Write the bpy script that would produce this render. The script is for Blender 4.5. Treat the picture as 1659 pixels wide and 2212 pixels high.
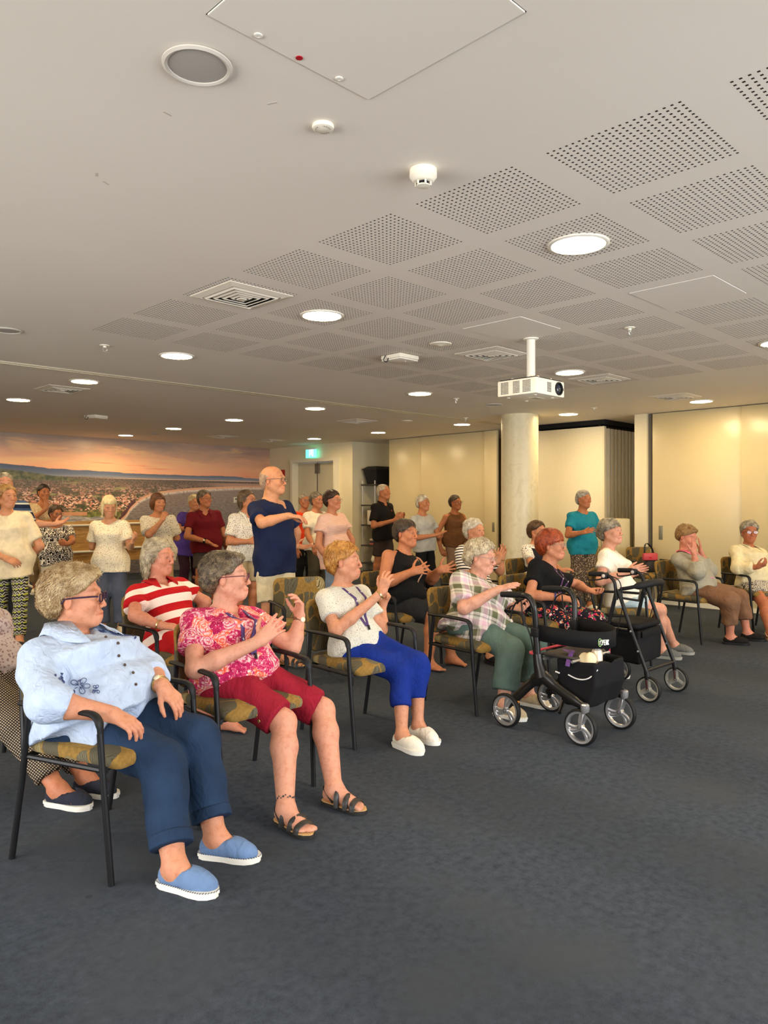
import bpy, bmesh, math, random
import numpy as np
from mathutils import Vector, Matrix
random.seed(7); RNG = np.random.default_rng(11)
for o in list(bpy.data.objects): bpy.data.objects.remove(o)
SC = bpy.context.scene
COL = SC.collection
# ---------------------------------------------------------------- camera
FPX, CX, HY, CAMH, CEIL = 1607.0, 829.5, 1087.0, 1.445, 2.75
YAW = math.radians(45.24)
FWD = np.array([math.cos(YAW), math.sin(YAW), 0.0]); RGT = np.array([math.sin(YAW), -math.cos(YAW), 0.0]); UPV = np.array([0, 0, 1.0])
CAM = np.array([0, 0, CAMH])
cd = bpy.data.cameras.new('camera'); cam = bpy.data.objects.new('camera', cd); COL.objects.link(cam)
cd.sensor_fit = 'VERTICAL'; cd.sensor_height = 36.0; cd.lens = 36.0 * FPX / 2212.0
cd.shift_y = -(1106.0 - HY) / 2212.0; cd.clip_end = 200; cd.clip_start = 0.05
cam.location = CAM; cam.rotation_euler = (math.pi / 2, 0, YAW - math.pi / 2)
SC.camera = cam
# ---------------------------------------------------------------- world, daylight, exposure
SC.view_settings.view_transform = 'Standard'; SC.view_settings.look = 'None'
SC.view_settings.exposure = 0.6; SC.view_settings.gamma = 1.0; SC.view_settings.use_curve_mapping = False
wd = bpy.data.worlds.new('world'); SC.world = wd; wd.use_nodes = True
wd.node_tree.nodes['Background'].inputs[0].default_value = (0.55, 0.68, 0.9, 1); wd.node_tree.nodes['Background'].inputs[1].default_value = 1.2
def area_light(name, loc, target, sx, sy, power, color):
    ld = bpy.data.lights.new(name, 'AREA'); ld.shape = 'RECTANGLE'; ld.size = sx; ld.size_y = sy; ld.energy = power; ld.color = color
    o = bpy.data.objects.new(name, ld); COL.objects.link(o); o.location = loc
    o.rotation_euler = (Vector(target) - Vector(loc)).to_track_quat('-Z', 'Y').to_euler()
    return o
# daylight outside the glazed walls that stand behind the photographer
area_light('daylight_window_back', (3.6, -3.75, 1.45), (3.6, 4, 1.35), 9.0, 2.3, 400, (0.97, 0.98, 1.0))
area_light('daylight_window_left', (-3.75, 3.0, 1.45), (4, 3.0, 1.35), 7.0, 2.3, 290, (1.0, 0.95, 0.88))
LAMP_E = 80.0            # brightness of the ceiling downlights
# ---------------------------------------------------------------- geometry helpers
def V(*a): return np.array(a, float)
def nrm(v):
    v = np.asarray(v, float); n = np.linalg.norm(v)
    return v / n if n > 1e-9 else v
def camv(r, d, z=0.0): return r * RGT + d * FWD + z * UPV           # a direction or offset seen from the camera
def at(r, d, z=0.0): return r * RGT + d * FWD + V(0, 0, z)          # a place: r to the right, d ahead, z above the floor
def P(px, py, d): return at((px - CX) / FPX * d, d, CAMH + (HY - py) / FPX * d)
def G(px, py, z=0.0):
    d = (CAMH - z) * FPX / (py - HY); return P(px, py, d)
def proj(p):
    q = np.asarray(p) - CAM; d = q @ FWD; return CX + FPX * (q @ RGT) / d, HY - FPX * q[2] / d
def hdir(deg): a = math.radians(deg); return camv(math.cos(a), math.sin(a))   # 0 = to the right of the picture, -90 = at the camera

def tag(o, label=None, cat=None, group=None, kind=None):
    if label: o['label'] = label
    if cat: o['category'] = cat
    if group: o['group'] = group
    if kind: o['kind'] = kind
    return o
def empty(name, loc, label=None, cat=None, group=None):
    o = bpy.data.objects.new(name, None); COL.objects.link(o); o.location = [float(c) for c in loc]; o.empty_display_size = 0.1
    return tag(o, label, cat, group)
def link(name, me, m=None, parent=None, loc=(0, 0, 0)):
    o = bpy.data.objects.new(name, me); COL.objects.link(o); o.location = [float(c) for c in loc]
    if m is not None and len(me.materials) == 0: me.materials.append(m)
    if parent is not None: o.parent = parent
    return o
def np_mesh(name, v, f, smooth=True):
    """v (n,3), f list of index arrays (quads or tris) or one (m,k) array"""
    me = bpy.data.meshes.new(name); v = np.asarray(v, np.float32)
    fs = f if isinstance(f, list) else [f]
    fs = [np.asarray(a, np.int32) for a in fs if len(a)]
    loops = np.concatenate([a.ravel() for a in fs]); tot = np.concatenate([np.full(len(a), a.shape[1], np.int32) for a in fs])
    start = np.concatenate([[0], np.cumsum(tot)[:-1]]).astype(np.int32)
    me.vertices.add(len(v)); me.vertices.foreach_set('co', v.ravel())
    me.loops.add(len(loops)); me.loops.foreach_set('vertex_index', loops)
    me.polygons.add(len(tot)); me.polygons.foreach_set('loop_start', start); me.polygons.foreach_set('loop_total', tot)
    me.polygons.foreach_set('use_smooth', np.full(len(tot), smooth)); me.update(calc_edges=True); me.validate()
    return me
class MB:
    """collects shapes into one mesh"""
    def __init__(s): s.v = []; s.f = {}; s.n = 0
    def add(s, v, f):
        v = np.asarray(v, float); f = np.asarray(f, int)
        s.v.append(v); s.f.setdefault(f.shape[1], []).append(f + s.n); s.n += len(v); return s
    def box(s, c, size, R=None, bev=0.0):
        c = np.asarray(c, float); h = np.asarray(size, float) / 2
        if bev <= 0:
            v = np.array([[x, y, z] for x in (-1, 1) for y in (-1, 1) for z in (-1, 1)]) * h
            f = [[0, 1, 3, 2], [4, 6, 7, 5], [0, 4, 5, 1], [2, 3, 7, 6], [0, 2, 6, 4], [1, 5, 7, 3]]
            if R is not None: v = v @ np.asarray(R).T
            return s.add(v + c, f)
        b = min(bev, h.min() * 0.98); bm = bmesh.new(); bmesh.ops.create_cube(bm, size=2.0)
        for q in bm.verts: q.co = Vector([q.co[i] * h[i] for i in range(3)])
        bmesh.ops.bevel(bm, geom=list(bm.edges), offset=b, segments=2, affect='EDGES', profile=0.6)
        bm.verts.index_update(); v = np.array([q.co[:] for q in bm.verts])
        if R is not None: v = v @ np.asarray(R).T
        v = v + c; base = s.n; s.v.append(v); s.n += len(v)
        for fc in bm.faces:
            ix = [q.index + base for q in fc.verts]
            s.f.setdefault(len(ix), []).append(np.array([ix]))
        bm.free(); return s
    def tube(s, pts, rad, seg=10, cap=True, closed=False, up=None, flat=1.0):
        pts = [np.asarray(p, float) for p in pts]; n = len(pts)
        rad = rad if hasattr(rad, '__len__') else [rad] * n
        t = []
        for i in range(n):
            if closed: d = pts[(i + 1) % n] - pts[i - 1]
            else: d = pts[min(i + 1, n - 1)] - pts[max(i - 1, 0)]
            t.append(nrm(d))
        u = np.asarray(up, float) if up is not None else (V(0, 0, 1) if abs(t[0][2]) < .9 else V(1, 0, 0))
        rings = []
        a = nrm(u - t[0] * (u @ t[0]))
        for i in range(n):
            a = nrm(a - t[i] * (a @ t[i])); b = np.cross(t[i], a)
            k = np.arange(seg) * 2 * math.pi / seg
            rings.append(pts[i] + rad[i] * (np.cos(k)[:, None] * b + flat * np.sin(k)[:, None] * a))
        v = np.concatenate(rings); f = []
        m = n if closed else n - 1
        for i in range(m):
            for k in range(seg):
                j = (i + 1) % n
                f.append([i * seg + k, i * seg + (k + 1) % seg, j * seg + (k + 1) % seg, j * seg + k])
        base = s.n; s.add(v, f)
        if cap and not closed:
            s.f.setdefault(seg, []).append(np.array([[base + k for k in range(seg - 1, -1, -1)]]))
            s.f.setdefault(seg, []).append(np.array([[base + (n - 1) * seg + k for k in range(seg)]]))
        return s
    def lathe(s, prof, c=(0, 0, 0), axis=(0, 0, 1), seg=24):
        """prof: (radius, height) pairs along axis"""
        ax = nrm(axis); a = nrm(np.cross(ax, V(1, 0, 0) if abs(ax[0]) < .9 else V(0, 1, 0))); b = np.cross(ax, a)
        k = np.arange(seg) * 2 * math.pi / seg; c = np.asarray(c, float)
        v = np.concatenate([c + h * ax + r * (np.cos(k)[:, None] * a + np.sin(k)[:, None] * b) for r, h in prof]); f = []
        for i in range(len(prof) - 1):
            for q in range(seg): f.append([i * seg + q, i * seg + (q + 1) % seg, (i + 1) * seg + (q + 1) % seg, (i + 1) * seg + q])
        base = s.n; s.add(v, f)
        ring = abs(prof[0][0] - prof[-1][0]) < 1e-9 and abs(prof[0][1] - prof[-1][1]) < 1e-9
        if prof[0][0] > 1e-6 and not ring: s.f.setdefault(seg, []).append(np.array([[base + q for q in range(seg - 1, -1, -1)]]))
        if prof[-1][0] > 1e-6 and not ring: s.f.setdefault(seg, []).append(np.array([[base + (len(prof) - 1) * seg + q for q in range(seg)]]))
        return s
    def prism(s, poly, vec):
        """closed planar polygon (n,3) swept along vec"""
        poly = np.asarray(poly, float); n = len(poly); v = np.concatenate([poly, poly + np.asarray(vec, float)]); base = s.n
        s.add(v, [[i, (i + 1) % n, n + (i + 1) % n, n + i] for i in range(n)])
        s.f.setdefault(n, []).append(np.array([[base + i for i in range(n - 1, -1, -1)]])); s.f.setdefault(n, []).append(np.array([[base + n + i for i in range(n)]]))
        return s
    def build(s, name, m=None, parent=None, loc=(0, 0, 0), smooth=False, xf=None):
        v = np.concatenate(s.v)
        if xf is not None: v = v @ np.asarray(xf)[:3, :3].T + np.asarray(xf)[:3, 3]
        me = np_mesh(name, v - np.asarray(loc, float), [np.concatenate(a) for a in s.f.values()], smooth)
        if smooth:
            try: me.set_sharp_from_angle(angle=math.radians(40))
            except Exception: pass
        return link(name, me, m, parent, loc if parent is None else (0, 0, 0))
def rounded_path(pts, r, n=5):
    """polyline with its inner corners rounded"""
    pts = [np.asarray(p, float) for p in pts]; out = [pts[0]]
    for i in range(1, len(pts) - 1):
        a, b, c = pts[i - 1], pts[i], pts[i + 1]; da, dc = nrm(a - b), nrm(c - b)
        q = min(r, np.linalg.norm(a - b) * .49, np.linalg.norm(c - b) * .49)
        p0, p2 = b + da * q, b + dc * q
        for k in range(n + 1):
            t = k / n; out.append((1 - t) ** 2 * p0 + 2 * t * (1 - t) * b + t * t * p2)
    out.append(pts[-1]); return out
def copy_tree(o, parent=None):
    c = o.copy(); COL.objects.link(c); c.parent = parent
    for ch in list(o.children): copy_tree(ch, c)
    return c
# ---------------------------------------------------------------- material helpers
class NB:
    """small node builder"""
    def __init__(s, name):
        s.m = bpy.data.materials.new(name); s.m.use_nodes = True; s.t = s.m.node_tree; s.b = s.t.nodes['Principled BSDF']
    def put(s, sock, v):
        if v is None: return
        if isinstance(v, bpy.types.NodeSocket): s.t.links.new(v, sock)
        else:
            if hasattr(v, '__len__') and len(v) == 3 and sock.type == 'RGBA': v = (*v, 1)
            sock.default_value = v
    def node(s, t, ins=None, **props):
        n = s.t.nodes.new('ShaderNode' + t)
        for k, v in props.items(): setattr(n, k, v)
        for k, v in (ins or {}).items(): s.put(n.inputs[k], v)
        return n
    def math(s, op, a, b=None, c=None, clamp=False):
        n = s.node('Math', operation=op, use_clamp=clamp)
        for i, v in enumerate((a, b, c)):
            if v is not None: s.put(n.inputs[i], v)
        return n.outputs[0]
    def attr(s, name): return s.node('Attribute', attribute_name=name).outputs['Vector']
    def attrc(s, name): return s.node('Attribute', attribute_name=name).outputs['Color']
    def obj(s): return s.node('TexCoord').outputs['Object']
    def map(s, vec, scale=(1, 1, 1), rot=(0, 0, 0), loc=(0, 0, 0)):
        return s.node('Mapping', {'Vector': vec, 'Scale': scale, 'Rotation': rot, 'Location': loc}).outputs[0]
    def sep(s, vec): return s.node('SeparateXYZ', {0: vec}).outputs
    def comb(s, x, y, z): return s.node('CombineXYZ', {0: x, 1: y, 2: z}).outputs[0]
    def noise(s, vec, scale=5, detail=2, rough=.5, dist=0.0): return s.node('TexNoise', {'Vector': vec, 'Scale': scale, 'Detail': detail, 'Roughness': rough, 'Distortion': dist}).outputs[0]
    def noisec(s, vec, scale=5, detail=2): return s.node('TexNoise', {'Vector': vec, 'Scale': scale, 'Detail': detail}).outputs[1]
    def voro(s, vec, scale=5, out='Distance', feature='F1', rnd=1.0):
        return s.node('TexVoronoi', {'Vector': vec, 'Scale': scale, 'Randomness': rnd}, feature=feature).outputs[out]
    def wave(s, vec, scale=5, dist=0.0, dscale=1.0, direction='X', typ='BANDS', profile='SIN'):
        n = s.node('TexWave', {'Vector': vec, 'Scale': scale, 'Distortion': dist, 'Detail Scale': dscale}, wave_type=typ, wave_profile=profile)
        if typ == 'BANDS': n.bands_direction = direction
        return n.outputs[0]
    def ramp(s, fac, stops, interp='LINEAR'):
        n = s.node('ValToRGB', {0: fac}); cr = n.color_ramp; cr.interpolation = interp
        while len(cr.elements) < len(stops): cr.elements.new(0.5)
        for e, (p, c) in zip(cr.elements, stops): e.position = p; e.color = (*c, 1) if len(c) == 3 else c
        return n.outputs[0]
    def mix(s, fac, a, b, mode='MIX'):
        n = s.node('Mix', data_type='RGBA', blend_type=mode); s.put(n.inputs[0], fac); s.put(n.inputs[6], a); s.put(n.inputs[7], b); return n.outputs[2]
    def gt(s, a, b): return s.math('GREATER_THAN', a, b)
    def lt(s, a, b): return s.math('LESS_THAN', a, b)
    def sstep(s, v, lo, hi): return s.node('MapRange', {0: v, 1: lo, 2: hi}, interpolation_type='SMOOTHSTEP').outputs[0]
    def bump(s, h, strength=.3, dist=.01, normal=None):
        n = s.node('Bump', {'Height': h, 'Strength': strength, 'Distance': dist}); s.put(n.inputs['Normal'], normal)
        s.t.links.new(n.outputs[0], s.b.inputs['Normal']); return n.outputs[0]
    def out(s, color, rough=.6, metal=0.0, spec=.5, **k):
        s.put(s.b.inputs['Base Color'], color); s.put(s.b.inputs['Roughness'], rough); s.put(s.b.inputs['Metallic'], metal); s.put(s.b.inputs['Specular IOR Level'], spec)
        for a, v in k.items(): s.put(s.b.inputs[a.replace('_', ' ')], v)
        return s.m
def srgb(r, g, b):
    def f(c): c /= 255.0; return c / 12.92 if c <= .04045 else ((c + .055) / 1.055) ** 2.4
    return (f(r), f(g), f(b))
_plain = {}
def plain(name, col, rough=.6, metal=0.0, spec=.5, var=0.06, nscale=30, bump=0.0):
    """one-colour material with a little procedural unevenness"""
    if name in _plain: return _plain[name]
    n = NB(name); t = n.obj(); f = n.noise(t, nscale, 3)
    c = n.mix(n.math('MULTIPLY', f, 1.0), tuple(max(0, x * (1 - var)) for x in col), tuple(min(1, x * (1 + var)) for x in col))
    if bump: n.bump(n.noise(t, nscale * 6, 2), bump, .002)
    _plain[name] = n.out(c, rough, metal, spec); return _plain[name]
# ================================================================ the room
XR, YM = 10.62, 14.6                       # plane of the right-hand side, plane of the mural wall
XL, YB = -3.2, -3.2                        # glazed walls behind the photographer
def wall_mat():
    n = NB('wall_paint'); t = n.obj(); f = n.noise(t, 1.4, 4)
    n.bump(n.noise(t, 180, 2), .08, .002)
    return n.out(n.ramp(f, [(.3, srgb(226, 214, 178)), (.7, srgb(234, 223, 189))]), .55)
def panel_mat():
    n = NB('panel_gloss_paint'); t = n.obj(); f = n.noise(t, .9, 4)
    return n.out(n.ramp(f, [(.3, srgb(207, 190, 146)), (.7, srgb(215, 199, 155))]), .3, spec=.55)
def render_mat():
    n = NB('trowelled_render'); t = n.obj(); f = n.noise(n.map(t, (1, 1, .8)), 5.5, 5, .6, 1.0)
    n.bump(f, .25, .01)
    return n.out(n.ramp(f, [(.3, srgb(206, 192, 152)), (.5, srgb(222, 209, 170)), (.75, srgb(212, 199, 158))]), .38)
def ceil_mat():
    n = NB('ceiling_paint'); t = n.obj()
    return n.out(n.ramp(n.noise(t, .8, 3), [(.3, srgb(238, 229, 213)), (.7, srgb(243, 235, 220))]), .7)
def carpet_mat():
    n = NB('carpet'); t = n.obj()
    fine = n.noise(t, 420, 2, .7); mid = n.noise(t, 26, 4, .7); big = n.noise(n.map(t, (1, 1, 1)), 1.1, 5, .65)
    c = n.ramp(n.math('ADD', n.math('MULTIPLY', fine, .55), n.math('MULTIPLY', mid, .45)), [(.33, srgb(39, 46, 57)), (.66, srgb(84, 92, 103))])
    c = n.mix(n.sstep(big, .42, .72), c, srgb(71, 76, 82)); 
    s = n.sep(t); mow = n.math('PINGPONG', n.math('ADD', s[0], n.math('MULTIPLY', big, .25)), .62)
    c = n.mix(n.math('MULTIPLY', n.sstep(mow, .2, .45), .22), c, srgb(40, 45, 52))
    w = n.voro(n.map(t, (1, 1, 1)), 2.3); c = n.mix(n.math('MULTIPLY', n.lt(w, .035), .35), c, srgb(30, 28, 30))
    n.bump(n.math('ADD', fine, n.math('MULTIPLY', mid, .6)), .7, .006)
    return n.out(c, .95, spec=.12)
M_WALL, M_PANEL, M_RENDER, M_CEIL, M_CARPET = wall_mat(), panel_mat(), render_mat(), ceil_mat(), carpet_mat()
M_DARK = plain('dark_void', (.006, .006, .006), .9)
M_WHITE = plain('white_paint', srgb(238, 232, 215), .4)
M_TRIM = plain('trim_paint', srgb(232, 224, 200), .35)
M_BLACKM = plain('black_metal', (.009, .009, .010), .42, spec=.3)
M_BLACKP = plain('black_plastic', (.010, .010, .011), .5, spec=.25)
M_ALU = plain('brushed_metal', (.62, .61, .58), .3, .9)
def struct(name, mb, m, parent=None, smooth=False):
    o = mb.build(name, m, parent, smooth=smooth)
    if parent is None: o['kind'] = 'structure'
    return o
struct('floor', MB().box(((XL + 12.4) / 2, (YB + YM) / 2, -.05), (12.4 - XL + .3, YM - YB + .4, .1)), M_CARPET)

# --- mural: a printed landscape, built as flat print
def mural_mat():
    n = NB('mural_print'); g = n.node('NewGeometry').outputs['Position']; s = n.sep(g); x, z = s[0], s[2]
    v = n.comb(x, 0.0, z)
    def curve(pts):                          # z as a function of x along the wall
        c = n.node('FloatCurve', {1: n.math('DIVIDE', n.math('SUBTRACT', x, 4.0), 7.0)}); cv = c.mapping.curves[0]
        P2 = [((a - 4) / 7, b / 3.0) for a, b in pts]
        cv.points[0].location = P2[0]; cv.points[1].location = P2[-1]
        for q in P2[1:-1]: cv.points.new(*q)
        for q in cv.points: q.handle_type = 'AUTO_CLAMPED'
        c.mapping.update(); return n.math('MULTIPLY', c.outputs[0], 3.0)
    # sky
    zz = n.math('DIVIDE', n.math('SUBTRACT', z, 1.95), .8)
    warp = n.noise(n.map(v, (.55, 1, 2.6)), 1.6, 5, .6, .8)
    sky = n.ramp(n.math('ADD', zz, n.math('MULTIPLY', n.math('SUBTRACT', warp, .5), .55)),
                 [(.0, srgb(240, 156, 118)), (.16, srgb(242, 172, 132)), (.36, srgb(230, 176, 138)), (.6, srgb(202, 160, 132)), (.85, srgb(168, 144, 128)), (1, srgb(150, 134, 122))])
    glow = n.sstep(n.noise(n.map(v, (.5, 1, 3.2), loc=(3, 0, 1)), 1.5, 4, .55, .6), .5, .72)
    sky = n.mix(n.math('MULTIPLY', glow, .55), sky, srgb(244, 200, 140))
    streak = n.sstep(n.noise(n.map(v, (.35, 1, 5), rot=(0, .12, 0)), 1.9, 5, .6), .54, .72)
    sky = n.mix(n.math('MULTIPLY', streak, .6), sky, srgb(150, 92, 86))
    rgt = n.sstep(x, 7.6, 10.4); sky = n.mix(n.math('MULTIPLY', rgt, .35), sky, srgb(112, 74, 72))
    # land
    t1 = n.voro(n.map(v, (1, 1, 1.9)), 26, 'Color'); tn = n.sep(t1)[0]
    patch = n.noise(n.map(v, (1, 1, 2.2)), 3.2, 4, .6)
    dist = n.sstep(z, 1.35, 1.98)
    roofs = n.ramp(tn, [(.0, srgb(62, 62, 50)), (.24, srgb(104, 84, 70)), (.36, srgb(186, 122, 102)), (.58, srgb(212, 160, 138)), (.78, srgb(236, 204, 184)), (.92, srgb(160, 118, 100))], 'CONSTANT')
    trees = n.ramp(n.noise(v, 22, 3), [(.35, srgb(44, 50, 40)), (.65, srgb(88, 92, 62))])
    town = n.mix(n.sstep(patch, .38, .50), trees, roofs)
    far = n.ramp(n.noise(n.map(v, (1, 1, 3)), 34, 3), [(.38, srgb(62, 66, 62)), (.52, srgb(94, 88, 82)), (.66, srgb(150, 120, 110))])
    land = n.mix(dist, town, far)
    field = n.math('MULTIPLY', n.sstep(n.noise(n.map(v, (.6, 1, 3), loc=(1.3, 0, .4)), 2.4, 2), .6, .66), n.lt(x, 7.0))
    land = n.mix(n.math('MULTIPLY', field, .7), land, srgb(142, 140, 96))
    hill = n.sstep(n.math('SUBTRACT', curve([(4, 2.10), (4.8, 2.07), (5.6, 1.97), (6.3, 1.90), (8, 1.86), (11, 1.8)]), z), -.01, .02)
    # foreshore: lagoon, green point, dark rocks
    green = n.math('MULTIPLY', n.sstep(z, 1.34, 1.24), n.math('MULTIPLY', n.gt(x, 5.4), n.lt(x, 7.3)))
    land = n.mix(green, land, n.ramp(n.noise(v, 9, 3), [(.4, srgb(78, 84, 44)), (.6, srgb(128, 130, 72))]))
    lag = n.math('MULTIPLY', n.lt(n.math('ADD', z, n.math('MULTIPLY', n.noise(v, 2, 2), .12)), 1.24), n.lt(x, 6.55))
    land = n.mix(lag, land, n.ramp(n.noise(n.map(v, (1, 1, 5)), 6, 3), [(.4, srgb(122, 122, 126)), (.6, srgb(176, 170, 166))]))
    sand0 = n.math('MULTIPLY', n.math('MULTIPLY', n.gt(z, 1.2), n.lt(z, 1.27)), n.lt(x, 6.2)); land = n.mix(n.math('MULTIPLY', sand0, .8), land, srgb(198, 138, 110))
    # sea with its beach
    shore = curve([(4, .2), (6.55, .9), (6.95, 1.12), (7.15, 1.36), (7.5, 1.58), (8.2, 1.70), (9.2, 1.77), (9.8, 1.80), (11, 1.82)])
    sd = n.math('SUBTRACT', shore, z)
    rock = n.math('MULTIPLY', n.math('MULTIPLY', n.sstep(sd, -.2, -.12), n.lt(x, 7.2)), n.gt(n.noise(v, 8, 3), .4)); land = n.mix(rock, land, srgb(86, 52, 58))
    land = n.mix(n.math('MULTIPLY', n.sstep(sd, -.055, -.035), n.gt(x, 6.9)), land, srgb(204, 160, 130))
    sea = n.ramp(n.noise(n.map(v, (1, 1, 4), rot=(0, -.1, 0)), 12, 4, .6), [(.35, srgb(92, 88, 90)), (.65, srgb(138, 130, 128))])
    sea = n.mix(n.sstep(z, 1.0, 1.8), sea, n.mix(.5, sea, srgb(150, 128, 118)))
    foam = n.math('MULTIPLY', n.math('SUBTRACT', 1.0, n.sstep(sd, .015, .07)), n.sstep(n.noise(v, 14, 3), .3, .5))
    sea = n.mix(n.math('MULTIPLY', foam, .8), sea, srgb(214, 200, 190))
    land = n.mix(n.sstep(sd, -.004, .004), land, sea)
    bay = n.math('MULTIPLY', n.math('MULTIPLY', n.gt(z, 1.83), n.lt(z, 1.9)), n.sstep(x, 8.4, 9.6)); land = n.mix(n.math('MULTIPLY', bay, .8), land, srgb(176, 140, 126))
    strip = n.math('MULTIPLY', n.math('MULTIPLY', n.gt(z, 1.945), n.lt(z, 1.965)), n.sstep(x, 5.8, 7.6)); land = n.mix(n.math('MULTIPLY', strip, .8), land, srgb(206, 178, 164))
    # mountains
    mt = n.math('ADD', curve([(4, 2.19), (4.9, 2.17), (5.5, 2.12), (6.4, 2.10), (7.6, 2.06), (8.6, 2.06), (9.4, 2.07), (10.2, 2.03), (11, 2.01)]), n.math('MULTIPLY', n.math('SUBTRACT', n.noise(v, 3.5, 4), .5), .06))
    mcol = n.ramp(n.math('DIVIDE', n.math('SUBTRACT', z, 1.94), .22), [(0, srgb(150, 146, 152)), (.35, srgb(98, 110, 130)), (1, srgb(66, 82, 108))])
    c = n.mix(n.sstep(n.math('SUBTRACT', mt, z), 0, .012), sky, mcol)
    c = n.mix(n.sstep(n.math('SUBTRACT', n.math('ADD', 1.965, n.math('MULTIPLY', n.noise(v, 2.2, 4), .03)), z), 0, .02), c, land)
    lh = n.math('MULTIPLY', hill, n.math('MULTIPLY', n.gt(z, 1.88), n.lt(x, 6.4)))
    c = n.mix(lh, c, n.ramp(n.noise(v, 10, 3), [(.4, srgb(70, 78, 62)), (.62, srgb(112, 112, 84))]))
    c = n.node('HueSaturation', {'Saturation': 1.0, 'Value': 1.62, 'Color': c}).outputs[0]
    return n.out(c, .32, spec=.5)
M_MURAL = mural_mat()
struct('wall_mural', MB().box(((XL + XR) / 2 + .1, YM + .1, CEIL / 2), (XR - XL + .4, .2, CEIL)), M_MURAL)
# --- right-hand side, seen from the mural corner towards the right edge of the picture
DY0, DY1, DH = 12.12, 13.62, 2.40          # double door opening
struct('wall_far_right', MB().box((XR + .1, (DY1 + YM) / 2, CEIL / 2), (.2, YM - DY1, CEIL)).box((XR + .1, (11.66 + DY0) / 2, CEIL / 2), (.2, DY0 - 11.66, CEIL)).box((XR + .1, (DY0 + DY1) / 2, (DH + CEIL) / 2), (.2, DY1 - DY0, CEIL - DH)), M_WALL)
fr = MB()
for y in (DY0, DY1): fr.box((XR + .02, y, DH / 2 - .02), (.26, .07, DH - .03))
fr.box((XR + .02, (DY0 + DY1) / 2, DH), (.27, DY1 - DY0 + .08, .07))
struct('trim_1', fr, M_TRIM)
M_DOOR = plain('door_paint', srgb(206, 198, 170), .4)
for k, (a, b) in enumerate(((DY0 + .035, (DY0 + DY1) / 2 - .004), ((DY0 + DY1) / 2 + .004, DY1 - .035))):
    d = struct('door_%d' % (k + 1), MB().box((XR + .08, (a + b) / 2, DH / 2 - .015), (.045, b - a, DH - .05), bev=.004), M_DOOR, smooth=True)
    yc = b - .05 if k == 0 else a + .05
    MB().tube(rounded_path([(XR + .056, yc, .9), (XR - .0, yc, .9), (XR - .0, yc, 1.35), (XR + .056, yc, 1.35)], .02), .011, 8).build('handle', M_ALU, d, smooth=True)
    MB().box((XR + .045, yc, 2.22), (.03, .05, .22), bev=.006).build('door_closer', plain('closer_grey', srgb(130, 126, 112), .35, .6), d, smooth=True)
    MB().box((XR + .05, b if k == 0 else a, DH / 2), (.012, .025, DH - .08)).build('astragal', M_ALU, d)
# niche with the shelving: return wall and back
struct('wall_niche', MB().box(((XR + 11.75) / 2 + .1, 11.76, CEIL / 2), (11.75 - XR - .2, .2, CEIL)).box((11.85, 10.9, CEIL / 2), (.2, 1.93, CEIL)), M_WALL)
# sliding door leaves
SL = [(9.80, 10.72, 10.78), (8.22, 9.80, 10.74), (7.95, 8.22, 10.69)]
for k, (a, b, xx) in enumerate(SL):
    d = struct('door_%d' % (k + 3), MB().box((xx + .03, (a + b) / 2, CEIL / 2 + .005), (.06, b - a, CEIL - .03), bev=.004), M_PANEL, smooth=True)
    if k == 2: MB().box((xx + .002, 8.02, 1.02), (.012, .05, .17), bev=.004).build('flush_pull', plain('pull_grey', srgb(140, 136, 118), .35, .5), d, smooth=True)
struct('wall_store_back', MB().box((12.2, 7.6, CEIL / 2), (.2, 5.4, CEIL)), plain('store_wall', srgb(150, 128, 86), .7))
struct('wall_store_side', MB().box((11.6, 7.22, CEIL / 2), (1.0, .1, CEIL)), M_WALL)
# pilaster and the large sliding leaf on the right
struct('wall_pilaster', MB().box((10.47, 5.1, CEIL / 2), (.22, .19, CEIL)), M_WALL)
struct('trim_2', MB().box((10.46, 4.98, CEIL / 2), (.10, .05, CEIL)), plain('jamb_grey', srgb(112, 108, 98), .4, .4))
struct('wall_store_right', MB().box((11.4, 4.97, CEIL / 2), (1.7, .08, CEIL)), M_WHITE)
for k, (a, b, xx) in enumerate(((3.68, 4.925, 10.37), (.9, 3.68, 10.35), (-3.2, .9, 10.36))):
    d = struct('door_%d' % (k + 6), MB().box((xx + .03, (a + b) / 2, CEIL / 2 + .005), (.06, b - a, CEIL - .03), bev=.004), M_PANEL, smooth=True)
    if k == 0: MB().box((xx + .002, 4.80, 1.02), (.012, .06, .2), bev=.004).build('flush_pull', plain('pull_grey', srgb(140, 136, 118), .35, .5), d, smooth=True)
struct('baseboard_right', MB().box((10.352, .86, .03), (.02, 8.1, .06)), M_TRIM)
struct('baseboard_far', MB().box((XR - .012, 12.9 + .95, .05), (.02, 1.4, .1)).box((XR - .012, 11.87, .05), (.02, .4, .1)), M_TRIM)
struct('wall_near_right', MB().box((10.55, .86, CEIL / 2), (.2, 8.12, CEIL)), M_WALL)
# pillar
PC = at(2.012, 11.03)
pil = MB().lathe([(.272, 0), (.272, CEIL)], (PC[0], PC[1], 0), seg=56)
o = pil.build('pillar', M_RENDER, smooth=True); o['kind'] = 'structure'
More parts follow.
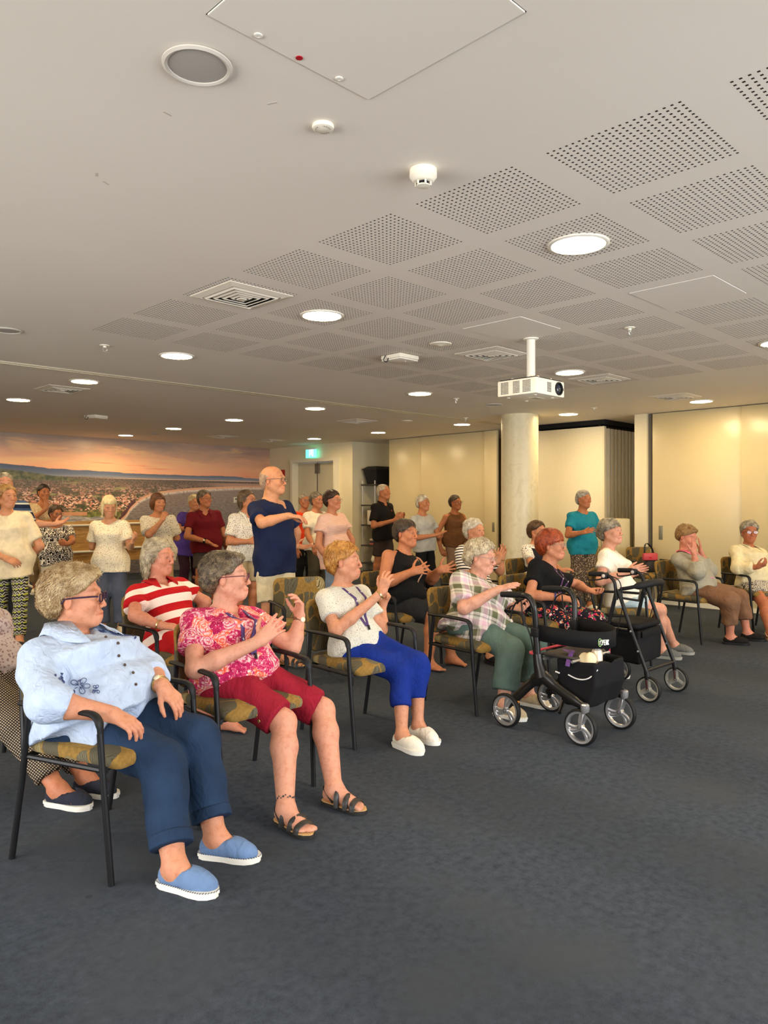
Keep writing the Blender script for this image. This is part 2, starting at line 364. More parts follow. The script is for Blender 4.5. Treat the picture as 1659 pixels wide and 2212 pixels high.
# folded operable wall: every hanging leaf is a thing of its own
M_LEAF = plain('leaf_vinyl', srgb(240, 230, 196), .42, bump=.05); M_LEAFE = plain('leaf_edge', srgb(248, 240, 214), .4)
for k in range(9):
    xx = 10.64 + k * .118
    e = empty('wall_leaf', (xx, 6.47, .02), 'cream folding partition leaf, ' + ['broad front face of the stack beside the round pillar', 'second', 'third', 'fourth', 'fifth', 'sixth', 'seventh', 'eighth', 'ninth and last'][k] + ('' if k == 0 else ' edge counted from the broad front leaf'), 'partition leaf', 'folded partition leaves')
    MB().box((0, 0, 1.32), (.066, 1.30, 2.62), bev=.004).build('panel', M_LEAF if k == 0 else plain('leaf_gap_shade', srgb(54, 50, 42), .8, spec=.1), e, smooth=True)  # rear leaf faces are coloured dark to stand in for shade in the gaps
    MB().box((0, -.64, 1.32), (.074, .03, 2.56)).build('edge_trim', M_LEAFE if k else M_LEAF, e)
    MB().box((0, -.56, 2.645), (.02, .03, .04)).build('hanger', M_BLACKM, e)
struct('gap_shade_slab', MB().box((11.2, 6.47, 2.715), (1.25, 1.36, .066)), M_DARK)  # black slab added for the shade of the recess above the leaves
# glazed walls behind the photographer (their daylight reaches into the room)
M_GLASS = bpy.data.materials.new('window_glass'); M_GLASS.use_nodes = True
_t = M_GLASS.node_tree; _t.nodes.clear(); _o = _t.nodes.new('ShaderNodeOutputMaterial'); _mx = _t.nodes.new('ShaderNodeMixShader'); _tr = _t.nodes.new('ShaderNodeBsdfTransparent'); _gl = _t.nodes.new('ShaderNodeBsdfGlossy')
_gl.inputs['Roughness'].default_value = .02; _fr = _t.nodes.new('ShaderNodeFresnel'); _t.links.new(_fr.outputs[0], _mx.inputs[0]); _t.links.new(_tr.outputs[0], _mx.inputs[1]); _t.links.new(_gl.outputs[0], _mx.inputs[2]); _t.links.new(_mx.outputs[0], _o.inputs[0])
wb = MB().box((3.7, YB - .1, .1), (14, .2, .2)).box((3.7, YB - .1, 2.68), (14, .2, .16)).box((-2.1, YB - .1, 1.4), (2.4, .2, 2.6)).box((9.6, YB - .1, 1.4), (2.2, .2, 2.6))
struct('wall_back', wb, M_WALL)
wl = MB().box((XL - .1, 5.7, .1), (.2, 18, .2)).box((XL - .1, 5.7, 2.68), (.2, 18, .16)).box((XL - .1, -2, 1.4), (.2, 2.6, 2.6)).box((XL - .1, 10.7, 1.4), (.2, 8.2, 2.6))
struct('wall_left', wl, M_WALL)
def window(k, c, sx, sy, along):
    f = MB(); n = 4; w = sx if along == 'x' else sy
    for i in range(n + 1):
        q = -w / 2 + w * i / n
        f.box((c[0] + (q if along == 'x' else 0), c[1] + (0 if along == 'x' else q), 1.4), (.06, .06, 2.4))
    for z in (.22, 2.58): f.box((c[0], c[1], z), (sx if along == 'x' else .06, .06 if along == 'x' else sy, .06))
    o = struct('window_%d' % k, f, M_ALU)
    for i in range(n):
        q = -w / 2 + w * (i + .5) / n
        MB().box((c[0] + (q if along == 'x' else 0), c[1] + (0 if along == 'x' else q), 1.4), (w / n - .06 if along == 'x' else .008, .008 if along == 'x' else w / n - .06, 2.3)).build('pane', M_GLASS, o)
window(1, (3.8, YB - .1), 9.4, .06, 'x'); window(2, (XL - .1, 2.95), .06, 7.3, 'y')

# ================================================================ ceiling
PX0, PY0, PPX, PPY, PSZ = 2.375, 1.028, .652, .662, .525
cells = {}
for i in range(8):
    for j in range(-3, 7):
        cells[(i, j)] = (PX0 + i * PPX, PX0 + i * PPX + PSZ, PY0 + j * PPY, PY0 + j * PPY + PSZ)
HATCH = (1.06, 1.66, 1.135, 1.745)
blank = {(3, 1), (3, 3)}
rects = list(cells.values()) + [HATCH]
xs = sorted({XL, 12.4} | {r[k] for r in rects for k in (0, 1)}); ys = sorted({YB, YM} | {r[k] for r in rects for k in (2, 3)})
cm = MB()
def quad_row(x0, x1, y0, y1, z): return [[x0, y0, z], [x0, y1, z], [x1, y1, z], [x1, y0, z]]
for a, b in zip(xs[:-1], xs[1:]):
    run = None
    for c, d in zip(ys[:-1], ys[1:]):
        mx, my = (a + b) / 2, (c + d) / 2
        inside = any(r[0] < mx < r[1] and r[2] < my < r[3] for r in rects)
        if not inside: cm.add(quad_row(a, b, c, d, CEIL), [[0, 1, 2, 3]])
cm.box(((XL + 12.4) / 2, (YB + YM) / 2, CEIL + .12), (12.4 - XL, YM - YB, .04))
ceiling = struct('ceiling', cm, M_CEIL)
# perforated boards: one mesh with 20 x 20 pressed holes, shared by every board
def perf_mesh(n=20):
    pitch = PSZ / n; hs = .0098; e = [0.0]
    for k in range(n): e += [k * pitch + (pitch - hs) / 2, k * pitch + (pitch + hs) / 2]
    e.append(PSZ); e = np.array(e); N = len(e)
    gx, gy = np.meshgrid(e, e, indexing='ij'); v = np.stack([gx.ravel(), gy.ravel(), np.zeros(N * N)], 1); f = []
    ex = []; ef = []; base = N * N
    for a in range(N - 1):
        for b in range(N - 1):
            q = [a * N + b, a * N + b + 1, (a + 1) * N + b + 1, (a + 1) * N + b]
            if a % 2 == 1 and b % 2 == 1 and a < N - 1 and b < N - 1:
                u = base + len(ex); ex += [v[k] + V(0, 0, .02) for k in q]
                for k in range(4): ef.append([q[k], q[(k + 1) % 4], u + (k + 1) % 4, u + k])
                ef.append([u, u + 1, u + 2, u + 3])
            else: f.append(q)
    return np_mesh('perforated_panel', np.concatenate([v, np.array(ex)]), [np.array(f), np.array(ef)], False)
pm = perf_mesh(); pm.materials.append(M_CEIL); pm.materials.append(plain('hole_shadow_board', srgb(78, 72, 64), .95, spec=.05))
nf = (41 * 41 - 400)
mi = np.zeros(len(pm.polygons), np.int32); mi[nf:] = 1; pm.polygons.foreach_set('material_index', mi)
bm_ = MB().box((PSZ / 2, PSZ / 2, .008), (PSZ - .008, PSZ - .008, .02)).box((PSZ / 2, PSZ / 2, .03), (PSZ, PSZ, .01))
for k, c in cells.items():
    if k in blank:
        MB().box(((c[0] + c[1]) / 2, (c[2] + c[3]) / 2, CEIL + .006), (PSZ - .008, PSZ - .008, .018), bev=.002).build('access_panel', M_CEIL, ceiling)
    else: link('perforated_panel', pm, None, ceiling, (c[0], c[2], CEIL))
hc = ((HATCH[0] + HATCH[1]) / 2, (HATCH[2] + HATCH[3]) / 2)
hp = MB().box((hc[0], hc[1], CEIL + .006), (HATCH[1] - HATCH[0] - .006, HATCH[3] - HATCH[2] - .006, .018), bev=.002).build('access_panel', M_CEIL, ceiling)
for x, y in ((1.209, 1.716), (1.508, 1.716)):
    MB().lathe([(.012, .0), (.012, -.003), (.006, -.004), (.0, -.002)], (x, y, CEIL - .003), seg=16).build('latch', M_WHITE, hp)
MB().lathe([(.0105, 0), (.0105, -.002), (0, -.0022)], (1.355, 1.718, CEIL - .003), seg=18).build('red_dot', plain('red_sticker', srgb(176, 10, 30), .4), hp)
for x, y, a in ((1.24, 2.28, .2), (1.45, 1.98, 2.0), (1.33, 2.95, .5), (1.27, 2.9, 1.1), (1.83, .72, 2.4)):      # scuffs on the paint
    m = MB().box((0, 0, 0), (.035, .008, .0006), R=[[math.cos(a), -math.sin(a), 0], [math.sin(a), math.cos(a), 0], [0, 0, 1]])
    m.build('scuff_mark', plain('scuff_grey', srgb(206, 196, 182), .8), ceiling, xf=[[1, 0, 0, x], [0, 1, 0, y], [0, 0, 1, CEIL - .0004]])
# operable wall track
tr = MB().box((6.25, 7.31, CEIL - .004), (8.9, .018, .012)).box((6.25, 7.40, CEIL - .004), (8.9, .018, .012)).box((6.25, 7.355, CEIL - .001), (8.9, .08, .004)).box((-.7, 7.355, CEIL - .004), (5, .1, .012))
struct('trim_4', tr, plain('track_alu', srgb(196, 186, 160), .3, .5))
# downlights
def emit(name, col, e):
    m = bpy.data.materials.new(name); m.use_nodes = True; b = m.node_tree.nodes['Principled BSDF']
    b.inputs['Base Color'].default_value = (.9, .88, .8, 1); b.inputs['Emission Color'].default_value = (*col, 1); b.inputs['Emission Strength'].default_value = e; return m
M_LAMP = emit('lamp_diffuser', (1.0, .74, .40), LAMP_E)
ring_me = None; diff_me = None
where = {3.33: 'near row of lights', 6.53: 'middle row of lights', 9.58: 'row of lights nearest the sliding doors'}
rows = [(3.33, [-1.95, 0.0, 1.97, 3.97, 5.96, 7.91, 9.9, 11.8, 13.7]), (6.53, [-1.95, 0.0, 2.03, 3.96, 5.98, 7.93, 9.92, 11.8, 13.62]), (9.58, [-1.95, .0, 1.95, 3.9, 5.83, 7.83, 9.81, 11.66]), (.2, [-1.95, 1.97 + 3.99, 7.91, 9.9, 11.8]), (-2.0, [.0, 3.97, 7.9, 11.8])]
ordn = ['first', 'second', 'third', 'fourth', 'fifth', 'sixth', 'seventh', 'eighth', 'ninth']
for X, Y_ in rows:
    k = 0
    for y in Y_:
        p = V(X, y, CEIL); q = p - CAM; vis = (q @ FWD > .5) and abs((q @ RGT) / (q @ FWD)) < .535
        if vis: k += 1
        lab = 'round warm downlight, %s from the camera in the %s' % (ordn[max(k - 1, 0)], where.get(X, '')) if vis else 'round warm ceiling downlight behind the photographer'
        e = empty('downlight', (X, y, CEIL), lab, 'ceiling light', 'round ceiling downlights')
        if ring_me is None:
            r_ = MB().lathe([(.128, -.0005), (.152, -.0005), (.152, -.006), (.146, -.010), (.134, -.010), (.128, -.004), (.128, -.0005)], seg=40).build('trim_ring', M_WHITE, e, smooth=True); ring_me = r_.data
            d_ = MB().lathe([(.0, -.0055), (.129, -.0055), (.129, -.0015)], seg=40).build('diffuser', M_LAMP, e, smooth=True); diff_me = d_.data
        else: link('trim_ring', ring_me, None, e); link('diffuser', diff_me, None, e)
# air diffusers
M_VENT = plain('vent_white', srgb(226, 216, 196), .45)
def vent(x, y, s, lab):
    e = empty('ceiling_vent', (x, y, CEIL), lab, 'air vent', 'square ceiling vents')
    h = s / 2
    def sq_ring(a, b, za, zb, w=.006):
        v = []; 
        for q, z in ((a, za), (b, zb)): v += [[-q, -q, z], [q, -q, z], [q, q, z], [-q, q, z]]
        return np.array(v), [[i, (i + 1) % 4, 4 + (i + 1) % 4, 4 + i] for i in range(4)]
    m = MB(); v, f = sq_ring(h, h * .80, -.004, -.016); m.add(v, f); v, f = sq_ring(h, h, -.004, 0.001); m.add(v, f); v, f = sq_ring(h * .80, h * .79, -.016, .0); m.add(v, f)
    m.build('frame', M_VENT, e)
    for k in range(4):
        a = h * (.79 - .17 * k); m = MB(); v, f = sq_ring(a - .024, a - .006, -.022, -.008); m.add(v, f); v, f = sq_ring(a - .026, a - .024, -.018, -.022); m.add(v, f)
        m.build('louvre', M_VENT, e)
    MB().box((0, 0, -.022), (h * .2, h * .2, .008)).build('centre_plate', M_VENT, e)
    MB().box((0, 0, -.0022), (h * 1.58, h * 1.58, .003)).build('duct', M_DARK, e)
for x, y, s, l in ((2.66, 3.955, .46, 'square white air vent in the perforated ceiling nearest the camera'), (5.24, 3.95, .46, 'square air vent just left of the projector pole'), (7.10, 3.95, .46, 'square air vent right of the projector beside a downlight'), (8.93, 3.95, .46, 'square air vent nearest the right wall'), (3.37, 8.62, .46, 'square air vent at far left beyond the ceiling track'), (8.0, 8.67, .46, 'square air vent above the sliding doors at the back'), (8.0, 12.55, .46, 'faint square air vent near the mural, left one of two'), (9.2, 12.6, .46, 'dark square air vent near the mural, right one of two')):
    vent(x, y, s, l)
# ceiling speakers
M_GRILL = plain('grille_grey', srgb(178, 172, 162), .6, nscale=400, bump=.3)
for x, y, r, l in ((1.165, 1.963, .103, 'round grey ceiling speaker nearest the camera beside the hatch'), (1.93, 5.98, .103, 'round ceiling speaker cut by the left edge'), (7.96, 5.97, .12, 'round ceiling speaker below the projector'), (6.75, 12.9, .11, 'small round ceiling speaker near the mural')):
    e = empty('ceiling_speaker', (x, y, CEIL), l, 'speaker', 'round ceiling speakers')
    MB().lathe([(r * .84, -.004), (r, -.002), (r, -.006), (r * .92, -.011), (r * .84, -.008), (r * .84, -.003)], seg=48).build('rim', plain('speaker_rim', srgb(206, 198, 184), .6), e, smooth=True)
    MB().lathe([(0, -.0075), (r * .6, -.0072), (r * .835, -.005), (r * .84, -.002)], seg=48).build('grille', M_GRILL, e, smooth=True)
# detectors
M_DET = plain('detector_cream', srgb(240, 232, 210), .4)
e = empty('flat_detector', (1.66, 1.973, CEIL), 'flat white round detector beyond the ceiling hatch', 'detector')
MB().lathe([(.037, 0), (.038, -.006), (.036, -.012), (.030, -.015), (0, -.016)], seg=36).build('cover', M_DET, e, smooth=True)
for k in range(18):
    if k % 6 < 4: a = k * math.tau / 18; MB().box((.026 * math.cos(a), .026 * math.sin(a), -.0158), (.004, .002, .0012)).build('printed_mark', plain('mark_grey', srgb(120, 110, 100), .6), e)
e = empty('smoke_detector', (2.16, 1.96, CEIL), 'cream smoke detector with a stepped body near the perforated panels', 'detector')
MB().lathe([(.053, 0), (.054, -.028), (.050, -.032), (.042, -.045), (.034, -.048), (.0, -.048)], seg=40).build('housing', M_DET, e, smooth=True)
MB().lathe([(.022, -.046), (.022, -.062)], seg=24).build('sensor_chamber', M_BLACKP, e, smooth=True)
MB().lathe([(.0, -.060), (.026, -.060), (.027, -.065), (.0, -.068)], seg=30).build('cap', M_DET, e, smooth=True)
for k in range(6):
    a = k * math.tau / 6; MB().box((.0295 * math.cos(a), .0295 * math.sin(a), -.054), (.007, .004, .018)).build('rib', M_DET, e)
for x, y, l in ((4.62, 4.0, 'thin white disc on the ceiling beside the vent'), (8.55, 8.1, 'thin white ring detector near the sliding doors')):
    e = empty('ceiling_disc', (x, y, CEIL), l, 'detector'); MB().lathe([(.09, 0), (.088, -.006), (.03, -.012), (.012, -.02), (0, -.02)], seg=32).build('plate', M_DET, e, smooth=True)
def sprinkler(x, y, l):
    e = empty('sprinkler', (x, y, CEIL), l, 'sprinkler', 'ceiling sprinklers')
    MB().lathe([(.04, 0), (.036, -.006), (.014, -.009), (.012, -.02)], seg=24).build('rosette', M_DET, e, smooth=True)
    f = MB()
    for s in (-1, 1): f.tube([(.012 * s, 0, -.018), (.016 * s, 0, -.035), (.004 * s, 0, -.055)], .003, 6)
    f.build('yoke', M_ALU, e, smooth=True)
    MB().lathe([(0, -.054), (.014, -.055), (.014, -.058), (0, -.058)], seg=16).build('deflector', M_ALU, e)
for x, y, l in ((2.69, 5.99, 'small white sprinkler head left of the nearest vent'), (5.19, 2.64, 'sprinkler head in the perforated ceiling at right'), (7.17, 5.95, 'sprinkler head left of the projector'), (9.2, 5.2, 'sprinkler head near the pillar'), (8.9, 7.2, 'sprinkler head above the sliding doors')):
    sprinkler(x, y, l)
# wireless access points
def access_point(x, y, rz, l, s=1.0):
    e = empty('access_point', (x, y, CEIL), l, 'access point'); e.rotation_euler.z = rz
    MB().box((0, 0, -.022), (.24 * s, .24 * s, .036), bev=.012).build('shell', M_DET, e, smooth=True)
    MB().box((0, 0, -.047), (.23 * s, .23 * s, .014), bev=.008).build('cover', M_WHITE, e, smooth=True)
    MB().tube(rounded_path([(-.13 * s, .05, -.01), (-.16 * s, .05, -.06), (-.13 * s, .03, -.075), (-.115 * s, .03, -.03)], .02), .004, 6).build('cable', M_BLACKP, e, smooth=True)
    MB().lathe([(.003, 0), (0, -.002)], (.02, -.05, -.054), seg=8).build('status_light', emit('status_green', (.6, 1, .7), 4), e)
access_point(4.73, 4.57, .0, 'white square wireless access point left of the middle vent')
access_point(4.74, 10.85, .3, 'white ceiling box with loose cable at far left near the mural')
# projector
PJ = at(0.0, 0.0)
pj = P(1147, 835, 5.9); base = V(pj[0], pj[1], CEIL)
e = empty('projector', (base[0], base[1], CEIL), 'white ceiling projector hanging from a white pole', 'projector')
zt = CAMH + (HY - 825) / FPX * 5.9; zb = zt - .125
ang = math.radians(0.0); pc = V(-.0, .0, 0)
PW, PD = .40, .36                        # along world x and y
MB().lathe([(.06, 0), (.06, -.008), (.034, -.012), (.034, -(CEIL - zt) + .045), (.038, -(CEIL - zt) + .03), (.03, -(CEIL - zt) + .012)], seg=28).build('mount_pole', M_WHITE, e, smooth=True)
body = MB().box((0, 0, (zt + zb) / 2 - CEIL), (PW, PD, zt - zb), bev=.012).build('body', plain('projector_white', srgb(240, 234, 214), .35), e, smooth=True)
MB().box((0, 0, zt - CEIL + .003), (PW - .03, PD - .03, .008)).build('top_plate', M_BLACKP, e)
br = MB()
for s in (-1, 1): br.box((s * .09, 0, zt - CEIL + .016), (.02, .26, .012)).box((0, s * .09, zt - CEIL + .020), (.26, .02, .01))
br.build('bracket', M_ALU, e)
def grille(o, cx, cz, face, nw, nh, step, name='vent_grille'):
    m = MB()
    for a in range(nw):
        for b in range(nh):
            u = (a - (nw - 1) / 2) * step; w = (b - (nh - 1) / 2) * step
            if face == 'x': m.box((-PW / 2 - .0006, cx + u, cz + w), (.002, step * .62, step * .62))
            else: m.box((cx + u, -PD / 2 - .0006, cz + w), (step * .62, .002, step * .62))
    m.build(name, M_BLACKP, o)
zc = (zt + zb) / 2 - CEIL
grille(body, .11, zc, 'x', 7, 9, .0105); grille(body, -.0, zc, 'x', 6, 9, .0105); grille(body, -.095, zc, 'x', 7, 9, .0105); grille(body, -.02, zc, 'y', 7, 9, .0085)
MB().lathe([(.052, 0), (.052, .008), (.040, .012), (.036, -.004), (.02, -.006), (0, .004)], (.115, -PD / 2, zc), (0, -1, 0), 32).build('lens_ring', M_BLACKP, body, smooth=True)
MB().lathe([(.034, .001), (.025, .006), (.012, .009), (0, .010)], (.115, -PD / 2, zc), (0, -1, 0), 28).build('lens', plain('lens_dark', (.02, .03, .05), .05, spec=.9), body, smooth=True)
MB().box((.18, -PD / 2 - .001, zc), (.006, .003, .02)).build('sensor_window', M_BLACKP, body)
MB().box((.05, -.02, zb - CEIL - .001), (.12, .06, .003)).build('lamp_cover', plain('projector_seam', srgb(206, 198, 176), .5), body)
for x, y in ((-.12, -.12), (.13, .13), (-.12, .13), (.12, -.12)): MB().lathe([(.014, 0), (.012, -.006), (0, -.006)], (x, y, zb - CEIL), seg=16).build('foot', plain('projector_seam', srgb(206, 198, 176), .5), body)
# signs and small wall fittings
def on_wall(name, y, z, w, h, lab, cat, m, depth=.012):
    e = empty(name, (XR, y, z), lab, cat); MB().box((-depth / 2, 0, 0), (depth, w, h), bev=.003).build('plate', m, e, smooth=True); return e
ey = 12.93
e = empty('exit_sign', (XR, ey, 2.56), 'lit green running man exit sign above the double door', 'exit sign')
MB().box((-.09, 0, .0), (.05, .36, .035), bev=.006).build('lamp_housing', M_WHITE, e, loc=(0, 0, 0), smooth=True, xf=[[1, 0, 0, 0], [0, 1, 0, 0], [0, 0, 1, .10]])
MB().box((-.09, 0, -.005), (.016, .36, .19), bev=.004).build('sign_panel', emit('exit_green', (.02, .62, .55), 1.5), e, smooth=True)
M_EXW = emit('exit_white', (.9, 1, .97), 1.6); X_ = -.0995
rm = MB(); rm.box((X_, -.085, 0), (.003, .006, .15)).box((X_, -.02, .0725), (.003, .13, .006)).box((X_, .045, 0), (.003, .006, .15))
rm.build('door_outline', M_EXW, e)
run = MB(); run.lathe([(.014, 0), (.014, .003), (0, .003)], (X_, -.03, .05), (-1, 0, 0), 14)
for a, b in (((-.03, .033), (-.012, -.005)), ((-.03, .03), (-.065, .015)), ((-.03, .03), (.01, .025)), ((-.012, -.005), (-.045, -.025)), ((-.045, -.025), (-.05, -.06)), ((-.012, -.005), (.02, -.03)), ((.02, -.03), (.04, -.03))):
    run.tube([(X_ - .001, a[0], a[1]), (X_ - .001, b[0], b[1])], .0065, 6)
run.build('running_figure', M_EXW, e)
e = empty('fire_sign', (XR, 14.08, 2.08), 'small red fire extinguisher sign on the wall by the corner', 'sign')
MB().box((-.006, 0, 0), (.01, .16, .30), bev=.002).build('plate', plain('sign_red', srgb(190, 24, 24), .4), e)
MB().box((-.0125, 0, -.02), (.003, .045, .13), bev=.001).tube([(-.013, 0, .045), (-.013, .03, .07), (-.013, .04, .03)], .006, 6).build('extinguisher_mark', M_WHITE, e)
tx = P(512, 1080, 17.0)
e = empty('thermostat', (9.66, YM, 1.52), 'white thermostat box on the printed sea of the mural', 'thermostat')
MB().box((0, -.012, 0), (.13, .024, .13), bev=.006).build('case', M_WHITE, e, smooth=True); MB().box((0, -.0255, .02), (.07, .003, .04)).build('display', plain('lcd_grey', srgb(120, 124, 112), .2), e)
for k in range(3): MB().box((-.03 + .03 * k, -.0255, -.035), (.016, .003, .012)).build('button', plain('pull_grey', srgb(140, 136, 118), .35), e)
# ================================================================ soft shapes: bodies and clothes are blended volumes turned into one surface each
def smin(a, b, k):
    if k <= 0: return np.minimum(a, b)
    h = np.maximum(k - np.abs(a - b), 0) / k; return np.minimum(a, b) - h * h * k * .25
def smax(a, b, k): return -smin(-a, -b, k)
class Prim:
    __slots__ = ('fn', 'lo', 'hi', 'k', 'op')
    def __init__(s, fn, lo, hi, k=.02, op='u'): s.fn, s.lo, s.hi, s.k, s.op = fn, np.asarray(lo), np.asarray(hi), k, op
def cone(a, b, ra, rb, k=.02, op='u', flat_a=False, flat_b=False, sq=None):
    """tapered limb from a to b; flat ends give cuffs and hems; sq=(axis, factor) squashes across an axis"""
    a = np.asarray(a, float); b = np.asarray(b, float); ab = b - a; L2 = max(ab @ ab, 1e-9); L = math.sqrt(L2); r = max(ra, rb)
    ax = None if sq is None else np.asarray(sq[0], float)
    def fn(p):
        q = p - a; t = (q @ ab) / L2; tc = np.clip(t, 0, 1)
        tt = t if False else tc
        e = q - tt[..., None] * ab
        if ax is not None: e = e + ((1 / sq[1] - 1) * (e @ ax))[..., None] * ax
        d = np.sqrt((e * e).sum(-1)) - (ra + tt * (rb - ra))
        if flat_a or flat_b:
            e2 = q - t[..., None] * ab
            if ax is not None: e2 = e2 + ((1 / sq[1] - 1) * (e2 @ ax))[..., None] * ax
            ts = np.clip(t, -.3 if flat_a else 0, 1.3 if flat_b else 1)
            d2 = np.sqrt((e2 * e2).sum(-1)) - (ra + ts * (rb - ra))
            d = np.where((t > 1) & flat_b | (t < 0) & flat_a, d2, d)
            if flat_b: d = np.maximum(d, (t - 1) * L)
            if flat_a: d = np.maximum(d, -t * L)
        return d
    return Prim(fn, np.minimum(a, b) - r * 1.05, np.maximum(a, b) + r * 1.05, k, op)
def ell(c, R, rad, k=.02, op='u'):
    """ellipsoid; rows of R are its axes"""
    c = np.asarray(c, float); R = np.asarray(R, float); rad = np.asarray(rad, float)
    def fn(p):
        q = (p - c) @ R.T; k0 = np.sqrt(((q / rad) ** 2).sum(-1)); k1 = np.sqrt(((q / rad ** 2) ** 2).sum(-1)) + 1e-9
        return k0 * (k0 - 1) / k1
    ext = np.sqrt(((R * rad[:, None]) ** 2).sum(0)); return Prim(fn, c - ext, c + ext, k, op)
def loft(o, axes, prof, k=.02, op='u', power=2.4):
    """elliptic sections along the last axis: prof rows (z, half width, half depth, forward offset); axes rows = (lateral, front, along)"""
    o = np.asarray(o, float); A = np.asarray(axes, float); pr = np.asarray(prof, float)
    def smoothed(z, j):
        return np.interp(z, pr[:, 0], pr[:, j])
    def fn(p):
        q = (p - o) @ A.T; z = q[..., 2]; zc = np.clip(z, pr[0, 0], pr[-1, 0])
        a, b, c = smoothed(zc, 1), smoothed(zc, 2), smoothed(zc, 3)
        u = (np.abs(q[..., 0] / a) ** power + np.abs((q[..., 1] - c) / b) ** power) ** (1 / power)
        d = (u - 1) * np.minimum(a, b) * .95
        return np.maximum(d, np.maximum(pr[0, 0] - z, z - pr[-1, 0]))
    m = max(pr[:, 1].max(), (pr[:, 2] + np.abs(pr[:, 3])).max()); e0 = o + A[2] * pr[0, 0]; e1 = o + A[2] * pr[-1, 0]
    return Prim(fn, np.minimum(e0, e1) - m, np.maximum(e0, e1) + m, k, op)
def cutfn(fn, lo, hi, k=.01): return Prim(fn, lo, hi, k, 's')
class Noise3:
    def __init__(s, freq, seed, n=10):
        r = np.random.default_rng(seed); d = r.normal(size=(n, 3)); d /= np.linalg.norm(d, axis=1)[:, None]
        s.w = d * freq * r.uniform(.6, 1.5, (n, 1)); s.p = r.uniform(0, 6.28, n); s.n = n
    def __call__(s, p, stretch=None):
        out = np.zeros(p.shape[:-1]); 
        for w, ph in zip(s.w, s.p): out += np.sin(p @ w + ph)
        return out / math.sqrt(s.n)
def mesh_sdf(prims, h, noise=None, clip=None):
    """surface nets over a regular grid; noise = list of (fn, amplitude)"""
    us = [p for p in prims if p.op == 'u']
    lo = np.min([p.lo for p in us], 0) - 3 * h; hi = np.max([p.hi for p in us], 0) + 3 * h
    if clip is not None: lo = np.maximum(lo, clip[0]); hi = np.minimum(hi, clip[1])
    n = np.ceil((hi - lo) / h).astype(int) + 1
    f = np.full(n, .2, np.float32)
    ax = [lo[i] + h * np.arange(n[i]) for i in range(3)]
    for p in prims:
        pad = p.k + 2 * h
        i0 = np.clip(np.floor((p.lo - pad - lo) / h).astype(int), 0, n); i1 = np.clip(np.ceil((p.hi + pad - lo) / h).astype(int) + 1, 0, n)
        if np.any(i1 - i0 <= 0): continue
        sl = tuple(slice(i0[i], i1[i]) for i in range(3))
        g = np.stack(np.meshgrid(ax[0][sl[0]], ax[1][sl[1]], ax[2][sl[2]], indexing='ij'), -1)
        d = p.fn(g)
        if p.op == 'u': f[sl] = smin(f[sl], d, p.k)
        elif p.op == 's': f[sl] = smax(f[sl], -d, p.k)
    if noise:
        idx = np.nonzero(np.abs(f) < .035); pts = np.stack([ax[i][idx[i]] for i in range(3)], -1)
        for fn, a in noise: f[idx] += a * fn(pts)
    s = f < 0
    c = s[:-1, :-1, :-1].astype(np.int8)
    cnt = np.zeros(np.array(n) - 1, np.int8)
    offs = [(a, b, e) for a in (0, 1) for b in (0, 1) for e in (0, 1)]
    for a, b, e in offs: cnt += s[a:n[0] - 1 + a, b:n[1] - 1 + b, e:n[2] - 1 + e]
    act = np.nonzero((cnt > 0) & (cnt < 8)); N = len(act[0])
    if N == 0: return np.zeros((0, 3)), np.zeros((0, 4), int)
    vals = np.stack([f[act[0] + a, act[1] + b, act[2] + e] for a, b, e in offs], -1)
    pos = np.zeros((N, 3)); w = np.zeros(N)
    for i, oa in enumerate(offs):
        for j, ob in enumerate(offs):
            if j <= i or sum(abs(x - y) for x, y in zip(oa, ob)) != 1: continue
            va, vb = vals[:, i], vals[:, j]; m = (va < 0) != (vb < 0); t = np.where(m, va / np.where(m, va - vb, 1), 0)
            q = np.array(oa)[None] + t[:, None] * (np.array(ob) - np.array(oa))[None]
            pos += q * m[:, None]; w += m
    pos = pos / w[:, None] + np.stack(act, -1); verts = lo + h * pos
    ids = np.full(np.array(n) - 1, -1, np.int32); ids[act] = np.arange(N); faces = []
    for d in range(3):
        u, v = (d + 1) % 3, (d + 2) % 3
        a = np.moveaxis(s, (d, u, v), (0, 1, 2)); I = np.moveaxis(ids, (d, u, v), (0, 1, 2))
        e0 = a[:-1, 1:-1, 1:-1]; e1 = a[1:, 1:-1, 1:-1]; ch = np.nonzero(e0 != e1)
        if len(ch[0]) == 0: continue
        x, y, z = ch[0], ch[1] + 1, ch[2] + 1
        q = np.stack([I[x, y - 1, z - 1], I[x, y, z - 1], I[x, y, z], I[x, y - 1, z]], -1)
        fl = e0[ch]; q[~fl] = q[~fl][:, ::-1]; faces.append(q[(q >= 0).all(1)])
    return verts, np.concatenate(faces)
def ev(prims, pts):
    pts = np.atleast_2d(np.asarray(pts, float)); f = np.full(len(pts), .2)
    for p in prims:
        d = p.fn(pts); f = smin(f, d, p.k) if p.op == 'u' else smax(f, -d, p.k)
    return f
def cast(prims, o, d, far=.6, off=.003):
    """first hit of rays with the soft shape, lifted by off"""
    o = np.atleast_2d(np.asarray(o, float)).copy(); d = np.asarray(d, float); d = np.broadcast_to(d / np.linalg.norm(d, axis=-1, keepdims=True), o.shape); t = np.zeros(len(o))
    for _ in range(60):
        v = ev(prims, o + t[:, None] * d) - off; t = np.minimum(t + np.maximum(v, -.01) * .8, far)
    return o + t[:, None] * d
def merge(parts):
    v = []; f = []; n = 0
    for a, b in parts:
        if len(a) == 0: continue
        v.append(a); f.append(b + n); n += len(a)
    return np.concatenate(v), np.concatenate(f)
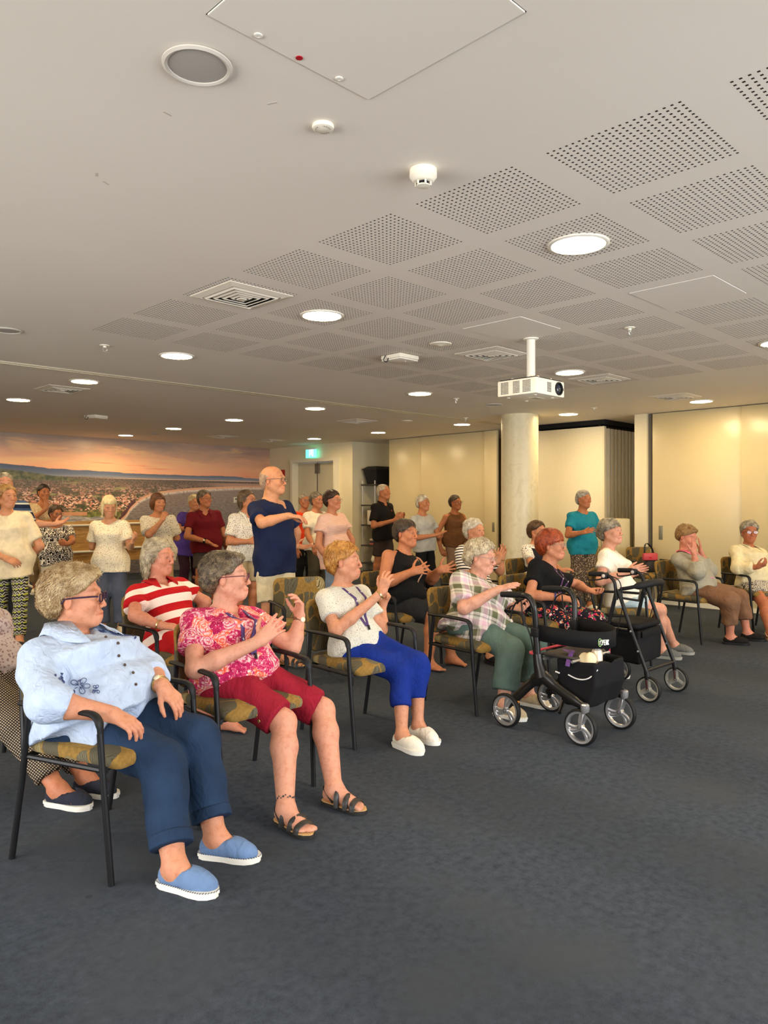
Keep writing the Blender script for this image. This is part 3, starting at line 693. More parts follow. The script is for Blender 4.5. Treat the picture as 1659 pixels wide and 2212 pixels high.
# ================================================================ chairs
def chair_fabric():
    n = NB('leaf_upholstery'); t = n.map(n.obj(), (1, 1, 1), rot=(.3, .2, .5))
    d = n.noisec(t, 6, 2); w = n.mix(.06, t, d); vec = n.map(w, (9, 9, 4.2), rot=(.25, .1, 0))
    cell = n.voro(vec, 1.15, 'Distance'); colr = n.sep(n.voro(vec, 1.15, 'Color'))[0]; edge = n.voro(vec, 1.15, 'Distance', 'DISTANCE_TO_EDGE')
    leaf = n.math('MULTIPLY', n.lt(cell, .60), n.gt(edge, .035))
    base = n.ramp(n.noise(n.obj(), 60, 3), [(.3, srgb(122, 94, 44)), (.7, srgb(146, 114, 58))])
    vein = n.sstep(n.wave(vec, 5.0, 3, 1.5), .1, .3)
    lc = n.ramp(colr, [(.0, srgb(92, 88, 72)), (.25, srgb(168, 150, 104)), (.5, srgb(112, 106, 86)), (.68, srgb(150, 134, 92)), (.84, srgb(86, 76, 50))], 'CONSTANT')
    c = n.mix(leaf, base, n.mix(n.math('MULTIPLY', vein, .85), srgb(74, 66, 46), lc))
    n.bump(n.noise(n.obj(), 500, 2), .25, .002)
    return n.out(c, .85, spec=.2)
M_FAB = chair_fabric()
def rbox_panel(w, h, t, r, n=5, bow=.0, R=None):
    pts = []
    for sx, sz, a0 in ((1, 1, 0), (-1, 1, 90), (-1, -1, 180), (1, -1, 270)):
        for k in range(n + 1):
            a = math.radians(a0 + 90 * k / n); pts.append((sx * (w / 2 - r) + r * math.cos(a), sz * (h / 2 - r) + r * math.sin(a)))
    return pts
def pillow(mb, w, h, t, r, frame):
    """soft rounded slab; frame(u, v, q) -> world"""
    pts = rbox_panel(w, h, t, r); rings = []
    for sc, q in ((.0, .5), (.55, .5), (.86, .47), (.96, .34), (1.0, .1), (1.0, -.1), (.96, -.34), (.86, -.47), (.55, -.5), (.0, -.5)):
        rings.append([frame(u * sc if sc < .8 else u - np.sign(u) * (1 - sc) * .12, v * sc if sc < .8 else v - np.sign(v) * (1 - sc) * .12, q * t) for u, v in pts])
    n = len(pts); v = np.array([p for r_ in rings for p in r_]); f = []
    for i in range(len(rings) - 1):
        for k in range(n): f.append([i * n + k, i * n + (k + 1) % n, (i + 1) * n + (k + 1) % n, (i + 1) * n + k])
    mb.add(v, f); return mb
ARMZ = .645
def make_chair(label):
    root = empty('armchair', (0, 0, 0), label, 'chair', 'stacking armchairs with leaf fabric')
    for s in (-1, 1):
        y = .265 * s; ya = .275 * s
        MB().tube([(-.275, y, 0), (-.215, y, .33), (-.165, ya, ARMZ - .012)], .0125, 10).build('leg', M_BLACKM, root, smooth=True)
        MB().tube([(.255, y, 0), (.225, ya, .38), (.208, ya, .57)], .0125, 10).build('leg', M_BLACKM, root, smooth=True)
        pa = rounded_path([(-.215, ya, ARMZ - .004), (.02, ya, ARMZ), (.205, ya, ARMZ - .006), (.214, ya, .52)], .05, 6)
        MB().tube(pa, [.017] + [.019] * (len(pa) - 3) + [.015, .013], 10, flat=.62, up=(0, 0, 1)).build('armrest', M_BLACKP, root, smooth=True)
        MB().tube([(-.225, y * .98, .425), (.225, y * .98, .425)], .011, 8).build('side_rail', M_BLACKM, root, smooth=True)
        MB().tube(rounded_path([(-.215, y * .97, .40), (-.262, y * .84, .56), (-.285, y * .80, .72)], .05), .011, 8).build('back_support', M_BLACKM, root, smooth=True)
    MB().tube([(.20, -.262, .425), (.20, .262, .425)], .011, 8).build('front_rail', M_BLACKM, root, smooth=True)
    MB().tube([(-.20, -.262, .425), (-.20, .262, .425)], .011, 8).build('rear_rail', M_BLACKM, root, smooth=True)
    def sf(u, v, q):
        z = .458 + q + .012 * (1 - (u / .25) ** 2) - (.035 * max(0, (v - .12) / .13) ** 2); return V(v + .012, u, z)
    pillow(MB(), .49, .48, .055, .06, sf).build('seat', M_FAB, root, smooth=True)
    def bf(u, v, q):
        x = -.262 - (v + .16) * .16 + .020 * (u / .22) ** 2 + q; return V(x, u, .655 + v)
    pillow(MB(), .45, .33, .042, .055, bf).build('backrest', M_FAB, root, smooth=True)
    return root
CHAIR0 = [None]
CH_LABELS = {}
def chair(r, d, face, label):
    if CHAIR0[0] is None: o = CHAIR0[0] = make_chair(label)
    else: o = copy_tree(CHAIR0[0]); o['label'] = label
    p = at(r, d); f = hdir(face); o.location = p; o.rotation_euler = (0, 0, math.atan2(f[1], f[0])); return o
def seat_of(r, d, face, off=-.06, z=.565): return at(r, d, z) + hdir(face) * off
SEATS = dict(S1=(-1.155, 3.157, -24), S2=(-.727, 3.80, -46), S3=(-.145, 4.73, -48), S4=(.675, 5.41, -51), S5=(1.35, 6.35, -46), S6=(2.25, 6.95, -24), S7=(3.28, 7.95, -50), S8=(4.22, 8.45, -73), S9=(-1.405, 5.0, -40), S10=(.15, 6.70, -46), S11=(.93, 7.45, -46), S12=(1.72, 8.25, -46), S13=(-2.10, 3.95, -30))
CL = dict(S1='black framed armchair nearest the camera, under the woman in pale blue', S2='armchair under the woman in the pink paisley top', S3='armchair under the woman in bright blue trousers', S4='armchair under the woman in the plaid tunic', S5='armchair under the red haired woman', S6='armchair under the woman in the white top, behind a walking frame', S7='armchair under the woman hiding her face', S8='armchair cut by the right edge under the woman in cream', S9='armchair under the woman in the striped polo', S10='armchair under the woman in the black sleeveless top', S11='armchair under the white haired woman in black and white stripes', S12='armchair behind the red haired woman, under the woman in a dark vest', S13='armchair cut by the left edge')
for k, (r, d, a) in SEATS.items(): chair(r, d, a, CL[k])
chair(-.60, 6.02, -66, 'empty armchair with a full leaf pattern back in front of the man in navy')
chair(3.72, 10.35, -78, 'empty armchair by the wall holding a black bag, left of the woman hiding her face')
chair(3.02, 10.55, -80, 'empty armchair behind the woman in teal')
chair(4.15, 9.95, -80, 'empty armchair against the sliding door, half hidden by the woman hiding her face') if False else None
# things on the chair by the wall
bp_ = at(3.70, 10.36)
e = empty('shoulder_bag', (bp_[0], bp_[1], .48), 'black shoulder bag on the empty armchair by the wall', 'bag')
def blob_bag(e, w, d_, h, m, name='bag_body', seed=3):
    nz = Noise3(18, seed, 8); v, f = mesh_sdf([ell((0, 0, h * .45), np.eye(3), (w / 2, d_ / 2, h * .55), .02), cone((-w * .3, 0, h * .2), (w * .3, 0, h * .2), h * .3, h * .3, .05)], .012, [(nz, .006)])
    v[:, 2] = np.maximum(v[:, 2], 0); return finish(name, v, f, m, e, V(0, 0, 0))
def finish(name, v, f, m, parent, base, tint=None, tc=None, smooth=True):
    me = np_mesh(name, v - base, f, smooth)
    return link(name, me, m, parent)
blob_bag(e, .34, .22, .24, plain('bag_black', (.014, .013, .013), .6))
MB().tube(rounded_path([(-.14, 0, .16), (-.12, .02, .36), (.0, .05, .42), (.12, .02, .34), (.14, 0, .16)], .08), .014, 8, flat=.3).build('strap', plain('bag_black', (.014, .013, .013), .6), e, smooth=True)
# ================================================================ walking frames
M_TYRE = plain('tyre_black', (.008, .008, .008), .6, spec=.25); M_SILV = plain('spoke_silver', (.62, .62, .62), .28, .85); M_GRIP = plain('grip_rubber', (.010, .010, .010), .65, spec=.2)
M_BAGN = plain('bag_nylon', (.007, .007, .008), .75, spec=.15, nscale=80, bump=.2)
def wheel(parent, c, axis, r, spokes=3, curved=True, m_spoke=None, closed_disc=False):
    w = empty('wheel', (0, 0, 0)); w.parent = parent
    w.name = 'wheel'
    ax = nrm(axis); c = np.asarray(c, float); a = nrm(np.cross(ax, V(0, 0, 1))); b = np.cross(ax, a); ms = m_spoke or M_SILV
    wt = .016
    ty = MB().lathe([(r * .86, -wt), (r * .93, -wt), (r * .985, -wt * .6), (r, 0), (r * .985, wt * .6), (r * .93, wt), (r * .86, wt), (r * .86, -wt)], c, ax, 40).build('tyre', M_TYRE, w, smooth=True)
    MB().lathe([(r * .74, -wt * .8), (r * .87, -wt * .9), (r * .87, wt * .9), (r * .74, wt * .8), (r * .78, 0), (r * .74, -wt * .8)], c, ax, 40).build('rim', ms, w, smooth=True)
    MB().lathe([(.0, -wt * 1.3), (r * .17, -wt * 1.2), (r * .2, 0), (r * .17, wt * 1.2), (0, wt * 1.3)], c, ax, 20).build('hub', ms, w, smooth=True)
    for k in range(spokes):
        for off in ((0,) if not curved else (-.16, .16)):
            t0 = k * math.tau / spokes + .5; pts = []
            for i in range(6):
                q = .14 + .64 * i / 5; t = t0 + off * (1 - q) * 1.5 + (.55 * (q - .14) if curved else 0) + off * 1.2 * q
                pts.append(c + (a * math.cos(t) + b * math.sin(t)) * r * q)
            MB().tube(pts, [.012 * r / .1] * 6 if curved else [.018 * r / .1] * 6, 8, flat=.6 if curved else .45, up=ax).build('spoke', ms, w, smooth=True)
    MB().lathe([(.012, -.02), (.012, .02)], c, ax, 12).build('axle', M_BLACKM, w, smooth=True)
    return w
def place(root, r, d, face):
    p = at(r, d); f = hdir(face); root.location = p; root.rotation_euler = (0, 0, math.atan2(f[1], f[0]))
# --- front rollator: moulded Y frame
R1 = empty('rollator', (0, 0, 0), 'black four wheeled walking frame with silver spoked wheels in front of the seated women', 'walking frame')
M_FRM = plain('frame_black_gloss', (.009, .008, .007), .3, spec=.35)
for s in (-1, 1):
    y = .235 * s; q = V(0, y, 0)
    leg = [V(-.275, y, .13), V(-.20, y, .20), V(-.10, y * .97, .30), V(-.01, y * .95, .37), V(.10, y * .97, .31), V(.21, y, .265), V(.295, y, .232)]
    MB().tube(rounded_path([leg[0], leg[1], leg[2], leg[3]], .05), [.026] * 2 + [.030] * (len(rounded_path([leg[0], leg[1], leg[2], leg[3]], .05)) - 4) + [.042, .048], 10, flat=.6, up=(0, 1, 0)).build('rear_leg', M_FRM, R1, smooth=True)
    pf = rounded_path([leg[3], leg[4], leg[5], leg[6]], .05); MB().tube(pf, [.048, .042] + [.032] * (len(pf) - 4) + [.027, .024], 10, flat=.6, up=(0, 1, 0)).build('front_leg', M_FRM, R1, smooth=True)
    MB().tube([V(-.01, y * .95, .36), V(-.035, y * .95, .44), V(-.045, y * .95, .50)], [.048, .034, .030], 12).build('node', M_FRM, R1, smooth=True)
    MB().tube([V(-.045, y * .95, .49), V(-.055, y * .95, .62)], .021, 12).build('post', M_FRM, R1, smooth=True)
    MB().box((-.055, y * .95, .635), (.056, .05, .06), bev=.01).build('height_clamp', M_BLACKP, R1, smooth=True)
    for dz in (.018, 0, -.018): MB().box((-.055, y * .95 - .026 * (1 if s < 0 else -1) * 1, .635 + dz), (.04, .004, .006)).build('clamp_rib', M_FRM, R1)
    ph = rounded_path([V(-.055, y * .95, .65), V(-.062, y, .80), V(-.10, y, .858), V(-.17, y, .860)], .07, 7); MB().tube(ph, .019, 12).build('handle_tube', M_FRM, R1, smooth=True)
    MB().tube([V(-.15, y, .861), V(-.23, y, .857), V(-.315, y, .850)], [.019, .021, .018], 12).build('grip', M_GRIP, R1, smooth=True)
    MB().tube(rounded_path([V(-.14, y, .835), V(-.20, y, .815), V(-.23, y, .76), V(-.245, y, .70)], .03), .007, 8, flat=.7).build('brake_lever', M_BLACKP, R1, smooth=True)
    MB().tube(rounded_path([V(-.16, y, .82), V(-.15, y, .72), V(-.09, y, .62), V(-.07, y * .9, .45)], .06), .0045, 6).build('brake_cable', M_BLACKP, R1, smooth=True)
    MB().lathe([(.019, .195), (.026, .222), (.026, .248), (.018, .256)], (.297, y, 0), seg=18).build('caster_cap', M_SILV, R1, smooth=True)
    for dy in (-.02, .02): MB().tube([V(.295, y + dy * .6, .20), V(.288, y + dy, .155), V(.268, y + dy, .11)], .0075, 8).build('fork', M_SILV, R1, smooth=True)
    wheel(R1, (.268, y, .110), (0, 1, 0), .110); wheel(R1, (-.262, y * 1.09, .110), (0, 1, 0), .110)
    MB().tube([V(-.262, y * 1.09, .10), V(-.262, y * .98, .11)], .014, 10).build('rear_axle', M_BLACKP, R1, smooth=True)
    MB().box((-.215, y * .93, .15), (.05, .03, .024), bev=.005).build('brake_block', M_BLACKP, R1, smooth=True)
MB().box((-.195, -.24, .172), (.035, .014, .02), bev=.003).build('orange_tag', plain('orange_tag', srgb(240, 140, 20), .5), R1)
MB().tube([V(-.02, -.22, .47), V(-.02, .22, .47)], .012, 10).build('cross_bar', M_SILV, R1, smooth=True)
MB().tube([V(.20, -.22, .485), V(.20, .22, .485)], .009, 10).build('cross_bar', M_SILV, R1, smooth=True)
MB().tube([V(-.05, -.215, .36), V(.11, .215, .16)], .011, 8).build('scissor_brace', M_FRM, R1, smooth=True)
MB().tube([V(-.05, .215, .36), V(.11, -.215, .16)], .011, 8).build('scissor_brace', M_FRM, R1, smooth=True)
def sf1(u, v, q): return V(.075 + v, u, .500 + q - .018 * (1 - (u / .2) ** 2))
pillow(MB(), .40, .25, .022, .03, sf1).build('seat', plain('seat_nylon', srgb(46, 40, 35), .7, nscale=60, bump=.2), R1, smooth=True)
MB().tube(rounded_path([V(-.085, -.20, .488), V(-.13, -.19, .492), V(-.13, .19, .492), V(-.085, .20, .488)], .04), .009, 8).build('pull_handle', plain('pull_red', srgb(196, 60, 74), .5), R1, smooth=True)
# back strap: a wide band that loops forward
band = []; 
for k in range(25):
    t = -1 + 2 * k / 24; a = t * math.pi / 2; band.append(V(-.03 + .37 * math.cos(a) ** .8 if abs(t) < 1 else -.03, .225 * math.sin(a), .635 - .02 * math.cos(a)))
vb = []; 
for p in band: vb += [p + V(0, 0, .048), p - V(0, 0, .052)]
me = np_mesh('back_strap', np.array(vb), np.array([[2 * i, 2 * i + 1, 2 * i + 3, 2 * i + 2] for i in range(24)])); bs = link('back_strap', me, plain('strap_black', (.007, .007, .008), .8, spec=.15), R1); md = bs.modifiers.new('t', 'SOLIDIFY'); md.thickness = .008; md.offset = 0
# lettering printed on the strap
def strap_pt(t, z): 
    a = t * math.pi / 2; return V(-.03 + .37 * max(math.cos(a), 0) ** .8, .225 * math.sin(a), .635 - .02 * math.cos(a) + z)
def strap_line(pts, m, name, r=.0022):
    out = []
    for t, z in pts:
        p = strap_pt(t, z); nn = nrm(strap_pt(t + .01, z) - strap_pt(t - .01, z)); o_ = np.cross(nn, V(0, 0, 1)); out.append(p + o_ * .0065)
    MB().tube(out, r, 6).build(name, m, bs, smooth=True)
M_LET = plain('print_white', srgb(225, 228, 220), .6); M_LEG = plain('print_green', srgb(150, 190, 120), .6)
def tt(x): return -.24 + x * .019                  # lettering advances towards the front of the band
L_ = {'P': [[(0, -1), (0, 1), (1.1, 1), (1.3, .6), (1.1, .1), (0, .1)]], 'E': [[(1.2, 1), (0, 1), (0, -1), (1.2, -1)], [(0, 0), (1, 0)]], 'R': [[(0, -1), (0, 1), (1.1, 1), (1.3, .6), (1.1, .1), (0, .1)], [(.5, .1), (1.3, -1)]], 'K': [[(0, -1), (0, 1)], [(1.2, 1), (.1, 0), (1.2, -1)]]}
for i, ch_ in enumerate('PERK'):
    for ln in L_[ch_]: strap_line([(tt(i * 1.9 + x), -.014 + y * .015) for x, y in ln], M_LET, 'letter', .0028)
strap_line([(tt(-2.0 + 1.35 * math.cos(a)), -.014 + .024 * math.sin(a)) for a in np.linspace(.3, 5.9, 14)], M_LEG, 'emblem')
strap_line([(tt(-2.6), -.006), (tt(-2.0), -.014), (tt(-1.0), .004)], M_LET, 'emblem'); strap_line([(tt(-2.0), -.014), (tt(-2.1), -.026)], M_LET, 'emblem')
# hanging bag
nz = Noise3(26, 5, 8)
def bagfn(p):
    q = np.abs(p - V(.20, 0, .350)) - V(.115, .16, .12); q[..., 0] += np.clip((.345 - p[..., 2]), 0, 1) * .35; return np.sqrt((np.maximum(q, 0) ** 2).sum(-1)) + np.minimum(q.max(-1), 0) - .02
v, f = mesh_sdf([Prim(bagfn, V(.04, -.2, .19), V(.37, .2, .50), .01), Prim(lambda p: np.maximum(np.maximum(np.abs(p[..., 0] - .262) - .060, np.abs(p[..., 1]) - .15), .40 - p[..., 2]), V(.15, -.2, .38), V(.37, .2, .56), .01, 's')], .009, [(nz, .004)])
bg = finish('hanging_bag', v, f, M_BAGN, R1, V(0, 0, 0))
MB().tube(rounded_path([V(.15, -.183, .395), V(.22, -.183, .375), V(.29, -.178, .39), V(.335, -.155, .45)], .05), .004, 6).build('reflective_piping', plain('piping_silver', srgb(220, 220, 218), .3), bg, smooth=True)
MB().tube([V(.06, -.183, .40), V(.09, -.185, .395)], .005, 6).build('reflective_piping', plain('piping_silver', srgb(220, 220, 218), .3), bg, smooth=True)
place(R1, 1.155, 4.79, -46)
def on_root(root, x, y, z):
    a = root.rotation_euler[2]; return V(root.location[0] + x * math.cos(a) - y * math.sin(a), root.location[1] + x * math.sin(a) + y * math.cos(a), z)
def thing_at(root, name, x, y, z, label, cat):
    o = empty(name, on_root(root, x, y, z), label, cat); o.rotation_euler[2] = root.rotation_euler[2]; return o
e = thing_at(R1, 'drink_bottle', .275, -.06, .40, 'silver capped bottle standing in the front walking frame bag', 'bottle')
MB().lathe([(.033, 0), (.034, .01), (.034, .13), (.028, .148), (.02, .152)], seg=24).build('flask', plain('flask_cream', srgb(214, 200, 176), .35, .3), e, smooth=True)
MB().lathe([(.024, .150), (.0245, .155), (.0245, .185), (.022, .190), (0, .190)], seg=24).build('cap', M_SILV, e, smooth=True)
e = thing_at(R1, 'cloth_pouch', .245, -.10, .415, 'bunched cream cloth in the front walking frame bag', 'cloth')
v, f = mesh_sdf([ell((0, -.01, .05), np.eye(3), (.062, .048, .055), .02), ell((.03, -.02, .085), np.eye(3), (.035, .03, .04), .02), ell((-.035, 0, .06), np.eye(3), (.035, .035, .05), .02)], .006, [(Noise3(60, 3, 8), .005)])
finish('cloth_body', v, f, plain('cloth_cream', srgb(226, 208, 168), .85), e, V(0, 0, 0))
e = thing_at(R1, 'lanyard_strap', .10, -.08, .512, 'purple lanyard lying across the front walking frame seat', 'lanyard')
MB().tube(rounded_path([V(-.06, .03, .004), V(-.02, -.01, .006), V(.02, -.03, .006), V(.055, -.075, .008), V(.062, -.115, -.015), V(.060, -.128, -.06)], .03), .014, 8, flat=.18, up=(0, 0, 1)).tube(rounded_path([V(-.03, .02, .005), V(.0, .03, .006), V(.035, -.02, .01), V(.05, -.06, .012)], .03), .012, 8, flat=.18, up=(0, 0, 1)).build('ribbon', plain('lanyard_purple', srgb(92, 52, 120), .7), e, smooth=True)
# --- second rollator: straight tube frame, seen from its front
R2 = empty('rollator', (0, 0, 0), 'black tubular walking frame with brake levers and curved back bar, behind the front one', 'walking frame')
for s in (-1, 1):
    y = .225 * s
    MB().tube([V(-.01, y, .80), V(.10, y, .50), V(.215, y, .22)], .0145, 10).build('front_leg', M_BLACKM, R2, smooth=True)
    MB().tube([V(-.02, y * .98, .80), V(-.08, y, .55), V(-.16, y, .33), V(-.235, y, .13)], .0145, 10).build('rear_leg', M_BLACKM, R2, smooth=True)
    MB().tube([V(.07, y, .505), V(-.095, y, .505)], .011, 8).build('seat_rail', M_BLACKM, R2, smooth=True)
    ph = rounded_path([V(-.02, y, .72), V(-.035, y, .86), V(-.09, y, .905), V(-.16, y, .905)], .05); MB().tube(ph, .0125, 10).build('handle_tube', M_BLACKM, R2, smooth=True)
    MB().tube([V(-.13, y, .906), V(-.25, y, .900)], .0185, 12).build('grip', M_GRIP, R2, smooth=True)
    MB().box((-.115, y, .895), (.05, .045, .05), bev=.012).build('brake_housing', M_BLACKP, R2, smooth=True)
    MB().lathe([(.014, 0), (.014, .004), (0, .005)], (-.115, y - .0235, .895), (0, -1, 0), 16).build('badge', plain('badge_silver', srgb(214, 206, 196), .3, .6), R2, smooth=True)
    MB().tube(rounded_path([V(-.10, y, .885), V(-.16, y - .01, .862), V(-.25, y - .01, .852), V(-.262, y, .872)], .03), .0055, 8).build('brake_lever', M_BLACKP, R2, smooth=True)
    MB().tube(rounded_path([V(-.09, y, .90), V(.02, y * 1.1, .88), V(.05, y * 1.12, .70), V(-.02, y * 1.06, .42), V(-.19, y, .20)], .10, 8), .0038, 6).build('brake_cable', M_BLACKP, R2, smooth=True)
    MB().tube([V(.215, y, .225), V(.225, y, .165)], [.018, .021], 12).build('caster_housing', M_BLACKP, R2, smooth=True)
    for dy in (-.022, .022): MB().tube([V(.225, y + dy, .165), V(.232, y + dy, .10)], .008, 8).build('fork', plain('fork_dark_red', srgb(60, 22, 20), .4), R2, smooth=True)
    wheel(R2, (.232, y, .095), (0, 1, 0), .095, 3, False, plain('spoke_grey', srgb(150, 150, 142), .4)); wheel(R2, (-.25, y * 1.1, .095), (0, 1, 0), .095, 3, False, plain('spoke_grey', srgb(150, 150, 142), .4))
    MB().tube([V(-.25, y * 1.1, .095), V(-.24, y, .12)], .012, 8).build('rear_axle', M_BLACKP, R2, smooth=True)
    for z in (.5, .36): MB().lathe([(.008, 0), (.008, .004), (0, .006)], (.10 if z == .5 else .157, y - .0145, z), (0, -1, 0), 10).build('bolt', M_SILV, R2, smooth=True)
MB().tube([V(.212, -.225, .225), V(.212, .225, .225)], .012, 10).build('cross_bar', M_BLACKM, R2, smooth=True)
MB().tube([V(-.09, -.225, .505), V(-.09, .225, .505)], .011, 8).build('cross_bar', M_BLACKM, R2, smooth=True)
MB().tube([V(-.05, -.21, .74), V(.04, .0, .70), V(-.05, .21, .74)], .009, 8).build('fold_brace', M_BLACKM, R2, smooth=True)
bb = [V(-.02 + .20 * math.cos(t) ** .7 if abs(math.cos(t)) > 1e-6 else -.02, .225 * math.sin(t), .80 + .05 * math.cos(t)) for t in np.linspace(-1.5, 1.5, 21)]
MB().tube(bb, [.014] * 4 + [.027] * 13 + [.014] * 4, 12).build('back_bar', M_GRIP, R2, smooth=True)
def sf2(u, v, q): return V(-.005 + v, u, .530 + q - .01 * (1 - (u / .2) ** 2))
pillow(MB(), .42, .27, .045, .05, sf2).build('seat', M_BAGN, R2, smooth=True)
nz = Noise3(22, 9, 8)
def bagfn2(p):
    q = np.abs(p - V(.02, 0, .375)) - V(.10, .165, .105); return np.sqrt((np.maximum(q, 0) ** 2).sum(-1)) + np.minimum(q.max(-1), 0) - .02
v, f = mesh_sdf([Prim(bagfn2, V(-.11, -.2, .24), V(.15, .2, .51), .01)], .009, [(nz, .005)]); bg2 = finish('hanging_bag', v, f, M_BAGN, R2, V(0, 0, 0))
MB().box((.145, 0, .47), (.008, .30, .05), bev=.004).build('flap', M_BAGN, bg2, smooth=True)
place(R2, 1.92, 5.72, -46)
pp_ = at(3.665, 10.25)
e = empty('red_purse', (pp_[0], pp_[1], .655), 'pinkish red hard purse resting on the black bag by the wall', 'purse')
a_ = math.atan2(*(hdir(10)[1::-1])); e.rotation_euler[2] = a_
MB().box((0, 0, .052), (.215, .06, .10), bev=.024).build('case', plain('purse_red', srgb(206, 72, 82), .45), e, smooth=True)
MB().tube(rounded_path([V(-.105, 0, .055), V(-.105, 0, .10), V(.105, 0, .10), V(.105, 0, .055)], .03), .005, 6).build('zip', plain('purse_dark', srgb(150, 36, 48), .5), e, smooth=True)
MB().lathe([(.016, 0), (.015, .004), (0, .006)], (-.01, -.030, .045), (0, -1, 0), 16).build('clasp', plain('purse_clasp', srgb(214, 20, 36), .3), e, smooth=True)
# ================================================================ folded tables at the mural
def wood_mat():
    n = NB('oak_laminate'); t = n.map(n.obj(), (1, 1, 9)); g = n.noise(t, 3.2, 5, .6, .6)
    c = n.ramp(g, [(.3, srgb(150, 108, 54)), (.5, srgb(188, 142, 80)), (.7, srgb(206, 162, 98))])
    s = n.sep(n.obj()); seam = n.lt(n.math('PINGPONG', n.math('ADD', s[2], .03), .13), .002); c = n.mix(n.math('MULTIPLY', seam, .5), c, srgb(110, 76, 36))
    return n.out(c, .42)
M_WOOD = wood_mat()
def flip_table(x0, x1, y, lab):
    cx = (x0 + x1) / 2; w = x1 - x0
    e = empty('flip_top_table', (cx, y, 0), lab, 'table', 'folded flip top tables')
    MB().box((0, 0, .74), (w, .028, .76), bev=.004).build('tabletop', M_WOOD, e, smooth=True)
    MB().box((0, 0, 1.121), (w, .030, .006)).build('edge_band', plain('edge_oak', srgb(206, 170, 110), .5), e)
    MB().tube([(-w / 2 + .06, -.05, 1.06), (w / 2 - .06, -.05, 1.06)], .019, 10).build('frame_rail', M_WHITE, e, smooth=True)
    MB().tube([(-w / 2 + .1, -.06, .60), (w / 2 - .1, -.06, .60)], .022, 10).build('lower_rail', M_WHITE, e, smooth=True)
    for s in (-1, 1):
        MB().box((s * (w / 2 - .12), -.075, .40), (.05, .05, .62), bev=.006).build('leg', M_WHITE, e, smooth=True)
        MB().box((s * (w / 2 - .12), -.085, .79), (.12, .09, .26), bev=.02).build('flip_hinge', M_BLACKP, e, smooth=True)
        MB().box((s * (w / 2 - .12), -.07, 1.03), (.05, .06, .14), bev=.01).build('flip_lever', M_BLACKP, e, smooth=True)
        MB().tube(rounded_path([(s * (w / 2 - .12), -.33, .075), (s * (w / 2 - .12), -.075, .10), (s * (w / 2 - .12), .22, .075)], .05), .02, 10).build('foot', M_WHITE, e, smooth=True)
        for yy in (-.33, .22): MB().lathe([(.03, -.012), (.03, .012)], (s * (w / 2 - .12), yy, .03), (1, 0, 0), 16).build('caster', M_BLACKP, e, smooth=True)
# positions are found from the two visible ends
flip_table(5.55, 7.35, 13.55, 'wood topped table folded upright behind the blond woman in floral cream')
flip_table(4.35, 6.15, 12.95, 'wood topped table folded upright behind the woman in animal print')
flip_table(7.25, 8.25, 13.9, 'wood topped table folded upright behind the brown haired woman')
# dark chairs stacked at the back
for k, (x, y, l) in enumerate(((9.05, 13.3, 'black plastic chair at the mural beside the woman in maroon'),)):
    e = empty('black_chair', (x, y, 0), l, 'chair')
    for sx in (-1, 1):
        for sy in (-1, 1): MB().tube([(sx * .22, sy * .22, 0), (sx * .18, sy * .18, .44)], .012, 8).build('leg', M_BLACKM, e, smooth=True)
    MB().box((0, 0, .455), (.46, .44, .03), bev=.012).build('seat', M_BLACKP, e, smooth=True); MB().box((.16, .19, .70), (.05, .42, .38), bev=.02).build('backrest', M_BLACKP, e, smooth=True, xf=[[1, 0, 0, 0], [0, 1, 0, -.19], [0, 0, 1, 0]])
# ================================================================ shelf in the niche
e = empty('wire_shelf', (11.1, 11.35, 0), 'chrome post shelf unit in the niche left of the sliding doors', 'shelf')
for x in (-.30, .30):
    for y in (-.19, .19): MB().tube([(x, y, 0), (x, y, 1.92)], .0125, 8).build('post', M_SILV, e, smooth=True)
for z in (.18, .55, .98, 1.40, 1.83): MB().box((0, 0, z), (.66, .42, .03), bev=.006).build('shelf_board', plain('shelf_black', (.03, .028, .025), .5), e, smooth=True)
ex, ey_ = 11.1, 11.35
e = empty('storage_tub', (ex + .02, ey_, 1.845), 'black plastic tub with a lid on top of the shelf', 'tub')
m = MB(); 
def frus(mb, a0, b0, z0, a1, b1, z1):
    v = [[sx * a, sy * b, z] for a, b, z in ((a0, b0, z0), (a1, b1, z1)) for sx, sy in ((-1, -1), (1, -1), (1, 1), (-1, 1))]
    mb.add(v, [[0, 3, 2, 1], [4, 5, 6, 7]] + [[i, (i + 1) % 4, 4 + (i + 1) % 4, 4 + i] for i in range(4)]); return mb
frus(m, .22, .15, 0, .29, .20, .30); m.build('tub_body', M_BLACKP, e)
frus(frus(MB(), .31, .22, .30, .31, .22, .325), .30, .21, .325, .22, .14, .38).build('lid', M_BLACKP, e)
for k, (dx, c, h, w) in enumerate(((-.26, (196, 186, 170), .30, .05), (-.205, (150, 60, 50), .27, .04), (-.16, (60, 56, 52), .31, .045), (-.11, (206, 130, 120), .26, .04), (-.06, (190, 180, 160), .30, .05), (0, (90, 84, 90), .28, .05), (.06, (170, 150, 120), .3, .05))):
    o = empty('binder', (ex + dx, ey_ - .06, .995), '%s binder on the middle shelf, number %s from the left' % (['cream', 'red', 'black', 'pink', 'pale', 'grey', 'tan'][k], ['one', 'two', 'three', 'four', 'five', 'six', 'seven'][k]), 'binder', 'binders on the middle shelf')
    MB().box((0, 0, h / 2), (w * .92, .24, h), bev=.004).build('cover', plain('binder_%d' % k, srgb(*c), .6), o, smooth=True); MB().box((0, -.121, h * .6), (w * .5, .003, h * .3)).build('spine_label', M_WHITE, o)
o = empty('paper_notice', (ex - .305, ey_ - .215, .92), 'white paper sheet hanging from the shelf post', 'paper'); 
MB().box((.05, -.01, 0), (.15, .004, .30)).build('sheet', M_WHITE, o)
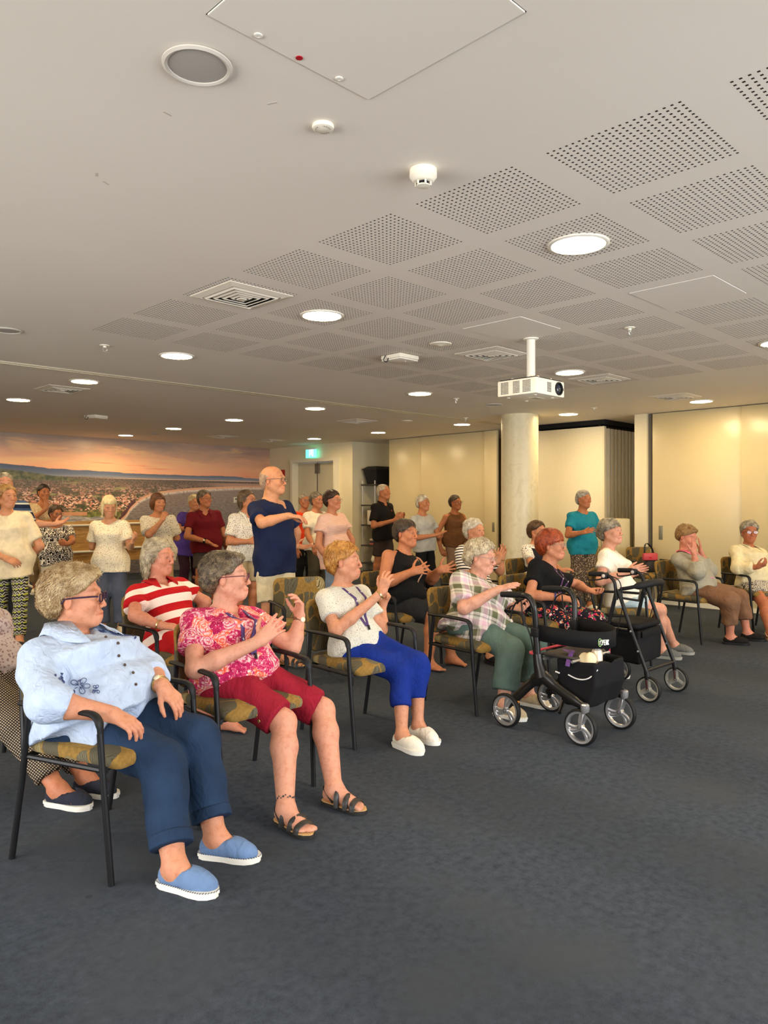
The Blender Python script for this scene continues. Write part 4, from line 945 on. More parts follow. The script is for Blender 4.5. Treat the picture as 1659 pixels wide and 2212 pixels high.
o = empty('folded_cloth', (ex - .12, ey_ - .08, .565), 'folded pinkish cloth on a low shelf', 'cloth')
for k, c in enumerate(((176, 90, 90), (60, 52, 66), (196, 170, 160))): MB().box((0, 0, .02 + .045 * k), (.26, .22, .04), bev=.018).build('fold', plain('fold_%d' % k, srgb(*c), .9), o, smooth=True)
o = empty('plush_bag', (ex - .16, ey_ - .10, .195), 'white and blue plastic bag on the lowest shelf', 'bag'); blob_bag(o, .22, .2, .26, plain('plastic_white', srgb(220, 214, 196), .4), seed=8)
o = empty('orange_cone', (ex + .06, ey_ - .12, .195), 'orange bundle on the lowest shelf', 'bundle'); blob_bag(o, .12, .12, .2, plain('orange_cloth', srgb(226, 96, 24), .6), seed=12)
gp = P(795, 1228, 14.6)
o = empty('green_bag', (11.0, 10.98, 0), 'green cloth bag on the floor of the niche', 'bag'); blob_bag(o, .55, .30, .38, plain('green_cloth', srgb(52, 72, 34), .9), seed=4)
# ================================================================ store and pocket
e = empty('av_trolley', (11.25, 7.55, 0), 'black equipment trolley with a pale top in the dark store beside the pillar', 'trolley')
MB().box((0, 0, .88), (.5, .55, .03), bev=.006).build('top_shelf', plain('trolley_top', srgb(190, 178, 150), .5), e, smooth=True)
MB().box((0, 0, .45), (.46, .5, .7), bev=.01).build('cabinet', M_BLACKP, e, smooth=True)
for sy in (-.2, .2): MB().lathe([(.04, -.015), (.04, .015)], (-.18, sy, .04), (0, 1, 0), 14).build('caster', M_BLACKP, e, smooth=True); MB().lathe([(.04, -.015), (.04, .015)], (.18, sy, .04), (0, 1, 0), 14).build('caster', M_BLACKP, e, smooth=True)
MB().box((.05, .0, .07), (.3, .4, .06)).build('base_shelf', M_BLACKP, e)
for k in range(4): MB().lathe([(.006, 0), (.005, .002), (0, .003)], (-.231, .1 - .06 * k, .60 + .05 * (k % 2)), (-1, 0, 0), 8).build('indicator', emit('led_blue', (.1, .25, 1), 6), e)
e = empty('cream_cabinet', (10.22, 5.50, 0), 'tall cream box cabinet standing before the stacked partition', 'cabinet')
M_CAB = plain('cabinet_cream', srgb(214, 200, 160), .4)
MB().box((0, .0, .62), (.34, .46, 1.20), bev=.035).build('case', M_CAB, e, smooth=True)
for yy in (-.10, .06): MB().box((-.172, yy, .62), (.006, .008, 1.12)).build('groove', plain('cabinet_groove', srgb(150, 138, 104), .5), e)
for sy in (-.16, .16):
    for sx in (-.1, .1): MB().lathe([(.025, 0), (.025, .03)], (sx, sy, 0), seg=12).build('foot', M_BLACKP, e)
DBG = False
# ================================================================ people
_skin = {}
def skin_mat(tone):
    if tone in _skin: return _skin[tone]
    n = NB('skin_' + str(len(_skin))); t = n.obj(); c = tuple(x * .86 for x in srgb(*tone))
    f = n.noise(t, 38, 4, .65); sp = n.noise(t, 160, 2, .6)
    col = n.ramp(f, [(.28, tuple(x * y for x, y in zip(c, (.84, .72, .66)))), (.5, c), (.75, tuple(min(1, x * y) for x, y in zip(c, (1.08, 1.06, 1.06))))])
    col = n.mix(n.math('MULTIPLY', n.sstep(sp, .58, .7), .18), col, tuple(x * y for x, y in zip(c, (.72, .52, .42))))
    col = n.mix(1.0, col, n.attrc('tint'), 'MULTIPLY')
    n.bump(n.math('ADD', n.noise(t, 130, 3), n.math('MULTIPLY', n.noise(n.map(t, (1, 1, 2.6)), 60, 4, .7, .8), 1.2)), .34, .005)
    _skin[tone] = n.out(col, .5, spec=.35, Subsurface_Weight=.12, Subsurface_Radius=(.012, .005, .003), Subsurface_Scale=.6)
    return _skin[tone]
_hair = {}
def hair_mat(c1, c2):
    key = (c1, c2)
    if key in _hair: return _hair[key]
    n = NB('hair_' + str(len(_hair))); t = n.obj()
    f = n.noise(t, 26, 4, .7); f2 = n.noise(n.map(t, (1, 1, .35)), 240, 2, .6)
    c = n.mix(n.sstep(n.math('ADD', n.math('MULTIPLY', f, .6), n.math('MULTIPLY', f2, .4)), .38, .62), srgb(*c1), srgb(*c2))
    c = n.mix(1.0, c, n.attrc('tint'), 'MULTIPLY')
    n.bump(f2, .5, .004)
    _hair[key] = n.out(c, .48, spec=.4); return _hair[key]
def set_tint(me, tint):
    a = me.attributes.new('tint', 'FLOAT_COLOR', 'POINT'); c = np.ones((len(me.vertices), 4), np.float32); c[:, :3] = tint; a.data.foreach_set('color', c.ravel())
def set_vec(me, name, vec):
    a = me.attributes.new(name, 'FLOAT_VECTOR', 'POINT'); a.data.foreach_set('vector', np.asarray(vec, np.float32).ravel())
# ---------------------------------------------------------------- hands
HAND = dict(flat=(6, 3, .55), relaxed=(20, 4, .6), open=(9, 10, .95), wide=(6, 15, 1.15), cup=(30, 4, .7), fist=(74, 1, .3), loose=(38, 4, .5), claw=(26, 12, .9))
def hand_prims(w, f, n, side, s, pose='relaxed', k=.009):
    """w wrist, f finger direction, n palm normal, side +1 right / -1 left"""
    f = nrm(f); n = nrm(np.asarray(n, float) - f * (np.asarray(n, float) @ f)); t = np.cross(f, n) * side; curl, spread, th = HAND[pose]
    out = []; lat = (.029, .0095, -.0105, -.029); ln = (.072, .080, .074, .057); kn = (.086, .090, .086, .078); rr = (.0104, .0106, .0102, .0090)
    for i in range(4):
        kp = w + s * (f * kn[i] + t * lat[i] - n * .002)
        out.append(cone(w + s * (t * lat[i] * .62 + f * .008), kp, .0145 * s, .0122 * s, .012 * s))
    out.append(cone(w + s * (t * .024 + f * .02 + n * .004), w + s * (t * .030 + f * .055 + n * .004), .015 * s, .011 * s, .012 * s))
    for i in range(4):
        b = w + s * (f * kn[i] + t * lat[i] - n * .002); sp = math.radians(spread * (1.5 - i)); d = f * math.cos(sp) + t * math.sin(sp); a = 0
        for j, (fr, r0, r1) in enumerate(((.46, 1.0, .92), (.30, .92, .82), (.24, .82, .62))):
            a += math.radians(curl * (1.0 if j == 0 else 1.15 if j == 1 else .8) * (1 + .12 * (i - 1)))
            q = d * math.cos(a) + n * math.sin(a); e = b + q * ln[i] * fr * s
            out.append(cone(b, e, rr[i] * r0 * s, rr[i] * r1 * s, .0035 * s if j == 0 else .002)); b = e
    b = w + s * (t * .022 + f * .018 + n * .004); d = nrm(f * (1.0 - .45 * th) + t * th + n * (.38 if curl < 60 else .9)); d2 = nrm(d + f * .35 + n * (.1 if curl < 60 else .5) - t * (.25 if curl > 15 else .05)); d3 = nrm(d2 + f * .2 - t * .1)
    for q, l, r0, r1 in ((d, .046, .0145, .0115), (d2, .034, .0112, .0098), (d3, .026, .0098, .0072)):
        e = b + q * l * s; out.append(cone(b, e, r0 * s, r1 * s, .006 * s)); b = e
    return out
# ---------------------------------------------------------------- heads
def head_frame(yaw, pitch=0, roll=0):
    F = hdir(yaw); p = math.radians(pitch); F = nrm(F * math.cos(p) + UPV * math.sin(p)); L = nrm(np.cross(UPV, F)); U = np.cross(F, L)
    r = math.radians(roll); L, U = L * math.cos(r) + U * math.sin(r), U * math.cos(r) - L * math.sin(r)
    return np.stack([F, L, U])
def head_prims(c, R, s, male=False, old=.5):
    w = lambda f, l, u: c + s * (R[0] * f + R[1] * l + R[2] * u)
    E = lambda ctr, rad, k=.02, op='u': ell(w(*ctr), R, np.array(rad) * s, k * s, op)
    C = lambda a, b, ra, rb, k=.02, op='u': cone(w(*a), w(*b), ra * s, rb * s, k * s, op)
    m = 1.08 if male else 1.0
    out = [E((-.014, 0, .035), (.097, .076, .084)), E((.030, 0, -.030), (.060, .058, .078), .03)]
    for q in (-1, 1):
        out += [C((-.004, .054 * q, -.048), (.066, .016 * q * m, -.092), .017 * m, .016 * m, .032), E((.062, .040 * q, -.022), (.024, .020, .022), .03)]
    out += [E((.079, 0, -.096), (.016, .019 * m, .016), .02), C((.078, -.034, .027), (.078, .034, .027), .013, .013, .018), C((.088, 0, -.075), (.09, 0, -.058), .017, .014, .02)]
    for q in (-1, 1): out += [E((.099, .034 * q, .007), (.017, .019, .0115), .012, 's')]
    for q in (-1, 1):
        out += [E((.0785, .0325 * q, .007), (.0142, .0165, .0142), .005), C((.0885, .020 * q, .0160), (.083, .045 * q, .0145), .0040, .0040, .006), E((.095, .0325 * q, .0060), (.0075, .0122, .0042), .0015, 's')]
    out += [C((.086, 0, .022), (.109, 0, -.026), .0080, .0095, .010), E((.110, 0, -.029), (.010, .0095, .0088), .006)]
    for q in (-1, 1): out += [E((.100, .0125 * q, -.033), (.0105, .0068, .0078), .006)]
    for q in (-1, 1): out += [C((.1010, 0, -.0580), (.090, .024 * q, -.0605), .0056, .0034, .005), C((.0995, 0, -.0695), (.089, .022 * q, -.0635), .0064, .0034, .005)]
    out += [C((.110, -.012, -.0632), (.110, .012, -.0632), .0032, .0032, .003, 's')]
    for q in (-1, 1):
        out += [cone(w(.094, .018 * q, -.034), w(.088, .034 * q, -.062), .0022 * s, .0018 * s, .006 * s, 's')]
        out += [ell(w(-.012, .077 * q, -.006), np.stack([nrm(R[0] - .35 * q * R[1] * -1), nrm(R[1] + .35 * q * R[0] * -1), R[2]]), np.array((.017, .0075, .031)) * s, .006 * s), ell(w(-.006, .086 * q, -.001), R, np.array((.009, .006, .017)) * s, .004 * s, 's')]
    return out
def head_tint(v, c, R, s, brow, lip=(1.0, .72, .70), blush=.5, eyes=False):
    q = (v - c) @ R.T / s; f, l, u = q[:, 0], np.abs(q[:, 1]), q[:, 2]; t = np.ones((len(v), 3))
    def mixin(m, col): 
        nonlocal t
        t = t * (1 - m[:, None]) + np.array(col) * m[:, None]
    bl = np.exp(-(((l - .040) / .020) ** 2 + ((u + .024) / .022) ** 2)) * (f > .03) * blush; mixin(bl, (1.0, .78, .72))
    ns = np.exp(-((l / .014) ** 2 + ((u + .028) / .014) ** 2)) * (f > .095) * .5; mixin(ns, (1.0, .78, .72))
    mixin((l > .070) * (np.abs(u) < .04) * (np.abs(f) < .03) * .5, (1.0, .78, .70))
    lp = np.exp(-(((u + .0632) / .0085) ** 4)) * np.exp(-((l / .023) ** 4)) * (f > .082); mixin(lp * .9, lip)
    mo = np.exp(-(((u + .0632) / .0018) ** 2)) * np.exp(-((l / .022) ** 4)) * (f > .08); mixin(mo * .8, (.5, .3, .28))
    by = .030 + .006 * np.cos((l - .034) / .02 * 1.2)
    bw = np.exp(-((u - by) / .0055) ** 2 * 1.0) * np.exp(-((l - .034) / .019) ** 4) * (f > .05); mixin(bw * .75, brow)
    ew = np.exp(-(((u - .0125) / .003) ** 2)) * np.exp(-(((l - .0325) / .015) ** 4)) * (f > .07); mixin(ew * .45, (.55, .4, .36))
    eb = np.exp(-(((u + .010) / .008) ** 2)) * np.exp(-(((l - .032) / .016) ** 4)) * (f > .06); mixin(eb * .22, (.75, .55, .5))
    if eyes: mixin(np.exp(-(((u - .007) / .0048) ** 4)) * np.exp(-(((l - .0325) / .011) ** 4)) * (f > .06) * .85, (.16, .12, .10))
    for a in (.055, .068, .080): mixin(np.exp(-(((u - a) / .0016) ** 2)) * np.exp(-((l / .04) ** 4)) * (f > .04) * .2, (.72, .55, .48))
    return t
M_EYEW = plain('eye_white', (.55, .52, .48), .2); M_IRIS = plain('iris', (.07, .075, .07), .1); 
M_GLASSLENS = M_GLASS.copy(); M_GLASSLENS.name = 'spectacle_lens'
for _n in list(M_GLASSLENS.node_tree.nodes):
    if _n.type == 'FRESNEL': M_GLASSLENS.node_tree.nodes.remove(_n)
    elif _n.type == 'MIX_SHADER': _n.inputs[0].default_value = .06
# ---------------------------------------------------------------- hair
HAIRLINE = dict(
    short=[(-.13, -.10), (-.085, -.072), (-.05, -.050), (-.03, -.042), (.0, -.034), (.014, -.020), (.024, .016), (.036, .040), (.05, .056), (.075, .074), (.09, .084), (.2, .1)],
    fringe=[(-.13, -.10), (-.085, -.070), (-.05, -.046), (-.03, -.038), (.0, -.030), (.014, -.012), (.024, .024), (.032, .046), (.042, .080), (.05, .2), (.2, .2)],
    swept=[(-.13, -.10), (-.085, -.068), (-.05, -.046), (-.03, -.038), (.0, -.030), (.014, -.012), (.024, .022), (.034, .040), (.05, .056), (.07, .074), (.085, .086), (.098, .12), (.11, .2), (.2, .2)],
    bob=[(-.16, -.005), (-.10, .010), (-.06, .022), (-.02, .034), (.02, .042), (.04, .060), (.05, .2), (.2, .2)],
    bobopen=[(-.16, -.035), (-.10, -.030), (-.06, -.026), (-.03, -.024), (-.005, .006), (.02, .030), (.05, .056), (.075, .078), (.09, .088), (.2, .1)],
    balding=[(-.13, -.10), (-.085, -.075), (-.05, -.050), (-.02, -.015), (.0, .01), (.03, .0), (.045, -.03), (.06, -.08), (.2, -.2)])
def hair_prims(c, R, s, style, vol, length):
    w = lambda f, l, u: c + s * (R[0] * f + R[1] * l + R[2] * u)
    E = lambda ctr, rad, k=.03: ell(w(*ctr), R, np.array(rad) * s, k * s)
    out = [E((-.020, 0, .036 + vol * .35), (.097 + vol, .078 + vol * .85, .086 + vol * .75)), E((-.068, 0, -.012), (.042 + vol, .062 + vol * .6, .066), .04)]
    if style in ('bob', 'bobopen'):
        for q in (-1, 1): out.append(E((-.020, .066 * q, -.02 - length * .4), (.052, .022 + vol * .5, .06 + length * .5), .03))
        out.append(E((-.062, 0, -.03 - length * .35), (.040, .072 + vol * .4, .06 + length * .5), .04))
    if style in ('swept',): out.append(E((.054, .0, .086 + vol * .4), (.038, .056, .022), .03))
    hl = np.array(HAIRLINE[style]); bottom = -.078 - length
    def face(p):
        q = (p - c) @ R.T / s; f, u = q[..., 0], q[..., 2]
        return -np.maximum(f - np.interp(u, hl[:, 0], hl[:, 1]), bottom - u) * s * .8
    return out, Prim(face, c - .3 * s, c + .3 * s, .010 * s, 's')
def build_hair(c, R, s, style, vol, length, curl, h, nstr, seed, slen, sw=.0016, stand=0.0):
    vol = vol * .78 if vol > 0 else vol; u, cut = hair_prims(c, R, s, style, vol, length)
    ns = Noise3(70 if curl > .3 else 45, seed, 12); ns2 = Noise3(150, seed + 1, 12)
    v, f = mesh_sdf(u + [cut], h, [(ns, (.0022 + .0040 * curl) * s), (ns2, (.0006 + .0020 * curl) * s)])
    tint = np.full((len(v), 3), .82)
    if nstr <= 0 or len(v) < 10: return v, f, tint
    r = np.random.default_rng(seed); q = (v - c) @ R.T / s
    # strands grow away from the crown and lie on the shape of the head
    vn = np.zeros_like(v); a, b, d = v[f[:, 0]], v[f[:, 1]], v[f[:, 3]]; fn = np.cross(b - a, d - a)
    for k in range(4): np.add.at(vn, f[:, k], fn)
    vn /= np.linalg.norm(vn, axis=1)[:, None] + 1e-12
    ctr = c + s * (R[0] * -.02 + R[2] * .03)
    outw = ((v - ctr) * vn).sum(1) > -.02
    pick = r.choice(np.nonzero(outw)[0], nstr); p = v[pick] - vn[pick] * .002; n0 = vn[pick]
    crown = c + s * (R[0] * -.045 + R[2] * .13); pts = [p]; S = 5; L = slen * s * r.uniform(.6, 1.25, nstr)
    qf = q[pick]; L = np.where((qf[:, 0] > .04) & (qf[:, 2] < .095), L * .28, L); L = np.where((qf[:, 0] > -.035) & (qf[:, 0] < .05) & (qf[:, 2] < .06) & (style not in ('bob', 'bobopen')), L * .45, L)
    ph = r.uniform(0, 6.28, nstr); jit = r.normal(size=(nstr, 3)) * (.13 + .42 * curl)
    er = np.array([.097 + vol, .078 + vol * .85, .086 + vol * .75]) * s; met = lambda x: np.linalg.norm(((x - ctr) @ R.T) / er, axis=1)
    m0 = np.maximum(met(p), 1.0) * (1.045 + .06 * curl + stand * .2 + (.30 if style in ('bob', 'bobopen') else 0))
    for k in range(1, S):
        g = p - crown; g = g - n0 * (g * n0).sum(1)[:, None]; g /= np.linalg.norm(g, axis=1)[:, None] + 1e-9
        if style in ('bob', 'bobopen', 'fringe'): g = g * .6 + np.array([0, 0, -.8])
        if style == 'swept': g = g * .35 - R[0] * .75 + np.array([0, 0, -.25])
        if style == 'bobopen': g = np.where(((qf[:, 0] > .03) & (qf[:, 2] > .03))[:, None], R[1] * np.sign(qf[:, 1])[:, None] * .8 - R[0] * .5 - R[2] * .15, g)
        g = g + jit + n0 * (.06 + stand - .10 * k) + curl * .9 * np.stack([np.sin(ph + k * 1.6), np.cos(ph * 1.3 + k * 1.6), np.sin(ph * .7 + k * 1.5)], 1)
        g /= np.linalg.norm(g, axis=1)[:, None]; p = p + g * (L / (S - 1))[:, None]
        mm = met(p); p = np.where((mm > m0)[:, None], ctr + (p - ctr) * (m0 / mm)[:, None], p); pts.append(p)
    pts = np.stack(pts, 1); pts = np.clip(pts, -1e3, 1e3); tan = np.gradient(pts, axis=1); sd = np.cross(tan, n0[:, None]); sd /= np.linalg.norm(sd, axis=2)[..., None] + 1e-9
    wd = (sw * s * np.array([.9, 1.0, .9, .7, .25]))[None, :, None] * r.uniform(.7, 1.4, (nstr, 1, 1))
    vv = np.stack([pts - sd * wd, pts + sd * wd], 2).reshape(-1, 3)
    i = np.arange(nstr)[:, None] * (S * 2) + np.arange(S - 1)[None] * 2; i = i.ravel(); ff = np.stack([i, i + 1, i + 3, i + 2], 1)
    tn = np.repeat(np.clip(r.normal(1.0, .17, nstr), .6, 1.35), S * 2)[:, None] * np.ones(3)
    return np.concatenate([v, vv]), np.concatenate([f, ff + len(v)]), np.concatenate([tint, tn])
# ---------------------------------------------------------------- solving a pose from where joints are seen
def on_ray(parent, L, px, py, sg):
    v = nrm(P(px, py, 1.0) - CAM); q = parent - CAM; b = v @ q; disc = L * L - (q @ q - b * b)
    if disc < 0:
        p = CAM + b * v; d = np.linalg.norm(p - parent)
        return p if d < L * 1.12 else parent + (p - parent) / d * L * 1.12
    return CAM + (b + sg * math.sqrt(disc)) * v
def two_bone(h, a, l1, l2, px=None, hint=None):
    D = np.linalg.norm(a - h); D = max(D, 1e-3)
    if D >= (l1 + l2) * .998:
        k = D / (l1 + l2) * 1.002; l1 *= k; l2 *= k
    e = (a - h) / D; x = (l1 * l1 - l2 * l2 + D * D) / (2 * D); r = math.sqrt(max(l1 * l1 - x * x, 0)); u = nrm(np.cross(e, V(.3, .5, .8))); w = np.cross(e, u); best = None
    for k in range(120):
        t = k * math.tau / 120; p = h + e * x + r * (u * math.cos(t) + w * math.sin(t))
        sc = 0.0
        if px is not None: qx, qy = proj(p); sc += ((qx - px[0]) ** 2 + (qy - px[1]) ** 2) / (FPX / (((p - CAM) @ FWD)) * .1) ** 2
        if hint is not None: sc -= (.15 if px is not None else 1) * nrm(p - (h + e * x)) @ hint if r > 1e-4 else 0
        if best is None or sc < best[0]: best = (sc, p)
    return best[1]
F_PROF = [(-.26, .150, .095, -.01), (-.12, .172, .118, -.012), (.0, .174, .120, -.004), (.12, .160, .112, .010), (.26, .146, .104, .012), (.40, .146, .100, .010), (.55, .154, .112, .026), (.66, .158, .116, .032), (.76, .160, .100, .018), (.88, .158, .082, .0), (.95, .120, .066, -.006), (1.02, .062, .052, -.01)]
M_PROF = [(-.26, .145, .095, -.01), (-.12, .160, .108, -.008), (.0, .160, .108, .0), (.12, .156, .110, .008), (.26, .152, .110, .012), (.40, .156, .110, .012), (.55, .166, .114, .014), (.66, .172, .114, .014), (.76, .176, .104, .008), (.88, .174, .088, .0), (.95, .130, .068, -.006), (1.02, .066, .054, -.01)]
def finish(name, v, f, m, parent, base, tint=None, tc=None, smooth=True):
    me = np_mesh(name, v - base, f, smooth)
    if tint is not None: set_tint(me, tint)
    if tc is not None: set_vec(me, 'tc', tc)
    return link(name, me, m, parent)
PEOPLE = []
def person(label, group, face, H=1.60, male=False, d=None, pelvis=None, seat=None, neck=None, head=None, hface=None, hpitch=0, hroll=0, hs=1.0,
           fat=1.0, belly=0.0, bust=1.0, shw=1.0, arms=None, legs=None, skin=(214, 158, 124), top=None, bottom=None, shoe=None, hair=None, brow=(.45, .38, .33), glasses=None,
           extras=None, lod=None, seed=1, lean=None, nb=.035, nkd=.168, shr=0.0, arm=1.0, leg=1.0):
    s = H / 1.60; ft = fat
    base = None; seated = seat is not None
    Fv = hdir(face); Lv = nrm(np.cross(UPV, Fv)); Rv = -Lv
    if seated: pel = np.asarray(seat, float); dd = (pel - CAM) @ FWD
    else: pel = P(pelvis[0], pelvis[1] if len(pelvis) > 1 else HY, d); pel[2] = .535 * H if len(pelvis) < 2 else pel[2]; dd = d
    lod = lod if lod is not None else (0 if dd < 4.3 else 1 if dd < 7.2 else 2)
    hb, hh, hd, hc = ((.0105, .0034, .0038, .0090), (.0130, .0048, .0052, .0120), (.0180, .0075, .0078, .0160))[lod]
    ft = 1 + (fat - 1) * .65
    hS = hs * (H / 1.60) ** .6 * (1.03 if male else .99)
    hcn = P(head[0], head[1], dd - (lean if lean is not None else (.13 if seated else -.03)) * (Fv @ FWD))
    nk = hcn - UPV * nkd * hS - Fv * nb * s
    TL = np.linalg.norm(nk - pel)
    base = V(pel[0], pel[1], 0)
    up = nrm(nk - pel); fr = nrm(Fv - up * (Fv @ up)); lt = np.cross(up, fr); A = np.stack([lt, fr, up])
    root = empty('person', base, label, 'person', group)
    R = head_frame(hface if hface is not None else face, hpitch, hroll)
    prof = np.array(M_PROF if male else F_PROF, float); z = prof[:, 0].copy(); prof[:, 0] *= TL
    prof[:, 1:3] *= s * (.55 + .45 * ft) if False else s; wv = np.interp(z, [-.3, .1, .5, .9, 1.1], [1, 1, 1, .35, 0]); prof[:, 1] *= 1 + (ft - 1) * wv * .8; prof[:, 2] *= 1 + (ft - 1) * wv
    bl = np.exp(-((z - .22) / .22) ** 2) * belly; prof[:, 2] += bl * .5; prof[:, 3] += bl * .5
    bu = np.exp(-((z - .62) / .12) ** 2) * (bust - 1) * .03; prof[:, 2] += bu; prof[:, 3] += bu
    sx = .163 * s * shw * (1 + (ft - 1) * .45) * (1.10 if male else 1.0)
    sh = {1: nk - lt * sx - up * .062 * s - fr * .006, -1: nk + lt * sx - up * .062 * s - fr * .006}      # +1 right arm, -1 left arm
    hip = {1: pel - lt * .085 * s * ft ** .5, -1: pel + lt * .085 * s * ft ** .5}
    UA, FA, HA = .275 * s, .235 * s, 1.0 * s ** .7
    am = {}; ar0 = .040 * s * (.5 + .5 * ft) * arm + .022
    arms = arms or {}
    for sd, key in ((1, 'R'), (-1, 'L')):
        a = arms.get(key)
        if a is None:
            el = sh[sd] + V(0, 0, -UA * .98) - lt * sd * .05 + fr * -.02; wr = el + V(0, 0, -FA * .95) + fr * .08; hf = nrm(wr - el); hn = lt * sd; ps = 'relaxed'
        else:
            cw = a[5] if len(a) > 5 else 80; best = None; tl = loft(pel, A, prof + np.array([0, .016, .016, 0]), .02)
            for ge in (a[0][2], -1, -.6, -.25, .25, .6):
                el_ = on_ray(sh[sd], UA, a[0][0], a[0][1], ge)
                for gw in (a[1][2], -1, -.6, -.25, .25, .6, 1):
                    wr_ = on_ray(el_, FA, a[1][0], a[1][1], gw)
                    sm = np.concatenate([sh[sd] + (el_ - sh[sd]) * np.array([.7, 1.0])[:, None], el_ + (wr_ - el_) * np.array([.25, .5, .75, 1.0])[:, None]])
                    cost = np.maximum(0, ar0 - tl.fn(sm)).sum() * cw + abs(ge - a[0][2]) * .35 + abs(gw - a[1][2]) * .3
                    if best is None or cost < best[0]: best = (cost, el_, wr_)
            el, wr = best[1:]
            if cw > 0:
                for _ in range(14):
                    if tl.fn(el[None])[0] > ar0 * .75: break
                    el = el - lt * sd * .01
                for _ in range(8):
                    if tl.fn(((el + wr) / 2)[None])[0] > ar0 * .6: break
                    wr = wr + fr * .008; el = el - lt * sd * .004 + fr * .004
            if DBG: print('ARM', label[:30], key, 'cost %.2f' % best[0], 'sdf', np.round(tl.fn(np.stack([sh[sd], el, (el + wr) / 2, wr])), 3), 'len', np.round([np.linalg.norm(el - sh[sd]), np.linalg.norm(wr - el)], 2), 'TL', round(TL, 2))
            tip = on_ray(wr, .16 * HA, a[2][0], a[2][1], a[2][2]); hf = tip - wr; hn = camv(*a[3]); ps = a[4] if len(a) > 4 else 'relaxed'
        am[sd] = (sh[sd], el, wr, nrm(hf), hn, ps)
    TH, SHN, AH = .395 * s * leg, .385 * s * leg, .075
    lg = {}
    legs = legs or {}
    for sd, key in ((1, 'R'), (-1, 'L')):
        l = legs.get(key)
        if l is None: an = V(hip[sd][0], hip[sd][1], AH) - lt * sd * .02 + fr * .0; kne = two_bone(hip[sd], an, max(TH, (hip[sd][2] - AH) * .51), max(SHN, (hip[sd][2] - AH) * .5), None, Fv); td = nrm(Fv + -lt * sd * .18)
        else:
            an = G(l['a'][0], l['a'][1], AH); kne = two_bone(hip[sd], an, TH, SHN, l.get('k'), Fv + V(0, 0, .4)); td = hdir(l.get('t', face - 10 * sd))
        lg[sd] = (hip[sd], kne, an, td)
    # ---- skin: one continuous body
    ar = .040 * s * (.5 + .5 * ft) * arm; lr = s * (.45 + .55 * ft) * leg ** .0
    sk = []
    pr = prof[prof[:, 0] > -.16 * TL].copy() if seated else prof.copy(); pr[:, 1:3] -= .010; pr[:, 1:3] = np.maximum(pr[:, 1:3], .03)
    sk.append(loft(pel, A, pr, .03))
    sk.append(cone(nk - up * .02 * s + fr * -.004, hcn - R[2] * .05 * hS - R[0] * .016 * hS, .058 * s * (1.08 if male else .95), .050 * hS * (1.08 if male else .95), .03))
    if ft > 1.05 or True: sk.append(cone(nk + fr * .035 * s, hcn - R[2] * .085 * hS + R[0] * .035 * hS, .030 * s, .026 * hS, .04))
    for sd in (1, -1):
        a, e, w, hf, hn, ps = am[sd]
        sk += [cone(nk - up * .02 * s - lt * sd * .03, a + up * .004, .042 * s, .040 * s, .04), cone(a, e, .043 * s * (.5 + .5 * ft) * arm, ar, .03), cone(e, e + (w - e) * .32, ar * .97, ar * 1.0, .02), cone(e + (w - e) * .32, w, ar * 1.0, ar * .66, .02)]
        h, k, n_, td = lg[sd]
        sk += [cone(h, k, .080 * lr, .054 * lr, .03), cone(k, k + (n_ - k) * .3, .052 * lr, .055 * lr, .03), cone(k + (n_ - k) * .3, n_, .055 * lr, .034 * lr, .03)]
    feet = []
    bare = shoe is None or shoe.get('kind') in ('bare', 'sandal')
    for sd in (1, -1):
        h, k, n_, td = lg[sd]; sl = np.cross(UPV, td); g = V(n_[0], n_[1], 0); fl = s ** .8; big = -sl * sd      # inner side towards the other foot
        inner = sl * sd
        zf = .012 if shoe is None or shoe.get('kind') == 'bare' else .024
        sk += [cone(n_, g - td * .030 * fl + V(0, 0, zf + .026), .036 * lr, .030, .025), cone(n_ + td * .01, g + td * .10 * fl + V(0, 0, zf + .020), .034, .024, .03), cone(g - td * .03 * fl + V(0, 0, zf + .022), g + td * .11 * fl + V(0, 0, zf + .016) + inner * .018, .026, .018, .02), cone(g + V(0, 0, zf + .018) - inner * .012, g + td * .10 * fl + V(0, 0, zf + .013) - inner * .026, .022, .016, .02)]
        if bare:
            for q, (lt_, ln_, r_) in enumerate(((.030, .165, .012), (.012, .168, .0088), (-.003, .160, .0084), (-.017, .150, .008), (-.030, .138, .008))):
                sk.append(cone(g + td * .11 * fl + inner * lt_ * .8 + V(0, 0, zf + .014), g + td * ln_ * fl + inner * lt_ * 1.1 + V(0, 0, zf + .006), r_ * 1.05, r_, .006))
        feet.append((g, td, sl, inner, fl, n_))
    v, f = mesh_sdf(sk, hb); tin = np.ones((len(v), 3)); parts = [(v, f)]; tints = [tin]
    hp = head_prims(hcn, R, hS, male) + sk[1:3]
    cl = (hcn - .16 * hS - np.abs(R[2]) * 0, hcn + .17 * hS)
    v, f = mesh_sdf(hp, hh, None, (hcn - V(.17, .17, .15) * hS, hcn + V(.17, .17, .17) * hS)); parts.append((v, f)); tints.append(head_tint(v, hcn, R, hS, brow, blush=.35, eyes=lod == 2))
    for sd in (1, -1):
        a, e, w, hf, hn, ps = am[sd]; hpz = hand_prims(w, hf, hn, sd, HA * (1.06 if male else .97), ps)
        v, f = mesh_sdf(hpz + [cone(e + (w - e) * .75, w + hf * .012, ar * .74, ar * .62, .02)], hd); t_ = np.ones((len(v), 3)); dist = np.linalg.norm(v - w, axis=1); t_[:] = 1 - np.clip((dist - .09) / .1, 0, 1)[:, None] * np.array([0, .10, .10]); parts.append((v, f)); tints.append(t_)
    v, f = merge(parts); finish('body', v, f, skin_mat(skin), root, base, np.concatenate(tints))
